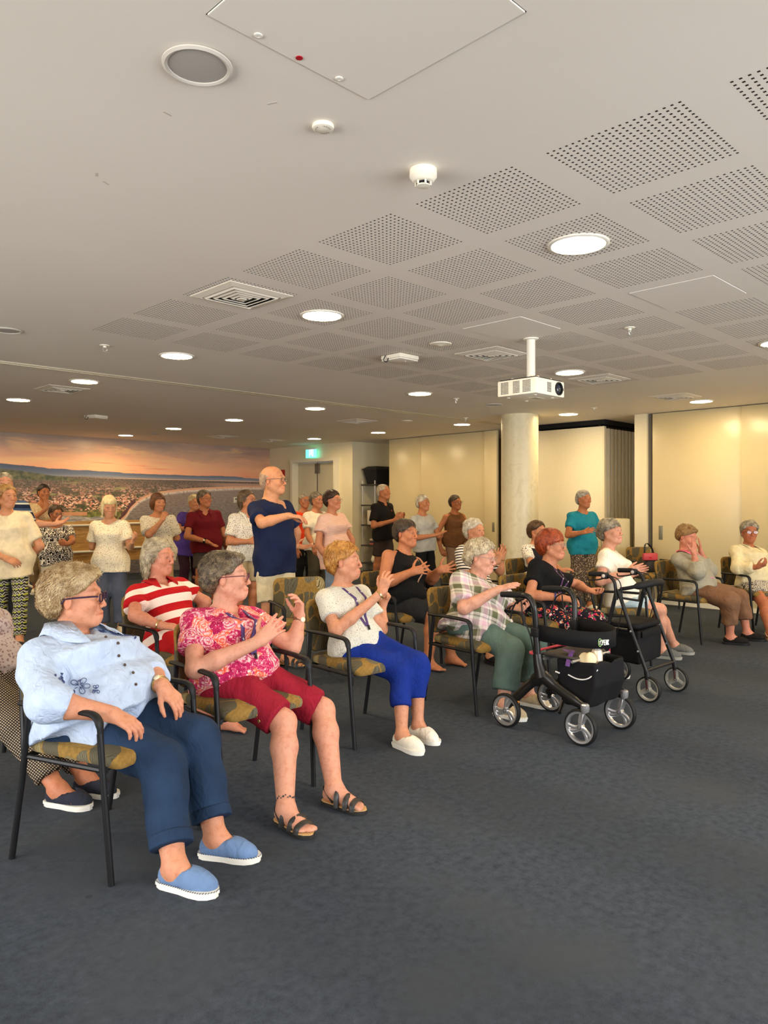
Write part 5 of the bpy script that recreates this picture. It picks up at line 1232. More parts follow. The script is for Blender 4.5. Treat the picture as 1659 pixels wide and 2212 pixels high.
    # eyes
    if lod < 2:
        for q in (1, -1):
            c = hcn + hS * (R[0] * .0790 + R[1] * .0325 * q + R[2] * .007); m = MB().lathe([(0, -.012 * hS)] + [(.0125 * hS * math.cos(t), .0125 * hS * math.sin(t)) for t in np.linspace(-1.4, 1.02, 7)], c, R[0], 14)
            eo = m.build('eye', M_EYEW, root, smooth=True, xf=[[1, 0, 0, -base[0]], [0, 1, 0, -base[1]], [0, 0, 1, 0]])
            MB().lathe([(.0074 * hS, .0101 * hS), (.0045 * hS, .0118 * hS), (0, .0126 * hS)], c, R[0], 12).build('iris', M_IRIS, eo, smooth=True, xf=[[1, 0, 0, -base[0]], [0, 1, 0, -base[1]], [0, 0, 1, 0]])
    # ---- clothes
    ctx = dict(root=root, base=base, A=A, pel=pel, nk=nk, s=s, lt=lt, fr=fr, up=up, am=am, lg=lg, hcn=hcn, R=R, hS=hS, TL=TL, H=H, Fv=Fv, feet=feet, sh=sh)
    def tcs(v): return (v - pel) @ A.T
    if top:
        off = top.get('off', .012); hem = min(top.get('hem', .10), .04) if seated else top.get('hem', .10); sl_ = top.get('sleeve', .55); loose = top.get('loose', .018)
        pp = prof.copy(); zz = pp[:, 0] / TL; keep = [r for r in pp if -hem < r[0] < TL * .97]
        hz = [float(np.interp(-hem, prof[:, 0], prof[:, j])) for j in (1, 2, 3)] if -hem > prof[0, 0] else list(prof[0, 1:])
        pp = np.array([[-hem, *hz]] + keep); pp[:, 1] += off; pp[:, 2] += off
        flare = np.clip((.55 - pp[:, 0] / TL) / .7, 0, 1) * top.get('flare', .014) * .6 + np.clip((.35 - pp[:, 0] / TL) / .3, 0, 1) * .013; pp[:, 1] += flare; pp[:, 2] += flare
        tp = [loft(pel, A, pp, .02)]
        for sd in (1, -1):
            a, e, w = am[sd][:3]
            strap = top.get('strap')
            if strap: tp.append(cone(nk - lt * sd * strap - up * .012, nk - lt * sd * strap - up * .10 + fr * .035, .030, .05, .03)); continue
            tp.append(cone(nk - up * .034 * s - lt * sd * .050, a, .040 * s + off, .042 * s * (.5 + .5 * ft) + off, .03))
            if sl_ <= 1.0: tp.append(cone(a, a + (e - a) * sl_, .045 * s * (.5 + .5 * ft) * arm + off * .8, .047 * s * (.5 + .5 * ft) * arm + loose, .03, flat_b=True))
            else:
                tp.append(cone(a, e, .045 * s * (.5 + .5 * ft) * arm + off * .8, ar + loose + .006, .03)); tp.append(cone(e, e + (w - e) * (sl_ - 1), ar + loose + .006, ar * (1 - .3 * (sl_ - 1)) + loose, .025, flat_b=True))
        if seated and top.get('drape', True):
            for sd in (1, -1):
                h, k = lg[sd][:2]; tp.append(cone(h, h + (k - h) * top.get('lap', .22), .090 * lr + .018, .086 * lr + .018, .05, flat_b=True))
        if not seated:
            bl_ = (bottom or {}).get('loose', .016)
            for sd in (1, -1):
                tp.append(ell(hip[sd] + fr * -.01, A, (.080 * lr + off + .010, .096 * lr + off + .010, .10 * lr), .04))
                if hem > .08: tp.append(cone(hip[sd], hip[sd] + (lg[sd][1] - hip[sd]) * .6, .080 * lr + .008, .074 * lr + .010 + bl_ * .5, .05))
            tp.append(Prim(lambda p, hem=hem: (p - pel) @ up + hem, pel - .7, pel + V(.7, .7, .0), .004, 's'))
        nr, nf = top.get('neck', (.066, .03))
        tp.append(cone(nk + fr * nf * .3 - up * .0, nk + up * .14 * s + fr * .04, nr * s, nr * s * 1.25, .008, 's'))
        if top.get('v'):
            vd = top['v']
            def vcut(p, nk=nk, A=A, vd=vd, nr=nr, s=s):
                q = (p - nk) @ A.T; return np.maximum(np.maximum(np.abs(q[..., 0]) - np.maximum(nr * s * 1.0 * (1 + q[..., 2] / vd), -.02), -q[..., 1] + .01), -q[..., 2] - vd)
            tp.append(Prim(vcut, nk - .2, nk + .2, .008, 's'))
        amp = top.get('wr', .006); n1 = Noise3(24, seed + 5, 9); n2 = Noise3(52, seed + 6, 9)
        v, f = mesh_sdf(tp, hc, [(n1, amp), (n2, amp * .45)]); ctx['tp'] = tp
        to = finish(top.get('name', 'shirt'), v, f, top['m'], root, base, None, tcs(v))
        if top.get('label'): to['label'] = top['label']
        ctx['top'] = to
        if top.get('collar'):
            cs = float(top['collar']) if not isinstance(top['collar'], bool) else 1.0; cm_ = MB(); th0 = np.linspace(-2.55, 2.55, 25); nrw = nr * s
            inner_, outer_, edge_ = [], [], []
            for t in th0:
                dirv = -fr * math.cos(t) * 1.0 + lt * math.sin(t); ph = abs(t) / 2.55
                inner_.append(nk + up * (.035 * cs - .050 * ph ** 2) * s + dirv * (nrw * .98) + fr * .012)
                edge_.append(nk + up * (.047 * cs - .048 * ph ** 2) * s + dirv * (nrw * (1 + .08 * cs)) + fr * .012)
                outer_.append(cast(tp, nk + up * .16 + dirv * (nrw * (1 + .42 * cs) + .020 * cs * ph) + fr * (.012 + .028 * cs * ph), -up, .34, .008)[0])
            n_ = len(th0); vv = np.array(inner_ + edge_ + outer_ + [p - up * .004 for p in outer_]); ff = []
            for r_ in range(3):
                for i in range(n_ - 1): ff.append([r_ * n_ + i, r_ * n_ + i + 1, (r_ + 1) * n_ + i + 1, (r_ + 1) * n_ + i])
            cm_.add(vv, ff); me = np_mesh('collar', vv - base, np.array(ff)); set_vec(me, 'tc', tcs(vv)); mm = top.get('cm', top['m'])
            sol = link('collar', me, mm, to); md = sol.modifiers.new('thickness', 'SOLIDIFY'); md.thickness = .003
    if bottom:
        off = bottom.get('off', .010 if seated else .002); ln = bottom.get('len', 1.85); lo_ = bottom.get('loose', .016); bp = []
        wt = bottom.get('waist', .03 if seated else .10); pb = prof[(prof[:, 0] > -.12 * s if seated else prof[:, 0] > -.13 * s) & (prof[:, 0] < wt)]
        pb = np.array([r for r in pb] + [[wt, *[float(np.interp(wt, prof[:, 0], prof[:, j])) for j in (1, 2, 3)]]]); pb[:, 1:3] += off
        bp.append(loft(pel, A, pb, .02))
        for sd in (1, -1):
            h, k, n_, td = lg[sd]; bp.append(ell(h + fr * -.01, A, (.080 * lr + off, .096 * lr + off, .085 * lr), .04))
            kr = .056 * lr + lo_
            if ln <= 1.0: bp.append(cone(h, h + (k - h) * ln, .084 * lr + off, .084 * lr + off + (.055 - .084) * lr * ln * .8 + lo_ * .8, .04, flat_b=True))
            else:
                q = k + (n_ - k) * (ln - 1); bp.append(cone(h, k, .084 * lr + off, kr, .04)); bp.append(cone(k, q, kr, bottom.get('hemr', .050 * lr + lo_), .03, flat_b=True))
        amp = bottom.get('wr', .0055); n1 = Noise3(22, seed + 8, 9); n2 = Noise3(48, seed + 9, 9)
        v, f = mesh_sdf(bp, hc, [(n1, amp), (n2, amp * .5)])
        # pattern space: along the leg and around it
        tcx = tcs(v); bo = finish(bottom.get('name', 'trousers'), v, f, bottom['m'], root, base, None, tcx); ctx['bottom'] = bo; ctx['bp'] = bp
        if bottom.get('label'): bo['label'] = bottom['label']
        if bottom.get('cuff'):
            for sd in (1, -1):
                h, k, n_, td = lg[sd]; r_ = bottom.get('hemr', .06) + .006; e1 = k + (n_ - k) * (ln - .985); e0 = k + (n_ - k) * (ln - 1 - bottom['cuff'])
                v, f = mesh_sdf([cone(e0, e1, r_, r_, .01, flat_a=True, flat_b=True)], hc * .8, [(n2, .0012)]); finish('cuff', v, f, bottom['m'], bo, base, None, tcs(v) + V(0, 0, .3))
    if shoe and shoe.get('kind') not in ('bare',): make_shoes(ctx, shoe, lod)
    if hair:
        dens = (9000, 3600, 900)[lod]
        sw = (.0010, .0015, .0028)[lod]
        v, f, t = build_hair(hcn, R, hS, hair.get('style', 'short'), hair.get('vol', .012), hair.get('len', 0.0), hair.get('curl', .1), (.0045, .006, .008)[lod], int(dens * hair.get('dens', 1)), seed + 20, hair.get('sl', .045), sw, hair.get('stand', 0))
        finish('hair', v, f, hair_mat(hair['c'][0], hair['c'][1]), root, base, t)
    if glasses: make_glasses(ctx, glasses)
    for fnx in (extras or []): fnx(ctx)
    PEOPLE.append((label, root)); return ctx
def sh_xf(base): return [[1, 0, 0, -base[0]], [0, 1, 0, -base[1]], [0, 0, 1, 0]]
def make_glasses(c, col):
    R, s, hc = c['R'], c['hS'], c['hcn']; w = lambda f, l, u: hc + s * (R[0] * f + R[1] * l + R[2] * u); m = plain('frame_%02x%02x%02x' % tuple(int(x * 255) for x in col[:3]), col[:3], .25)
    g = MB(); col, th_ = (col[:3], col[3] if len(col) > 3 else 1.0); rr = .0018 * s * th_
    lenses = []
    for q in (1, -1):
        loop = []
        for k in range(20):
            t = k * math.tau / 20; cx, cy = math.cos(t), math.sin(t); e = 3.0; rx = abs(cx) ** (2 / e) * np.sign(cx) * .0245; ry = abs(cy) ** (2 / e) * np.sign(cy) * .0165
            loop.append(w(.1075 - .10 * abs(rx + .034 * 1) * .25, q * (.0345 + rx), .004 + ry))
        g.tube(loop, rr, 6, closed=True); lenses.append(loop)
        g.tube([w(.100, q * .060, .012), w(.084, q * .072, .013), w(.02, q * .083, .010), w(-.02, q * .084, .006), w(-.034, q * .082, -.012)], rr * 1.15, 6)
    g.tube([w(.1075, .0105, .008), w(.112, 0, .010), w(.1075, -.0105, .008)], rr, 6)
    go = g.build('glasses', m, c['root'], smooth=True, xf=sh_xf(c['base']))
    for lp in lenses:
        me = np_mesh('lens', np.array(lp) - c['base'], np.array([list(range(20))]), False); link('lens', me, M_GLASSLENS, go)
def foot_outline(g, td, inner, fl, z, grow=0.0, toe=.178, wide=1.0):
    pts = []
    prof = [(-.062, 0), (-.058, .020), (-.040, .031), (.0, .033), (.04, .034), (.09, .044), (.13, .043), (.158, .030), (toe, .006)]
    up_ = [(x, y * wide + grow) for x, y in prof]; dn = [(x, -(y * wide) * (.95 if x > .05 else 1) - grow) for x, y in prof[::-1]]
    for x, y in up_ + dn[1:-1] if False else up_ + dn: pts.append(g + td * (x * fl + (grow if x > .1 else -grow if x < -.05 else 0)) + inner * y * 1.0 + V(0, 0, z))
    return np.array(pts)
def make_shoes(c, sh, lod):
    kind = sh['kind']; base = c['base']
    for i, (g, td, sl, inner, fl, an) in enumerate(c['feet']):
        h = (.005, .0075, .012)[lod]; Z = lambda x, y, z: g + td * x * fl + inner * y + V(0, 0, z)
        if kind == 'sandal':
            m = MB(); m.prism(foot_outline(g, td, inner, fl, .002, .004), V(0, 0, .016)); so = m.build('sandal', sh['m'], c['root'], smooth=True, xf=sh_xf(base))
            MB().prism(foot_outline(g, td, inner, fl, .0182, .002), V(0, 0, .004)).build('footbed', plain('cork', srgb(200, 160, 104), .7), so, xf=sh_xf(base))
            for x0, x1, ht in ((.135, .126, .062), (.098, .084, .076), (.050, .026, .096)):
                st = [Z(x0 + (x1 - x0) * t, y, z) for t, y, z in ((0, .050, .016), (.2, .046, ht * .72), (.5, .008, ht), (.8, -.040, ht * .74), (1, -.046, .016))]
                MB().tube(rounded_path(st, .03), .0135, 8, flat=.22, up=UPV).build('strap', sh['m'], so, smooth=True, xf=sh_xf(base))
            st = [Z(.02, .036, .03), Z(-.02, .036, .070), Z(-.062, .0, .080), Z(-.02, -.038, .070), Z(.02, -.040, .03)]
            MB().tube(rounded_path(st, .05), .011, 8, flat=.25, up=UPV).build('heel_strap', sh['m'], so, smooth=True, xf=sh_xf(base)); continue
        low = kind in ('flat', 'slipon')
        top_h = .062 if kind == 'slipon' else .055 if kind == 'flat' else .072
        u = [cone(Z(-.030, 0, .045), Z(-.030, 0, top_h - .012), .035, .033, .02), cone(Z(-.02, .004, .042), Z(.10, .004, .040), .037, .040, .02), cone(Z(.06, .004, .048), Z(.130, .006, .036), .036, .036, .02), cone(Z(.12, .012, .034), Z(.150, .010, .032), .035, .026, .02), cone(Z(.02, 0, top_h - .012), Z(.08, .004, .048), .035, .036, .03)]
        op = .075 if kind == 'flat' else .045 if kind == 'slipon' else .02
        u += [ell(Z(-.002 + op * .35, 0, top_h + .030), np.stack([td, inner, UPV]), (.036 + op * .55, .032, .050), .006, 's')]
        u.append(Prim(lambda p: p[..., 2] - .022, g - .4, g + V(.4, .4, .4) - V(0, 0, .0), .004, 's'))
        v, f = mesh_sdf(u, h); so = finish('shoe', v, f, sh['m'], c['root'], base, None, (v - g) @ np.stack([td, inner, UPV]).T)
        MB().prism(foot_outline(g, td, inner, fl, 0, .004), V(0, 0, .012)).prism(foot_outline(g, td, inner, fl, .0122, .007), V(0, 0, .014)).build('sole', sh.get('sole', M_BLACKP), so, smooth=True, xf=sh_xf(base))
        if sh.get('stitch') and lod == 0:
            ol = foot_outline(g, td, inner, fl, .0275, .0078); mbs = MB()
            for a_, b_ in zip(ol, np.roll(ol, -1, 0)):
                n_ = int(np.linalg.norm(b_ - a_) / .009)
                for q in range(n_):
                    p0 = a_ + (b_ - a_) * (q + .2) / max(n_, 1); p1 = a_ + (b_ - a_) * (q + .75) / max(n_, 1); mbs.tube([p0 + V(0, 0, .002), p1 - V(0, 0, .002)], .0014, 5)
            mbs.build('stitching', plain('stitch_navy', srgb(40, 52, 80), .7), so, xf=sh_xf(base))
        if sh.get('laces') and lod < 2:
            for x, z in ((.04, .078), (.06, .074), (.08, .070)): MB().tube([Z(x, .022, z - .004), Z(x, 0, z + .004), Z(x, -.022, z - .004)], .003, 6).build('lace', sh['laces'], so, smooth=True, xf=sh_xf(base))
# ================================================================ clothes materials; pattern space 'tc' = across, forward, up from the hips
def fab(name, col, build=None, rough=.85, wr=.5, weave=700):
    n = NB(name); t = n.attr('tc'); c = build(n, t) if build else n.ramp(n.noise(t, 22, 3), [(.3, tuple(x * .88 for x in srgb(*col))), (.7, tuple(min(1, x * 1.06) for x in srgb(*col)))])
    h = n.math('ADD', n.math('MULTIPLY', n.noise(n.map(t, (1, 1, .45)), 26, 3, .5, 1.2), .9), n.math('MULTIPLY', n.noise(t, weave, 2), .06))
    n.bump(h, wr, .02); return n.out(c, rough, spec=.2)
def spots(bg, cols, sc, thr, stretch=(1, 1, 1), warp=.02):
    def b(n, t):
        w = n.mix(warp, t, n.noisec(t, 18, 2)) if warp else t; v = n.map(w, stretch); d = n.voro(v, sc); k = n.sep(n.voro(v, sc, 'Color'))[1]
        m = n.math('MULTIPLY', n.lt(d, thr), n.gt(n.noise(v, sc * 1.4, 2), .44)); return n.mix(m, srgb(*bg), n.ramp(k, [(i / max(len(cols), 1), srgb(*c)) for i, c in enumerate(cols)], 'CONSTANT'))
    return b
def stripes(cols, period, axis=2, phase=0.0, soft=0.0):
    def b(n, t):
        z = n.math('DIVIDE', n.math('ADD', n.sep(t)[axis], 10 + phase), period); f = n.math('FRACT', z); acc = 0; st = []
        for c, w in cols: st.append((acc, srgb(*c))); acc += w
        return n.ramp(f, st, 'CONSTANT')
    return b
def paisley(n, t):
    w = n.mix(.05, t, n.noisec(t, 14, 2)); d = n.voro(w, 15); k = n.sep(n.voro(w, 15, 'Color'))[0]; ring = n.math('FRACT', n.math('MULTIPLY', d, 5.2)); fine = n.voro(w, 85); fl = n.noise(w, 48, 3, .7)
    base = n.ramp(n.math('ADD', n.math('MULTIPLY', fl, .75), n.math('MULTIPLY', k, .35)), [(.34, srgb(150, 20, 66)), (.47, srgb(206, 50, 100)), (.56, srgb(240, 200, 196)), (.66, srgb(224, 84, 46)), (.78, srgb(246, 226, 212))])
    c = n.mix(n.math('MULTIPLY', n.gt(ring, .62), .8), base, n.mix(n.gt(k, .6), srgb(178, 26, 84), srgb(226, 80, 40))); c = n.mix(n.math('MULTIPLY', n.lt(fine, .17), .85), c, srgb(250, 226, 214)); return c
def plaid(n, t):
    s = n.sep(t); a = n.math('ADD', n.math('MULTIPLY', s[0], .95), n.math('MULTIPLY', s[1], .55)); z = n.math('ADD', s[2], n.math('MULTIPLY', s[0], .12))
    fa = n.math('FRACT', n.math('DIVIDE', n.math('ADD', a, 10.0), .15)); fz = n.math('FRACT', n.math('DIVIDE', n.math('ADD', z, 10.03), .15))
    va = n.ramp(fa, [(0, srgb(120, 122, 92)), (.34, srgb(232, 224, 214)), (.5, srgb(226, 186, 206)), (.72, srgb(236, 228, 220)), (.8, srgb(150, 146, 150)), (.86, srgb(232, 224, 214))], 'CONSTANT')
    vz = n.ramp(fz, [(0, srgb(96, 102, 74)), (.3, srgb(240, 232, 222)), (.46, srgb(232, 196, 214)), (.70, srgb(242, 236, 226)), (.82, srgb(160, 156, 152)), (.88, srgb(240, 232, 222))], 'CONSTANT')
    return n.mix(.5, va, n.mix(1.0, va, vz, 'MULTIPLY')) if False else n.mix(1.0, n.mix(.5, va, vz), (.80, .78, .76), 'MULTIPLY')
def floral(bg, sc, cols, thr=.5):
    def b(n, t):
        w = n.mix(.05, t, n.noisec(t, 12, 2)); d = n.voro(w, sc); k = n.sep(n.voro(w, sc, 'Color'))[0]; ring = n.math('FRACT', n.math('MULTIPLY', d, 4.2)); c = n.ramp(k, [(i / len(cols), srgb(*q)) for i, q in enumerate(cols)], 'CONSTANT')
        k2 = n.sep(n.voro(w, sc * 2.3, 'Color'))[1]; c2 = n.ramp(k2, [(i / len(cols), srgb(*q)) for i, q in enumerate(cols[::-1])], 'CONSTANT')
        return n.mix(n.gt(d, thr), n.mix(n.gt(ring, .5), c, c2), n.mix(n.lt(n.voro(w, sc * 2.3), .28), srgb(*bg), c2))
    return b
def ikat(n, t):
    v = n.map(t, (1, 1, .7)); d = n.voro(v, 34, rnd=.55); e = n.voro(v, 34, 'Distance', 'DISTANCE_TO_EDGE', .55); c = n.mix(n.lt(d, .2), srgb(232, 222, 204), srgb(28, 22, 20)); return n.mix(n.lt(e, .16), c, srgb(24, 20, 18)) if False else n.mix(n.math('MULTIPLY', n.gt(d, .34), n.lt(d, .56)), c, srgb(26, 20, 18))
def tribal(n, t):
    s = n.sep(t); z = n.math('FRACT', n.math('DIVIDE', n.math('ADD', s[2], 10), .055)); a = n.math('ABSOLUTE', n.math('SUBTRACT', n.math('FRACT', n.math('DIVIDE', n.math('ADD', n.math('ADD', s[0], n.math('MULTIPLY', s[1], .6)), 10), .045)), .5)); zig = n.math('FRACT', n.math('MULTIPLY', n.math('ADD', z, a), 2.0))
    c = n.mix(n.gt(zig, .5), srgb(24, 24, 24), srgb(176, 170, 156)); c = n.mix(n.math('MULTIPLY', n.lt(z, .26), n.gt(a, .2)), c, srgb(176, 180, 70)); return n.mix(n.math('MULTIPLY', n.gt(z, .85), 1.0), c, srgb(16, 16, 18))
def hound(n, t):
    s = n.sep(t); u = n.math('ADD', s[0], n.math('MULTIPLY', s[1], .7)); a = n.math('FRACT', n.math('DIVIDE', n.math('ADD', n.math('ADD', u, n.math('MULTIPLY', s[2], .6)), 10), .013)); b = n.math('FRACT', n.math('DIVIDE', n.math('ADD', n.math('SUBTRACT', s[2], n.math('MULTIPLY', u, .4)), 10), .013))
    return n.mix(n.math('MULTIPLY', n.gt(a, .5), n.gt(b, .42)), srgb(40, 34, 32), srgb(190, 170, 140))
def denim(n, t):
    g = n.noise(t, 7, 3); c = n.ramp(g, [(.3, srgb(17, 30, 52)), (.7, srgb(30, 50, 76))]); return n.mix(n.math('MULTIPLY', n.noise(n.map(t, (1, 1, 6)), 300, 2), .25), c, srgb(56, 84, 116))
FB = dict(
    pale_blue=fab('linen_pale_blue', (184, 200, 224), wr=.7), denim=fab('denim', None, denim, wr=.5), paisley=fab('paisley_print', None, paisley), red=fab('cotton_red', (144, 24, 44), wr=.5),
    dots=fab('dotted_white', None, spots((206, 202, 188), [(96, 100, 80), (150, 140, 116), (90, 100, 96)], 120, .26)), royal=fab('cotton_royal_blue', (16, 42, 124), wr=.5), plaid=fab('plaid_cotton', None, plaid), sage=fab('cotton_sage', (84, 104, 96), wr=.4),
    black=fab('jersey_black', (16, 16, 17)), bright=fab('bright_floral', None, floral((28, 22, 34), 24, [(200, 40, 90), (30, 26, 36), (226, 110, 60), (232, 200, 190), (56, 130, 80), (30, 30, 50)], .48)), white=fab('lace_white', None, spots((238, 230, 208), [(222, 212, 186)], 60, .22)), pale_shorts=fab('pale_denim', (168, 186, 190)),
    greycardi=fab('knit_grey', (160, 154, 134)), brown=fab('cotton_brown', (126, 92, 68)), cream=fab('fleece_cream', (226, 212, 168)), zebra=fab('zebra_print', None, lambda n, t: n.mix(n.gt(n.wave(t, 26, 9, 2.5), .5), srgb(24, 22, 20), srgb(226, 216, 196))),
    rw=fab('red_white_stripe', None, stripes([((176, 16, 22), .5), ((240, 216, 200), .5)], .108, phase=.012), wr=.35), redc=fab('red_cotton', (186, 24, 26)), char=fab('cotton_charcoal', (38, 38, 40)),
    bwstripe=fab('black_white_stripe', None, stripes([((30, 26, 26), .4), ((234, 224, 208), .6)], .030)), vest=fab('quilted_vest', (34, 32, 40)), sprig=fab('sprig_print', None, spots((226, 216, 198), [(70, 60, 60), (120, 90, 80)], 60, .33)), hound=fab('houndstooth', None, hound, wr=.3), greypink=fab('grey_pink_top', None, spots((196, 180, 172), [(150, 120, 120)], 60, .4)),
    creamtee=fab('tee_cream', (232, 212, 172)), tribal=fab('tribal_print', None, tribal, wr=.3), navystripe=fab('navy_stripe', None, stripes([((30, 40, 66), .5), ((210, 206, 190), .2), ((70, 90, 120), .3)], .09)), beige=fab('beige_lace', None, spots((206, 180, 138), [(226, 206, 168), (170, 140, 100)], 50, .4)), tan=fab('cotton_tan', (178, 148, 104)),
    ikat=fab('ikat_print', None, ikat, wr=.3), offwhite=fab('cotton_offwhite', (214, 204, 176)), floralcream=fab('floral_cream', None, spots((232, 218, 186), [(170, 90, 80), (110, 120, 90), (150, 110, 90), (70, 70, 60)], 82, .30)), slate=fab('cotton_slate', (74, 80, 96)), leafw=fab('leaf_white', None, spots((228, 216, 190), [(96, 84, 60), (130, 110, 76)], 66, .31, (1, 1, .7))),
    purple=fab('jersey_purple', (82, 60, 142)), plum=fab('cotton_plum', (52, 26, 40)), maroon=fab('cotton_maroon', (104, 18, 26)), greyshort=fab('cotton_grey', (78, 70, 64)), blotch=fab('blotch_white', None, spots((230, 220, 200), [(40, 36, 34), (90, 84, 76)], 78, .32)), khaki=fab('cotton_khaki', (176, 156, 120)), navy=fab('jersey_navy', (22, 32, 62), wr=.5), stone=fab('cotton_stone', (206, 192, 158), wr=.6),
    orange=fab('jersey_orange', (226, 66, 24)), whitetee=fab('jersey_white', (230, 216, 186)), olive=fab('cotton_olive', (66, 60, 44)), pinkstripe=fab('pink_stripe', None, stripes([((206, 140, 116), .5), ((232, 206, 186), .5)], .016)), jean=fab('pale_jean', (116, 130, 146)), polo=fab('pique_black', (26, 22, 20)), brownshort=fab('cotton_dark_brown', (64, 50, 42)), greytee=fab('jersey_grey', (178, 174, 162)), brownlinen=fab('linen_brown', (110, 72, 40)), taupe=fab('linen_taupe', (134, 106, 80)), teal=fab('jersey_teal', (30, 132, 148)), speckle=fab('speckle_print', None, spots((74, 62, 54), [(196, 176, 146), (150, 130, 104)], 60, .42)))
SH = dict(blue=fab('shoe_knit_blue', (104, 130, 168), weave=250), white=fab('shoe_white', (232, 224, 206)), sand=fab('shoe_sand', (196, 176, 142)), grey=fab('shoe_grey', (104, 104, 100)), blackf=fab('shoe_black', (26, 22, 20)), navy=fab('shoe_navy', (44, 46, 58)))
M_SOLEW = plain('sole_white', srgb(232, 228, 216), .6); M_GOLD = plain('gold', (.75, .55, .22), .25, .9); M_LEATHER = plain('leather_brown', srgb(110, 62, 34), .5); M_LANY = plain('lanyard_violet', srgb(74, 50, 104), .6)
# ---------------------------------------------------------------- small worn things
def loc_pt(c, x, y, z): return c['pel'] + c['A'].T @ np.array([x, y, z])
def band_on(c, sd, t, r, m, name, w=.006, face=None):
    a, e, wr = c['am'][sd][:3]; p = e + (wr - e) * t; ax = nrm(wr - e); o_ = MB().lathe([(r, -w), (r + .003, -w), (r + .003, w), (r, w)], p, ax, 22).build(name, m, c['root'], smooth=True, xf=sh_xf(c['base']))
    if face is not None:
        q = nrm(camv(*face)); q = nrm(q - ax * (q @ ax)); MB().lathe([(.014, 0), (.014, .006), (.011, .008), (0, .008)], p + q * r, q, 18).build('watch_face', plain('watch_dial', srgb(226, 214, 180), .2), o_, smooth=True, xf=sh_xf(c['base']))
def watch(sd, t=.93, r=.032, m=None, name='watch', w=.008, face=(0, -1, .3)): return lambda c: band_on(c, sd, t, r * c['s'], m or M_BLACKP, name, w, face)
def bracelet(sd, t=.93, r=.031, m=None, name='bracelet', w=.004): return lambda c: band_on(c, sd, t, r * c['s'], m or M_GOLD, name, w)
def ribbon_mesh(c, pts, width, m, name, parent, nv):
    pts = np.array(pts); tan = np.gradient(pts, axis=0); sd = np.cross(tan, nv); sd /= np.linalg.norm(sd, axis=1)[:, None]; v = np.stack([pts - sd * width / 2, pts + sd * width / 2], 1).reshape(-1, 3); n = len(pts)
    me = np_mesh(name, v - c['base'], np.array([[2 * i, 2 * i + 1, 2 * i + 3, 2 * i + 2] for i in range(n - 1)])); o = link(name, me, m, parent); md = o.modifiers.new('t', 'SOLIDIFY'); md.thickness = .002; return o
def lanyard(m=None, z=.30, w=.021, card=None):
    def fn(c):
        TL = c['TL']; pts = {}
        for sd in (1, -1):
            line = []
            for k in range(15):
                t = k / 14; zz = TL * (1.03 - t * (1.03 - z)); x = -sd * (.062 * (1 - t) ** .8 + .004) * c['s']; o_ = loc_pt(c, x, .42, zz); line.append(cast(c['tp'], o_, -c['fr'], .5, .004)[0] if t > .12 else loc_pt(c, x, -.01 + .05 * t / .12 * .8, zz + .004))
            L = ribbon_mesh(c, line, w, m or M_LANY, 'lanyard', c['root'], c['fr'])
            for k in range(4, 13, 3): MB().box(line[k] + c['fr'] * .0022, (.004, .004, .012), R=np.stack([c['lt'], c['fr'], nrm(line[k + 1] - line[k])]).T).build('lanyard_print', M_LET, L, xf=sh_xf(c['base']))
            end = line[-1]
        MB().box(end - c['up'] * .012 + c['fr'] * .006, (.012, .006, .03), R=np.stack([c['lt'], c['fr'], c['up']]).T).build('lanyard_clip', M_BLACKP, c['root'], xf=sh_xf(c['base']))
        if card:
            p = cast(c['tp'], loc_pt(c, card[0], .42, card[1]), -c['fr'], .5, .006)[0]; MB().box(p, (.055, .003, .085), R=np.stack([c['lt'], c['fr'], c['up']]).T).build('name_card', plain('card_white', srgb(226, 226, 226), .3), c['root'], xf=sh_xf(c['base']))
    return fn
def buttons(zs, x=0.0, m=None, r=.0065):
    def fn(c):
        for z in zs:
            p = cast(c['tp'], loc_pt(c, x, .5, z * c['TL']), -c['fr'], .6, .0015)[0]; MB().lathe([(r, 0), (r, .003), (r * .6, .0035), (0, .002)], p, c['fr'], 14).build('button', m or plain('button_brown', srgb(70, 52, 44), .4), c['top'], smooth=True, xf=sh_xf(c['base']))
    return fn
def embroidery(cx, cz, size, seed, nvec=None):
    """outlined flowers stitched on the shirt front"""
    def fn(c):
        r = random.Random(seed); m = plain('thread_navy', srgb(52, 66, 110), .7); B = c['fr'] if nvec is None else nrm(c['fr'] * nvec[1] + c['lt'] * nvec[0]); U = c['up']; S = nrm(np.cross(U, B))
        ctr = loc_pt(c, cx, 0, cz * c['TL']); lines = []
        def flower(u, w, rad, n=5):
            for k in range(n):
                a0 = k * math.tau / n + r.random(); lines.append([(u + rad * q * math.cos(a0 + da), w + rad * q * math.sin(a0 + da)) for q, da in ((.15, 0), (.6, -.45), (.95, -.25), (1.05, 0), (.95, .25), (.6, .45), (.15, 0))])
                lines.append([(u + rad * q * math.cos(a0), w + rad * q * math.sin(a0)) for q in (.25, .5)])
        flower(0, 0, size); flower(-size * 1.5, size * 1.3, size * .45); flower(size * 1.3, -size * 1.1, size * .5, 4)
        for k in range(7): 
            u, w = r.uniform(-2.2, 2.0) * size, r.uniform(-1.6, 2.2) * size; a = r.random() * 6; lines.append([(u + .3 * size * q * math.cos(a + b), w + .3 * size * q * math.sin(a + b)) for q, b in ((0, 0), (.6, .5), (1.2, 0), (.6, -.5), (0, 0))])
        mb = MB()
        for ln in lines:
            pts = cast(c['tp'], np.array([ctr + S * u + U * w + B * .5 for u, w in ln]), -B, .62, .0022)
            if np.abs(np.diff(pts @ B)).max() < .05: mb.tube(rounded_path(list(pts), .006, 2), .0015, 5)
        if mb.n: mb.build('embroidery', m, c['top'], smooth=True, xf=sh_xf(c['base']))
    return fn
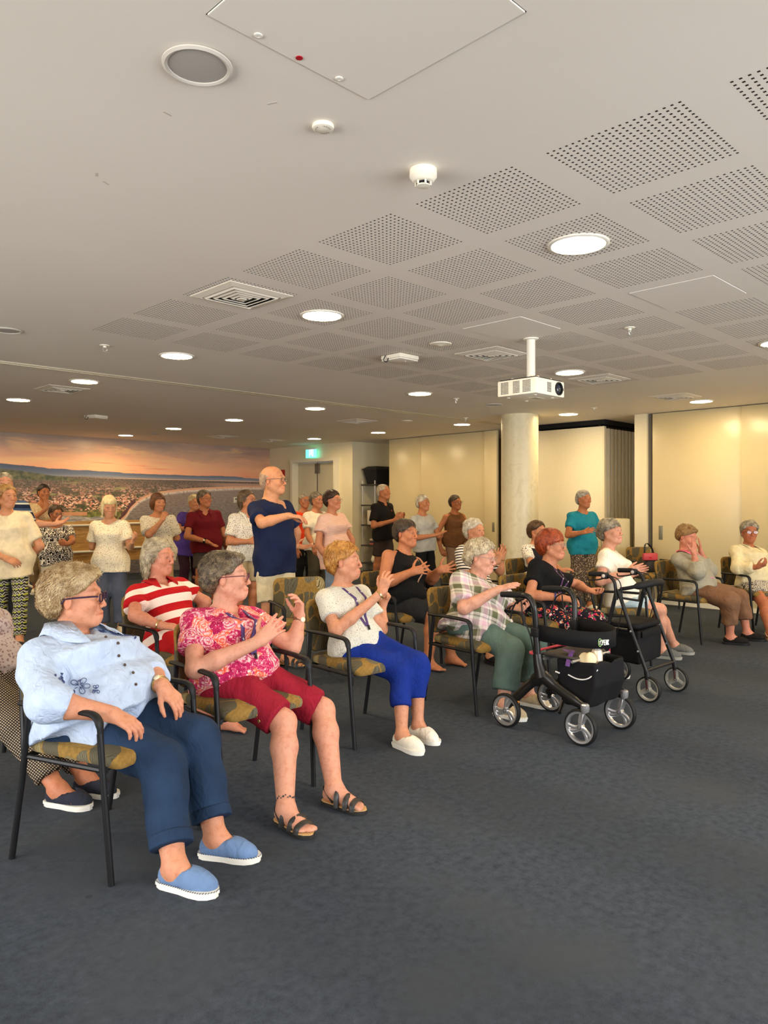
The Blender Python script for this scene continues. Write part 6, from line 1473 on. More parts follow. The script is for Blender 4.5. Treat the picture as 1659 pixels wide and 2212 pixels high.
def chest_mark(x, z, m, w=.03, h=.02):
    def fn(c):
        p = cast(c['tp'], loc_pt(c, x, .45, z * c['TL']), -c['fr'], .6, .002)[0]; R_ = np.stack([c['lt'], c['fr'], c['up']]).T
        MB().box(p, (w, .002, h * .4), R=R_).box(p + c['up'] * h * .5, (w * .55, .002, h * .35), R=R_).box(p - c['up'] * h * .55, (w * .8, .002, h * .16), R=R_).build('chest_logo', m, c['top'], xf=sh_xf(c['base']))
    return fn
def earring(q=-1):
    def fn(c):
        p = c['hcn'] + c['hS'] * (c['R'][0] * -.006 + c['R'][1] * .082 * q + c['R'][2] * -.040); MB().lathe([(0, -.004), (.003, -.002), (.004, 0), (.003, .003), (0, .004)], p, UPV, 10).build('earring', M_GOLD, c['root'], smooth=True, xf=sh_xf(c['base']))
    return fn
def necklace(m=None, r=.075):
    def fn(c):
        pts = []
        for k in range(17):
            t = -2.4 + 4.8 * k / 16; ph = abs(t) / 2.4; dirv = c['fr'] * math.cos(t) * 1.0 + c['lt'] * math.sin(t); pts.append(c['nk'] + dirv * r * c['s'] * (.9) + c['up'] * (-.045 + .075 * ph ** 1.5) * c['s'] + c['fr'] * .012)
        MB().tube(pts, .0016, 5).build('necklace', m or M_GOLD, c['root'], smooth=True, xf=sh_xf(c['base']))
    return fn
def cuffs(rad=.010, m=None):
    """turned up trouser hems"""
    def fn(c):
        for sd in (1, -1):
            h, k, n_, td = c['lg'][sd]
    return fn
def anklet(c):
    h, k, n_, td = c['lg'][1]; ax = nrm(n_ - k); p = k + (n_ - k) * .90; m = plain('tattoo_ink', srgb(58, 54, 58), .7)
    a = nrm(np.cross(ax, V(1, 0, 0))); b = np.cross(ax, a); mb = MB()
    for i in range(26):
        t = i * math.tau / 26; q = p + (a * math.cos(t) + b * math.sin(t)) * .0445 + ax * .006 * math.sin(i * 2.1); mb.lathe([(.0035 + .002 * (i % 3 == 0), -.001), (.003, .0012), (0, .0014)], q, nrm(q - p), 7)
    mb.build('ankle_tattoo', m, c['root'], smooth=True, xf=sh_xf(c['base']))
def leg_buttons(c):
    h, k = c['lg'][1][:2]; ax = nrm(k - h)
    for t, q in ((.80, .0), (.86, .25), (.90, -.05)):
        p = h + (k - h) * t; out = nrm(-c['lt'] + UPV * q * .6); o_ = p + out * .3; hit = cast(c['bp'], o_, -out, .4, .002)[0]
        MB().lathe([(.009, 0), (.009, .003), (.006, .004), (0, .003)], hit, out, 14).build('button', M_GOLD, c['bottom'], smooth=True, xf=sh_xf(c['base']))
def strap_bag(c):
    pts = [loc_pt(c, .11, -.02, c['TL'] * 1.0)] 
    line = []
    for k in range(10):
        t = k / 9; line.append(cast(c['tp'], loc_pt(c, .10 - .09 * t, .45, c['TL'] * (.93 - .55 * t)), -c['fr'], .6, .005)[0])
    ribbon_mesh(c, line, .014, plain('strap_tan', srgb(196, 150, 120), .6), 'bag_strap', c['root'], c['fr'])
def vest(c):
    v_ = []; pel, A, TL, s = c['pel'], c['A'], c['TL'], c['s']; pp = np.array(F_PROF); pp[:, 0] *= TL; pp = pp[(pp[:, 0] > -.1) & (pp[:, 0] < TL * .95)]; pp[:, 1:3] = pp[:, 1:3] * s + .026
    tp = [loft(pel, A, pp, .02)] + [cone(c['nk'] - c['up'] * .04 - c['lt'] * sd * .05, c['sh'][sd] + c['lt'] * sd * .02, .055, .055, .03) for sd in (1, -1)]
    def vc(p):
        q = (p - c['nk']) @ A.T; return np.maximum(np.abs(q[..., 0]) - .055, -q[..., 1])
    tp.append(Prim(vc, c['nk'] - .6, c['nk'] + .3, .01, 's')); tp.append(cone(c['nk'], c['nk'] + c['up'] * .2, .07, .08, .01, 's'))
    v, f = mesh_sdf(tp, .014, [(Noise3(26, 3, 8), .004)]); finish('vest', v, f, FB['vest'], c['root'], c['base'], None, (v - pel) @ A.T)
# ---------------------------------------------------------------- seated people
SEATED, STAND = 'people seated in the rows', 'people standing at the back'
def st(k, off=-.06, z=.565): return seat_of(*SEATS[k], off, z)
def f_of(k): return SEATS[k][2]
GREY = ((104, 92, 74), (186, 172, 146)); WHITEH = ((170, 156, 128), (232, 220, 194))
person('seated woman in a pale blue embroidered shirt and rolled jeans, nearest the camera', SEATED, f_of('S1'), H=1.68, seat=st('S1', -0.09, 0.555), nkd=.148, neck=(192, 1352, .3), head=(163, 1292, .1), hface=9, hpitch=0, hs=1.06, fat=1.45, belly=.07, bust=1.8, shw=1.02,
       arms=dict(R=((98, 1518, -.2), (238, 1541, .2), (312, 1580, .0), (-.1, .3, -1), 'relaxed'), L=((322, 1452, -.6), (350, 1482, -.8), (396, 1530, -.2), (0, .2, -1), 'relaxed', 0)),
       legs=dict(R=dict(a=(377, 1874), k=(372, 1640), t=-22), L=dict(a=(466, 1812), k=(462, 1565), t=-10)), skin=(216, 150, 116), top=dict(m=FB['pale_blue'], sleeve=1.38, hem=.14, collar=1.7, neck=(.074, .03), v=.06, off=.02, loose=.026, lap=.42, flare=.05, wr=.008, name='shirt'), bottom=dict(m=FB['denim'], len=1.80, loose=.030, hemr=.078, name='jeans', wr=.006, cuff=.10),
       shoe=dict(kind='slipon', m=SH['blue'], sole=M_SOLEW, stitch=True), hair=dict(c=((132, 98, 54), (196, 172, 130)), style='swept', vol=.030, curl=.45, sl=.05, len=.035), glasses=(.03, .012, .035, 1.7), brow=(.6, .45, .36), extras=[buttons((.87, .74, .60, .46, .33, .2, .06)), embroidery(.105, .76, .030, 3), embroidery(-.10, .26, .036, 5, (-.5, .87)), watch(-1, .90, .034, M_GOLD, 'watch', .007, (.2, -1, .6))], seed=1)
person('seated woman in a pink paisley top and red cropped trousers raising both hands', SEATED, f_of('S2'), H=1.66, seat=st('S2', -0.07, 0.545), neck=(490, 1304, .25), head=(490, 1247, .1), hface=5, hs=1.04, fat=1.22, belly=.045, bust=1.6, leg=1.05,
       arms=dict(R=((440, 1446, -.3), (556, 1388, .1), (612, 1338, .2), (.35, .9, .1), 'open'), L=((632, 1398, -.3), (648, 1335, .2), (646, 1285, -.2), (-.75, -.5, .1), 'cup')),
       legs=dict(R=dict(a=(617, 1748), k=(615, 1562), t=-46), L=dict(a=(722, 1706), k=(690, 1536), t=-34)), skin=(218, 156, 128), top=dict(m=FB['paisley'], sleeve=.58, hem=.13, v=.10, neck=(.070, .03), off=.016, loose=.030, lap=.20, wr=.006, name='blouse'), bottom=dict(m=FB['red'], len=.93, loose=.018, name='cropped_trousers'),
       shoe=dict(kind='sandal', m=plain('sandal_black', (.02, .018, .016), .45)), hair=dict(c=((54, 42, 30), (134, 114, 86)), style='swept', vol=.020, curl=.35, sl=.05), glasses=(.09, .02, .04), brow=(.5, .4, .34), extras=[lanyard(z=.18), watch(-1, .93, .030, M_LEATHER, 'watch', .009, (.6, -.7, .2)), earring(), anklet, leg_buttons], seed=2)
person('seated ginger haired woman in a dotted white tee and bright blue trousers', SEATED, f_of('S3'), H=1.56, seat=st('S3', -0.04, 0.54), neck=(749, 1275, .2), head=(744, 1213, .1), hface=-8, hs=1.02, fat=.94, belly=.01, bust=1.1, shw=.94,
       arms=dict(R=((764, 1360, -.5), (813, 1286, -.1), (838, 1238, -.1), (.5, .8, .1), 'claw'), L=((822, 1360, -.2), (826, 1306, .2), (840, 1270, -.3), (-.6, -.5, -.4), 'fist')),
       legs=dict(R=dict(a=(868, 1588), k=(874, 1450), t=-50), L=dict(a=(903, 1569), k=(898, 1430), t=-48)), skin=(208, 146, 112), top=dict(m=FB['dots'], sleeve=.62, hem=.06, neck=(.064, .03), off=.012, loose=.022, lap=.06, name='tee_shirt'), bottom=dict(m=FB['royal'], len=1.55, loose=.022, hemr=.062), shoe=dict(kind='slipon', m=SH['white'], sole=M_SOLEW),
       hair=dict(c=((150, 92, 30), (208, 152, 74)), style='short', vol=.024, curl=.4, sl=.045), brow=(.6, .48, .4), extras=[lanyard(z=.20, w=.017), bracelet(1, .94)], seed=3)
person('seated woman in a green and pink plaid tunic with sage trousers', SEATED, f_of('S4'), H=1.58, seat=st('S4', -0.03, 0.545), neck=(1026, 1248, .2), head=(1039, 1203, -.1), hface=-27, hpitch=-10, hs=1.04, fat=1.38, belly=.06, bust=1.8,
       arms=dict(R=((1006, 1316, -.5), (1080, 1271, -.3), (1128, 1258, .0), (.1, .3, -1), 'flat'), L=((1098, 1298, -.4), (1110, 1317, -.6), (1140, 1313, -.3), (-.2, -.3, 1), 'cup')),
       legs=dict(R=dict(a=(1086, 1524), k=(1104, 1402), t=-40), L=dict(a=(1139, 1500), k=(1152, 1392), t=-38)), skin=(214, 158, 132), top=dict(m=FB['plaid'], sleeve=.80, hem=.16, neck=(.076, .04), off=.022, loose=.034, lap=.52, flare=.05, wr=.008, name='tunic'), bottom=dict(m=FB['sage'], len=1.74, loose=.034, hemr=.085), shoe=dict(kind='slipon', m=SH['sand'], sole=M_SOLEW),
       hair=dict(c=((150, 134, 104), (222, 208, 176)), style='short', vol=.022, curl=.6, sl=.045), glasses=(.35, .25, .2), brow=(.75, .65, .55), extras=[bracelet(-1, .95, .033, M_BLACKP, 'wristband', .006), necklace()], seed=4)
person('seated red haired woman in a black top with a purple lanyard and bright floral trousers', SEATED, f_of('S5'), H=1.62, seat=st('S5', 0.0, 0.545), neck=(1176, 1232, .1), head=(1192, 1178, -.1), hface=-28, hs=1.05, fat=1.05, belly=.02, bust=1.4,
       arms=dict(R=((1150, 1288, -.4), (1212, 1291, -.5), (1240, 1297, .0), (0, .4, -1), 'relaxed'), L=((1246, 1262, -.2), (1268, 1274, -.5), (1293, 1283, -.2), (-.3, .2, 1), 'cup')),
       legs=dict(R=dict(a=(1262, 1462), k=(1255, 1362)), L=dict(a=(1312, 1440), k=(1300, 1335))), skin=(206, 138, 102), top=dict(m=FB['black'], sleeve=.60, hem=.10, neck=(.082, .05), off=.014, loose=.024, lap=.1, name='black_top'), bottom=dict(m=FB['bright'], len=1.85, loose=.034, hemr=.075), shoe=dict(kind='slipon', m=SH['blackf'], sole=M_SOLEW),
       hair=dict(c=((110, 38, 12), (178, 78, 34)), style='fringe', vol=.028, curl=.25, sl=.055, len=.02, stand=.05), glasses=(.3, .26, .22), brow=(.5, .35, .28), extras=[lanyard(m=plain('lanyard_plum', srgb(88, 48, 96), .7), z=.28, w=.018), earring(), bracelet(1, .80, .034, plain('band_blue', srgb(30, 40, 110), .5), 'wristband', .006), bracelet(1, .92, .032, plain('band_amber', srgb(170, 90, 40), .5), 'bracelet', .006)], seed=5)
person('seated grey haired woman in a white lace sleeved top and pale shorts looking up', SEATED, f_of('S6'), H=1.60, seat=st('S6', -0.04, 0.55), neck=(1310, 1192, .1), head=(1319, 1149, -.1), hface=-44, hpitch=6, hs=1.02, fat=1.10, belly=.03, bust=1.4,
       arms=dict(R=((1296, 1256, -.5), (1356, 1236, -.3), (1400, 1222, .1), (.1, .8, -.2), 'flat'), L=((1350, 1252, .2), (1366, 1240, -.8), (1402, 1226, -.2), (.1, -.8, -.1), 'flat')),
       legs=dict(R=dict(a=(1428, 1404), k=(1428, 1312), t=-28), L=dict(a=(1456, 1394), k=(1440, 1305), t=-28)), skin=(214, 154, 124), top=dict(m=FB['white'], sleeve=.52, hem=.10, v=.07, neck=(.070, .03), off=.016, loose=.028, lap=.08, name='white_top'), bottom=dict(m=FB['pale_shorts'], len=.62, loose=.03, name='shorts'), shoe=dict(kind='sneaker', m=SH['grey'], sole=plain('sole_grey', srgb(150, 148, 138), .7), laces=M_SOLEW),
       hair=dict(c=((82, 74, 62), (168, 156, 132)), style='fringe', vol=.018, curl=.45, sl=.045), brow=(.5, .42, .36), extras=[necklace()], seed=6)
person('seated woman in a grey cardigan hiding her face behind both hands', SEATED, f_of('S7'), H=1.58, seat=st('S7', 0.08, 0.54), neck=(1473, 1192, .4), head=(1484, 1160, -.2), hface=-52, hpitch=-18, hs=1.02, fat=1.08, belly=.03,
       arms=dict(R=((1519, 1234, -.4), (1499, 1196, .0), (1500, 1160, -.1), (-.4, .6, .2), 'flat'), L=((1532, 1232, -.1), (1514, 1193, .0), (1510, 1158, -.1), (-.8, .4, .2), 'flat')),
       legs=dict(R=dict(a=(1577, 1376), k=(1572, 1290), t=-20), L=dict(a=(1614, 1368), k=(1598, 1285), t=-22)), skin=(212, 140, 112), top=dict(m=FB['greycardi'], sleeve=1.62, hem=.14, neck=(.070, .03), v=.10, off=.022, loose=.034, lap=.10, collar=True, cm=plain('collar_pink', srgb(222, 110, 130), .8), flare=.03, name='cardigan', wr=.008), bottom=dict(m=FB['brown'], len=1.62, loose=.036, hemr=.082, wr=.008), shoe=dict(kind='slipon', m=SH['blackf'], sole=M_BLACKP),
       hair=dict(c=((112, 78, 40), (170, 132, 80)), style='swept', vol=.020, curl=.3, sl=.045), seed=7,
       extras=[lambda c: MB().tube(rounded_path([loc_pt(c, x, y, .06) for x, y in ((-.13, .08), (-.08, .15), (0, .175), (.08, .16), (.13, .08))], .05), .020, 8, flat=.35).build('pink_belt', plain('belt_pink', srgb(206, 110, 170), .6), c['root'], smooth=True, xf=sh_xf(c['base']))])
person('seated curly grey haired woman in a cream jumper at the right edge', SEATED, f_of('S8'), H=1.60, seat=st('S8', -0.01, 0.55), neck=(1619, 1187, 0), head=(1619, 1150, -.1), hface=-99, hs=1.02, fat=1.15, belly=.03, bust=1.4,
       arms=dict(R=((1596, 1228, -.2), (1636, 1225, -.6), (1652, 1218, -.2), (.2, .3, .8), 'loose'), L=((1668, 1230, -.2), (1658, 1228, -.7), (1642, 1222, -.2), (-.2, .3, .8), 'loose')),
       legs=dict(R=dict(a=(1664, 1368), k=(1660, 1300), t=-70), L=dict(a=(1702, 1372), k=(1700, 1296), t=-60)), skin=(190, 116, 80), top=dict(m=FB['cream'], sleeve=1.80, hem=.08, collar=True, neck=(.068, .03), off=.022, loose=.030, lap=.08, name='jumper'), bottom=dict(m=FB['zebra'], len=.60, loose=.02, name='shorts'), shoe=dict(kind='sandal', m=plain('sandal_tan', srgb(206, 180, 140), .6)),
       hair=dict(c=((100, 90, 74), (196, 184, 158)), style='short', vol=.026, curl=.7, sl=.05), glasses=(.10, .03, .03), brow=(.45, .38, .32), seed=8)
person('seated grey haired woman in a red and white striped polo', SEATED, f_of('S9'), H=1.60, seat=st('S9', 0.0, 0.545), neck=(358, 1250, .1), head=(343, 1203, 0), hface=-20, hpitch=-4, hs=1.03, fat=1.08, belly=.03, bust=1.3, shw=1.04,
       arms=dict(R=((291, 1330, -.2), (346, 1351, -.5), (398, 1358, .0), (0, .3, -1), 'relaxed'), L=((443, 1300, .1), (430, 1342, -.7), (402, 1352, -.2), (0, .3, -1), 'relaxed')),
       legs=dict(R=dict(a=(436, 1542), t=-30), L=dict(a=(484, 1553), t=-20)), skin=(208, 138, 108), top=dict(m=FB['rw'], sleeve=.60, hem=.10, collar=True, cm=fab('red_collar', (172, 20, 24)), v=.10, neck=(.068, .03), off=.014, loose=.024, lap=.08, name='striped_polo', wr=.004), bottom=dict(m=FB['redc'], len=1.5, loose=.024, hemr=.065), shoe=dict(kind='bare'),
       hair=dict(c=((120, 104, 78), (198, 182, 148)), style='bobopen', vol=.012, curl=.05, sl=.07, len=.05), brow=(.6, .5, .42), extras=[bracelet(1, .95)], seed=9)
person('seated barefoot woman in a black sleeveless top with spread hands', SEATED, f_of('S10'), H=1.60, seat=st('S10', 0.0, 0.55), neck=(872, 1194, .1), head=(877, 1153, 0), hface=-36, hs=1.06, fat=1.34, belly=.06, bust=1.7, shw=1.06, arm=1.15,
       arms=dict(R=((842, 1266, -.2), (884, 1236, -.6), (920, 1228, .1), (.2, .8, -.1), 'wide'), L=((932, 1252, -.2), (948, 1232, -.7), (978, 1226, .0), (-.2, -.8, .2), 'wide')),
       legs=dict(R=dict(a=(925, 1428), k=(934, 1325), t=-44), L=dict(a=(974, 1418), k=(952, 1312), t=-36)), skin=(200, 128, 86), top=dict(m=FB['black'], strap=.085, hem=.12, neck=(.080, .04), off=.013, lap=.12, name='sleeveless_top'), bottom=dict(m=FB['char'], len=.90, loose=.022, name='shorts'), shoe=dict(kind='bare'),
       hair=dict(c=((44, 34, 26), (96, 80, 62)), style='short', vol=.018, curl=.05, sl=.05), brow=(.4, .32, .27), extras=[bracelet(-1, .95), strap_bag], seed=10)
person('seated white haired woman in a black and white striped top, behind the plaid tunic', SEATED, f_of('S11'), H=1.58, seat=st('S11', -0.02, 0.55), neck=(1013, 1192, .1), head=(1025, 1147, 0), hface=-44, hs=1.02, fat=1.1,
       arms=dict(R=((1020, 1250, -.4), (1076, 1210, -.1), (1086, 1180, .0), (.6, .6, .1), 'open'), L=((1080, 1235, .0), (1084, 1208, -.1), (1090, 1180, .0), (-.6, -.6, .1), 'open')),
       skin=(208, 144, 104), top=dict(m=FB['bwstripe'], sleeve=.8, hem=.10, neck=(.066, .03), name='striped_top'), bottom=dict(m=FB['char'], len=1.85), shoe=dict(kind='slipon', m=SH['blackf']), legs=dict(R=dict(a=(1060, 1416)), L=dict(a=(1100, 1408))), hair=dict(c=WHITEH, style='short', vol=.018, curl=.35, sl=.04), brow=(.8, .7, .6), extras=[bracelet(-1, .95)], seed=11)
person('seated dark haired woman in a dark vest, behind the red haired woman', SEATED, f_of('S12'), H=1.58, seat=st('S12', -0.02, 0.55), neck=(1150, 1190, .1), head=(1161, 1149, 0), hface=-50, hs=1.0, fat=1.05,
       arms=dict(R=((1156, 1232, -.3), (1184, 1232, -.5), (1200, 1230, 0), (0, .3, -1), 'relaxed'), L=((1200, 1225, .2), (1210, 1232, -.5), (1222, 1230, 0), (0, .3, -1), 'relaxed')),
       skin=(204, 136, 96), top=dict(m=FB['sprig'], sleeve=.5, hem=.10, neck=(.062, .03), off=.010, name='sprigged_blouse'), bottom=dict(m=FB['char'], len=1.85), shoe=dict(kind='slipon', m=SH['blackf']), legs=dict(R=dict(a=(1200, 1385)), L=dict(a=(1235, 1378))), hair=dict(c=((54, 34, 18), (104, 74, 44)), style='short', vol=.020, curl=.25, sl=.04), seed=12,
       extras=[lambda c: vest(c)])
person('seated person in houndstooth trousers and navy flats, cut by the left edge', SEATED, f_of('S13'), H=1.62, seat=st('S13', 0.0, 0.545), neck=(-75, 1310, .1), head=(-66, 1262, 0), hface=-20, fat=1.15,
       arms=dict(R=((8, 1392, -.9), (-40, 1440, .6), (-70, 1450, 0), (0, .3, -1), 'relaxed'), L=((-10, 1400, .6), (30, 1430, -.5), (60, 1440, 0), (0, .3, -1), 'relaxed')) if False else dict(R=((2, 1388, -.5), (-46, 1420, -.6), (-80, 1440, 0), (0, .3, -1), 'relaxed'), L=((-20, 1400, .6), (-30, 1440, -.6), (-10, 1460, 0), (0, .3, -1), 'relaxed')),
       legs=dict(R=dict(a=(126, 1706), k=(48, 1490), t=-16), L=dict(a=(186, 1682), k=(86, 1474), t=-16)), skin=(206, 134, 98), top=dict(m=FB['greypink'], sleeve=.6, hem=.12, name='top'), bottom=dict(m=FB['hound'], len=1.80, loose=.028, hemr=.07, name='houndstooth_trousers'), shoe=dict(kind='flat', m=SH['navy'], sole=M_SOLEW), hair=dict(c=GREY, style='short'), extras=[bracelet(1, .06, .05, M_GOLD, 'arm_chain', .004)], lod=1, seed=13)
# ---------------------------------------------------------------- standing people
person('standing woman in a long cream tee and black patterned trousers at the left edge', STAND, -62, H=1.66, d=7.54, pelvis=(24,), neck=(14, 1122, 0), head=(15, 1073, 0), hface=-34, fat=.98, arms=dict(R=((-28, 1185, .3), (12, 1206, -.8), (40, 1218, -.2), (.3, .5, -.6), 'relaxed'), L=((70, 1182, .2), (54, 1206, -.8), (26, 1216, -.3), (-.2, .6, -.5), 'relaxed')), skin=(212, 146, 104), top=dict(m=FB['creamtee'], sleeve=.75, hem=.20, neck=(.062, .03), flare=.03, off=.016, name='long_tee'), bottom=dict(m=FB['tribal'], len=1.84, loose=.016, hemr=.058), legs=dict(R=dict(a=(-4, 1382), t=-80), L=dict(a=(42, 1388), t=-70)), shoe=dict(kind='slipon', m=SH['sand'], sole=M_BLACKP), hair=dict(c=((136, 88, 36), (198, 150, 84)), style='bobopen', vol=.016, curl=.15, sl=.05), brow=(.6, .5, .4), seed=31)
person('man in a navy striped polo half hidden at the left edge, one arm held out', STAND, -55, H=1.77, male=True, d=8.6, pelvis=(8,), head=(10, 1046, 0), hface=-60, arms=dict(R=((-30, 1160, .2), (-20, 1190, -.6), (-10, 1200, 0), (0, 1, 0), 'relaxed'), L=((70, 1132, -.4), (117, 1133, -.2), (146, 1124, -.1), (0, -.4, 1), 'open')), skin=(222, 158, 122), top=dict(m=FB['navystripe'], sleeve=.85, hem=.15, collar=True, name='striped_polo'), bottom=dict(m=FB['char'], len=1.9), shoe=dict(kind='sneaker', m=SH['blackf']), hair=dict(c=((110, 92, 66), (190, 176, 150)), style='short', vol=.006, sl=.03), brow=(.5, .4, .34), seed=32)
person('woman in a beige lace top holding a hand over her face, before the mural', STAND, -58, H=1.69, d=11.4, pelvis=(84,), head=(95, 1064, 0), hface=-45, arms=dict(R=((78, 1130, .1), (98, 1100, -.7), (101, 1070, .2), (-.2, .8, .2), 'flat'), L=((112, 1130, .1), (90, 1128, -.8), (70, 1130, -.1), (0, .8, 0), 'relaxed')), skin=(196, 126, 82), top=dict(m=FB['beige'], sleeve=.75, hem=.12, v=.10, neck=(.072, .03), name='lace_top'), bottom=dict(m=FB['tan'], len=1.62, loose=.035, hemr=.08), legs=dict(R=dict(a=(77, 1272), t=-80), L=dict(a=(96, 1276), t=-70)), shoe=dict(kind='sneaker', m=SH['white'], sole=M_SOLEW), hair=dict(c=((26, 18, 14), (66, 48, 36)), style='short', vol=.014, sl=.04), brow=(.3, .22, .18), seed=33)
person('short woman in a black and white print top and white shorts', STAND, -72, H=1.46, d=9.9, pelvis=(121,), head=(121, 1110, 0), hface=-40, hpitch=-4, fat=1.2, belly=.03, arms=dict(R=((91, 1170, .2), (124, 1170, -.8), (143, 1176, -.1), (.2, .9, 0), 'loose'), L=((157, 1168, .2), (146, 1176, -.8), (128, 1172, -.1), (-.2, .9, 0), 'loose')), skin=(196, 124, 82), top=dict(m=FB['ikat'], sleeve=.7, hem=.16, neck=(.064, .03), loose=.028, flare=.025, name='print_top'), bottom=dict(m=FB['offwhite'], len=.75, loose=.03, name='shorts'), shoe=dict(kind='sneaker', m=SH['white'], sole=M_SOLEW), hair=dict(c=((40, 28, 20), (92, 68, 46)), style='short', vol=.016, sl=.05, len=.02), glasses=(.2, .18, .16), brow=(.4, .32, .26), seed=34)
person('standing woman with a pale blond bob in a floral cream tee and slate trousers', STAND, -80, H=1.53, d=8.44, pelvis=(240,), neck=(236, 1136, 0), head=(236, 1094, 0), hface=-60, hpitch=-14, fat=1.0, arms=dict(R=((201, 1182, .2), (223, 1172, -.8), (243, 1168, -.2), (.2, .3, .7), 'cup'), L=((277, 1182, .2), (284, 1174, -.8), (292, 1160, -.2), (-.9, .2, .2), 'cup')), skin=(212, 150, 108), top=dict(m=FB['floralcream'], sleeve=.72, hem=.15, neck=(.064, .03), loose=.03, flare=.025, name='floral_tee'), bottom=dict(m=FB['slate'], len=1.9, loose=.03, hemr=.075), legs=dict(R=dict(a=(222, 1352), t=-95), L=dict(a=(262, 1352), t=-60)), shoe=dict(kind='sneaker', m=SH['sand'], sole=M_SOLEW), hair=dict(c=((206, 178, 116), (244, 226, 176)), style='bob', vol=.014, sl=.06, len=.012), brow=(.7, .6, .5), seed=35)
person('standing woman with a brown bob holding a hand to her mouth', STAND, -68, H=1.59, d=9.6, pelvis=(344,), head=(342, 1085, 0), hface=-48, hpitch=-6, fat=1.1, arms=dict(R=((323, 1156, -.1), (350, 1124, -.7), (359, 1103, .1), (.3, .8, .1), 'loose'), L=((382, 1162, .2), (377, 1152, -.8), (372, 1138, -.1), (-.4, .6, .3), 'fist')), skin=(208, 140, 98), top=dict(m=FB['leafw'], sleeve=.8, hem=.16, neck=(.066, .03), loose=.034, flare=.025, name='leaf_print_top'), bottom=dict(m=FB['tan'], len=1.85), shoe=dict(kind='sneaker', m=SH['white']), hair=dict(c=((74, 40, 16), (128, 76, 38)), style='bob', vol=.014, sl=.05, len=.0), brow=(.5, .36, .26), seed=36)
person('standing woman in a purple top beside the woman in maroon', STAND, -50, H=1.60, d=11.2, pelvis=(408,), head=(420, 1086, 0), hface=-52, fat=1.15, arms=dict(R=((382, 1146, .2), (404, 1140, -.8), (420, 1138, -.1), (.2, .9, 0), 'relaxed'), L=((436, 1146, .3), (425, 1146, -.7), (412, 1142, -.1), (0, .9, 0), 'relaxed')), skin=(206, 138, 94), top=dict(m=FB['purple'], sleeve=.6, hem=.20, v=.07, flare=.03, name='purple_top'), bottom=dict(m=FB['plum'], len=1.6), shoe=dict(kind='sneaker', m=SH['blackf']), hair=dict(c=((170, 146, 98), (226, 206, 160)), style='short', vol=.014, sl=.04), brow=(.7, .6, .5), seed=37)
person('standing woman in a maroon shirt and grey shorts with open hands', STAND, -62, H=1.66, d=10.6, pelvis=(446,), head=(442, 1078, 0), hface=-34, fat=1.2, belly=.02, arms=dict(R=((415, 1158, .1), (446, 1170, -.7), (470, 1182, -.1), (0, -.2, 1), 'open'), L=((478, 1156, .1), (484, 1176, -.7), (492, 1190, -.1), (-.6, -.3, .5), 'open')), skin=(198, 126, 84), top=dict(m=FB['maroon'], sleeve=.62, hem=.14, collar=True, neck=(.066, .03), v=.07, flare=.02, name='maroon_shirt'), bottom=dict(m=FB['greyshort'], len=.88, loose=.03, name='shorts'), shoe=dict(kind='sneaker', m=SH['white']), hair=dict(c=((62, 48, 34), (136, 116, 90)), style='short', vol=.012, curl=.2, sl=.035, stand=.3), glasses=(.12, .08, .07), brow=(.4, .3, .24), extras=[watch(1, .88, .034, M_BLACKP, 'watch', .014, (.2, -1, .3))], seed=38)
person('standing woman in a blotched white blouse and khaki shorts behind the man in navy', STAND, -40, H=1.62, d=9.0, pelvis=(528,), head=(534, 1080, 0), hface=-22, fat=1.2, belly=.03, arms=dict(R=((496, 1170, .1), (536, 1170, -.6), (560, 1168, -.1), (.1, .9, 0), 'relaxed'), L=((570, 1165, .3), (560, 1172, -.6), (548, 1170, -.1), (0, .9, 0), 'relaxed')), skin=(200, 130, 88), top=dict(m=FB['blotch'], sleeve=.75, hem=.12, collar=True, v=.07, neck=(.064, .03), loose=.03, name='blouse'), bottom=dict(m=FB['khaki'], len=.92, loose=.03, name='shorts'), shoe=dict(kind='sneaker', m=SH['white']), hair=dict(c=((58, 40, 24), (118, 92, 62)), style='bobopen', vol=.014, sl=.05), glasses=(.2, .14, .12), brow=(.4, .3, .24), seed=39)
person('tall bald man in a navy tee and stone shorts with one hand over the other', STAND, -36, H=1.80, male=True, d=6.85, pelvis=(594,), neck=(588, 1079, 0), head=(590, 1038, -.1), hface=-17, fat=1.05, belly=.02, arms=dict(R=((566, 1130, -.5), (622, 1114, -.2), (660, 1119, .1), (.1, .1, -1), 'relaxed'), L=((640, 1150, .2), (634, 1180, -.7), (662, 1182, .1), (-.1, -.3, 1), 'open')), legs=dict(R=dict(a=(574, 1418), t=-50), L=dict(a=(618, 1420), t=-30)), skin=(214, 148, 104), top=dict(m=FB['navy'], sleeve=.72, hem=.17, neck=(.064, .03), loose=.026, flare=.012, wr=.007, name='navy_tee'), bottom=dict(m=FB['stone'], len=.92, loose=.045, wr=.008, name='shorts'), shoe=dict(kind='sandal', m=plain('sandal_black', (.02, .018, .016), .45)), hair=dict(c=((150, 116, 88), (190, 160, 130)), style='balding', vol=-.002, sl=.008, dens=.3), glasses=(.06, .05, .05), brow=(.75, .62, .5), extras=[watch(-1, .93, .032, M_BLACKP, 'watch', .008, (0, -1, .4))], seed=40)
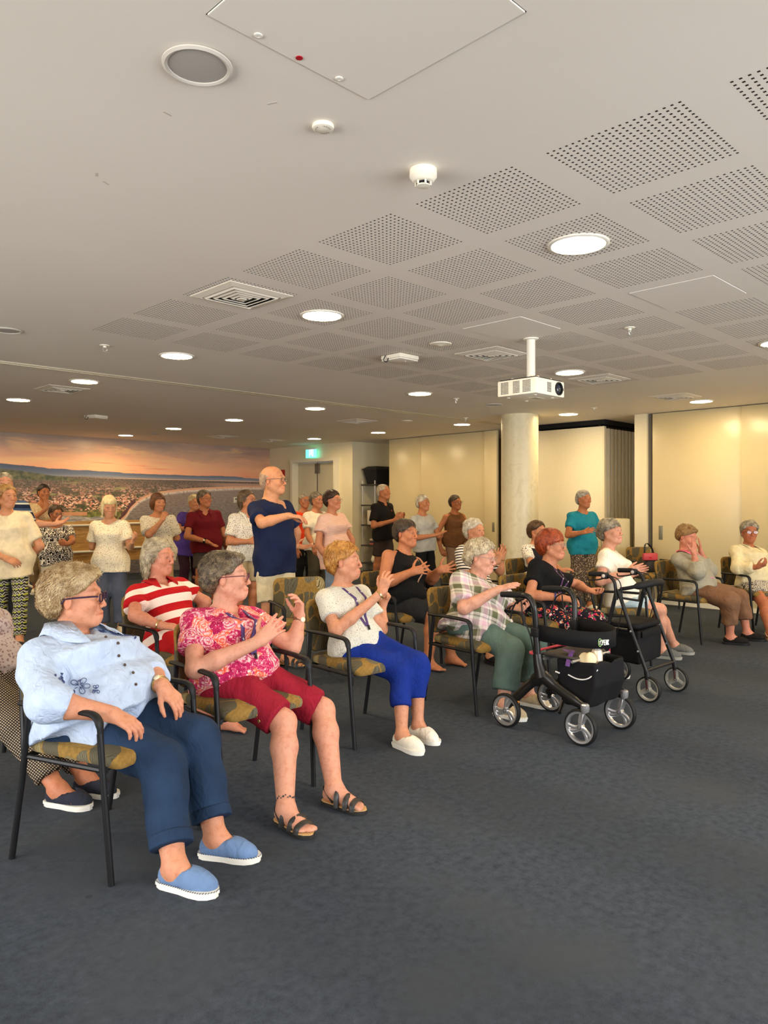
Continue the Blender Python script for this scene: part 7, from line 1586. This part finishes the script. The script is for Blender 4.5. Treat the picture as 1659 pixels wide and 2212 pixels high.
person('standing woman in an orange top at the double door', STAND, -60, H=1.64, d=12.0, pelvis=(656,), head=(658, 1082, 0), hface=-60, fat=1.05, arms=dict(R=((636, 1150, .2), (640, 1190, -.4), (642, 1206, 0), (0, .9, 0), 'relaxed'), L=((678, 1150, .2), (676, 1190, -.4), (676, 1206, 0), (0, .9, 0), 'relaxed')), skin=(196, 126, 84), top=dict(m=FB['orange'], sleeve=.6, hem=.16, name='orange_top'), bottom=dict(m=FB['black'], len=1.9), shoe=dict(kind='sneaker', m=SH['blackf']), hair=dict(c=((118, 104, 82), (190, 176, 148)), style='short', vol=.012, sl=.04), glasses=(.2, .16, .14), seed=41)
person('standing woman in a cream white tee and olive trousers beside the orange top', STAND, -42, H=1.63, d=11.0, pelvis=(684,), head=(685, 1081, 0), hface=-42, fat=1.1, arms=dict(R=((664, 1154, .1), (677, 1180, -.6), (683, 1200, 0), (0, .9, 0), 'relaxed'), L=((712, 1150, .3), (710, 1190, -.4), (708, 1206, 0), (0, .9, 0), 'relaxed')), skin=(196, 126, 84), top=dict(m=FB['whitetee'], sleeve=.68, hem=.12, name='white_tee'), bottom=dict(m=FB['olive'], len=1.9), shoe=dict(kind='sneaker', m=SH['blackf']), hair=dict(c=((70, 60, 48), (150, 138, 116)), style='short', vol=.012, sl=.035, stand=.2), glasses=(.06, .05, .05), brow=(.3, .25, .2), extras=[watch(1, .92, .03, M_BLACKP, 'watch', .007, (0, -1, .2))], seed=42)
person('standing dark haired woman in a fine pink striped top', STAND, -38, H=1.63, d=9.4, pelvis=(722,), neck=(719, 1124, 0), head=(719, 1081, 0), hface=-26, fat=1.12, belly=.03, bust=1.4, arms=dict(R=((690, 1186, .2), (711, 1222, -.5), (720, 1244, 0), (.3, .8, 0), 'relaxed'), L=((752, 1180, .3), (756, 1220, -.4), (758, 1240, 0), (0, .9, 0), 'relaxed')), skin=(204, 134, 94), top=dict(m=FB['pinkstripe'], sleeve=.5, hem=.24, neck=(.076, .04), loose=.034, flare=.03, name='striped_top'), bottom=dict(m=FB['jean'], len=1.9), shoe=dict(kind='sneaker', m=SH['white']), hair=dict(c=((34, 18, 12), (76, 46, 32)), style='short', vol=.020, curl=.3, sl=.04, stand=.15), glasses=(.3, .25, .2), brow=(.3, .22, .18), seed=43)
person('tall man in a black polo with joined hands beside the shelf', STAND, -38, H=1.80, male=True, d=12.7, pelvis=(828,), head=(829, 1063, 0), hface=-30, arms=dict(R=((811, 1136, .0), (852, 1122, -.6), (874, 1110, -.1), (.2, .8, .3), 'relaxed'), L=((852, 1130, .2), (858, 1122, -.6), (876, 1112, -.1), (-.2, -.8, .3), 'relaxed')), legs=dict(R=dict(a=(808, 1258), t=-50), L=dict(a=(838, 1258), t=-40)), skin=(196, 124, 78), top=dict(m=FB['polo'], sleeve=.72, hem=.14, collar=True, v=.06, name='black_polo'), bottom=dict(m=FB['brownshort'], len=.90, loose=.03, name='shorts'), shoe=dict(kind='sneaker', m=SH['blackf']), hair=dict(c=((170, 150, 116), (226, 208, 176)), style='short', vol=.004, sl=.03), brow=(.8, .7, .6), extras=[chest_mark(.075, .72, plain('logo_red', srgb(206, 70, 70), .6))], seed=44)
person('standing white haired woman in a grey tee with one hand over the other', STAND, -45, H=1.61, d=11.2, pelvis=(916,), head=(914, 1087, 0), hface=-40, fat=1.0, arms=dict(R=((898, 1162, .0), (938, 1156, -.6), (958, 1149, -.1), (.1, .3, -1), 'flat'), L=((946, 1158, .1), (948, 1166, -.7), (958, 1152, -.1), (-.2, -.3, 1), 'cup')), skin=(198, 128, 84), top=dict(m=FB['greytee'], sleeve=.62, hem=.14, loose=.028, name='grey_tee'), bottom=dict(m=FB['black'], len=1.8), shoe=dict(kind='sneaker', m=SH['blackf']), hair=dict(c=WHITEH, style='short', vol=.014, curl=.25, sl=.04), brow=(.8, .7, .6), extras=[chest_mark(.07, .66, plain('logo_red', srgb(206, 70, 70), .6), .03, .012)], seed=45)
person('standing woman in a brown tank top before the sliding door', STAND, -52, H=1.64, d=12.15, pelvis=(983,), head=(984, 1086, 0), hface=-46, fat=1.25, belly=.03, bust=1.5, arms=dict(R=((945, 1150, .3), (952, 1186, .3), (960, 1200, 0), (0, .9, 0), 'relaxed'), L=((1022, 1150, .3), (1020, 1186, -.2), (1018, 1200, 0), (0, .9, 0), 'relaxed')), skin=(184, 112, 66), top=dict(m=FB['brownlinen'], strap=.085, hem=.14, neck=(.074, .04), flare=.02, name='tank_top'), bottom=dict(m=FB['taupe'], len=1.85, loose=.035, hemr=.085), shoe=dict(kind='sneaker', m=SH['white']), hair=dict(c=((40, 30, 22), (104, 84, 62)), style='short', vol=.010, sl=.03, stand=.2), glasses=(.10, .04, .04), brow=(.3, .22, .18), seed=46)
person('standing woman in a teal tee and speckled trousers before the partition', STAND, -66, H=1.66, d=10.2, pelvis=(1258,), head=(1261, 1079, 0), hface=-60, fat=1.08, belly=.02, arms=dict(R=((1227, 1156, .1), (1260, 1150, -.7), (1280, 1145, -.1), (.2, .5, -.5), 'open'), L=((1293, 1154, .1), (1290, 1150, -.8), (1274, 1142, -.1), (-.2, .5, -.5), 'open')), legs=dict(R=dict(a=(1245, 1308), t=-80), L=dict(a=(1274, 1308), t=-60)), skin=(194, 122, 78), top=dict(m=FB['teal'], sleeve=.62, hem=.14, neck=(.066, .03), loose=.026, name='teal_tee'), bottom=dict(m=FB['speckle'], len=1.88, loose=.032, hemr=.075), shoe=dict(kind='sneaker', m=SH['white']), hair=dict(c=((130, 120, 104), (206, 196, 178)), style='short', vol=.014, curl=.3, sl=.03), brow=(.6, .5, .42), seed=47)
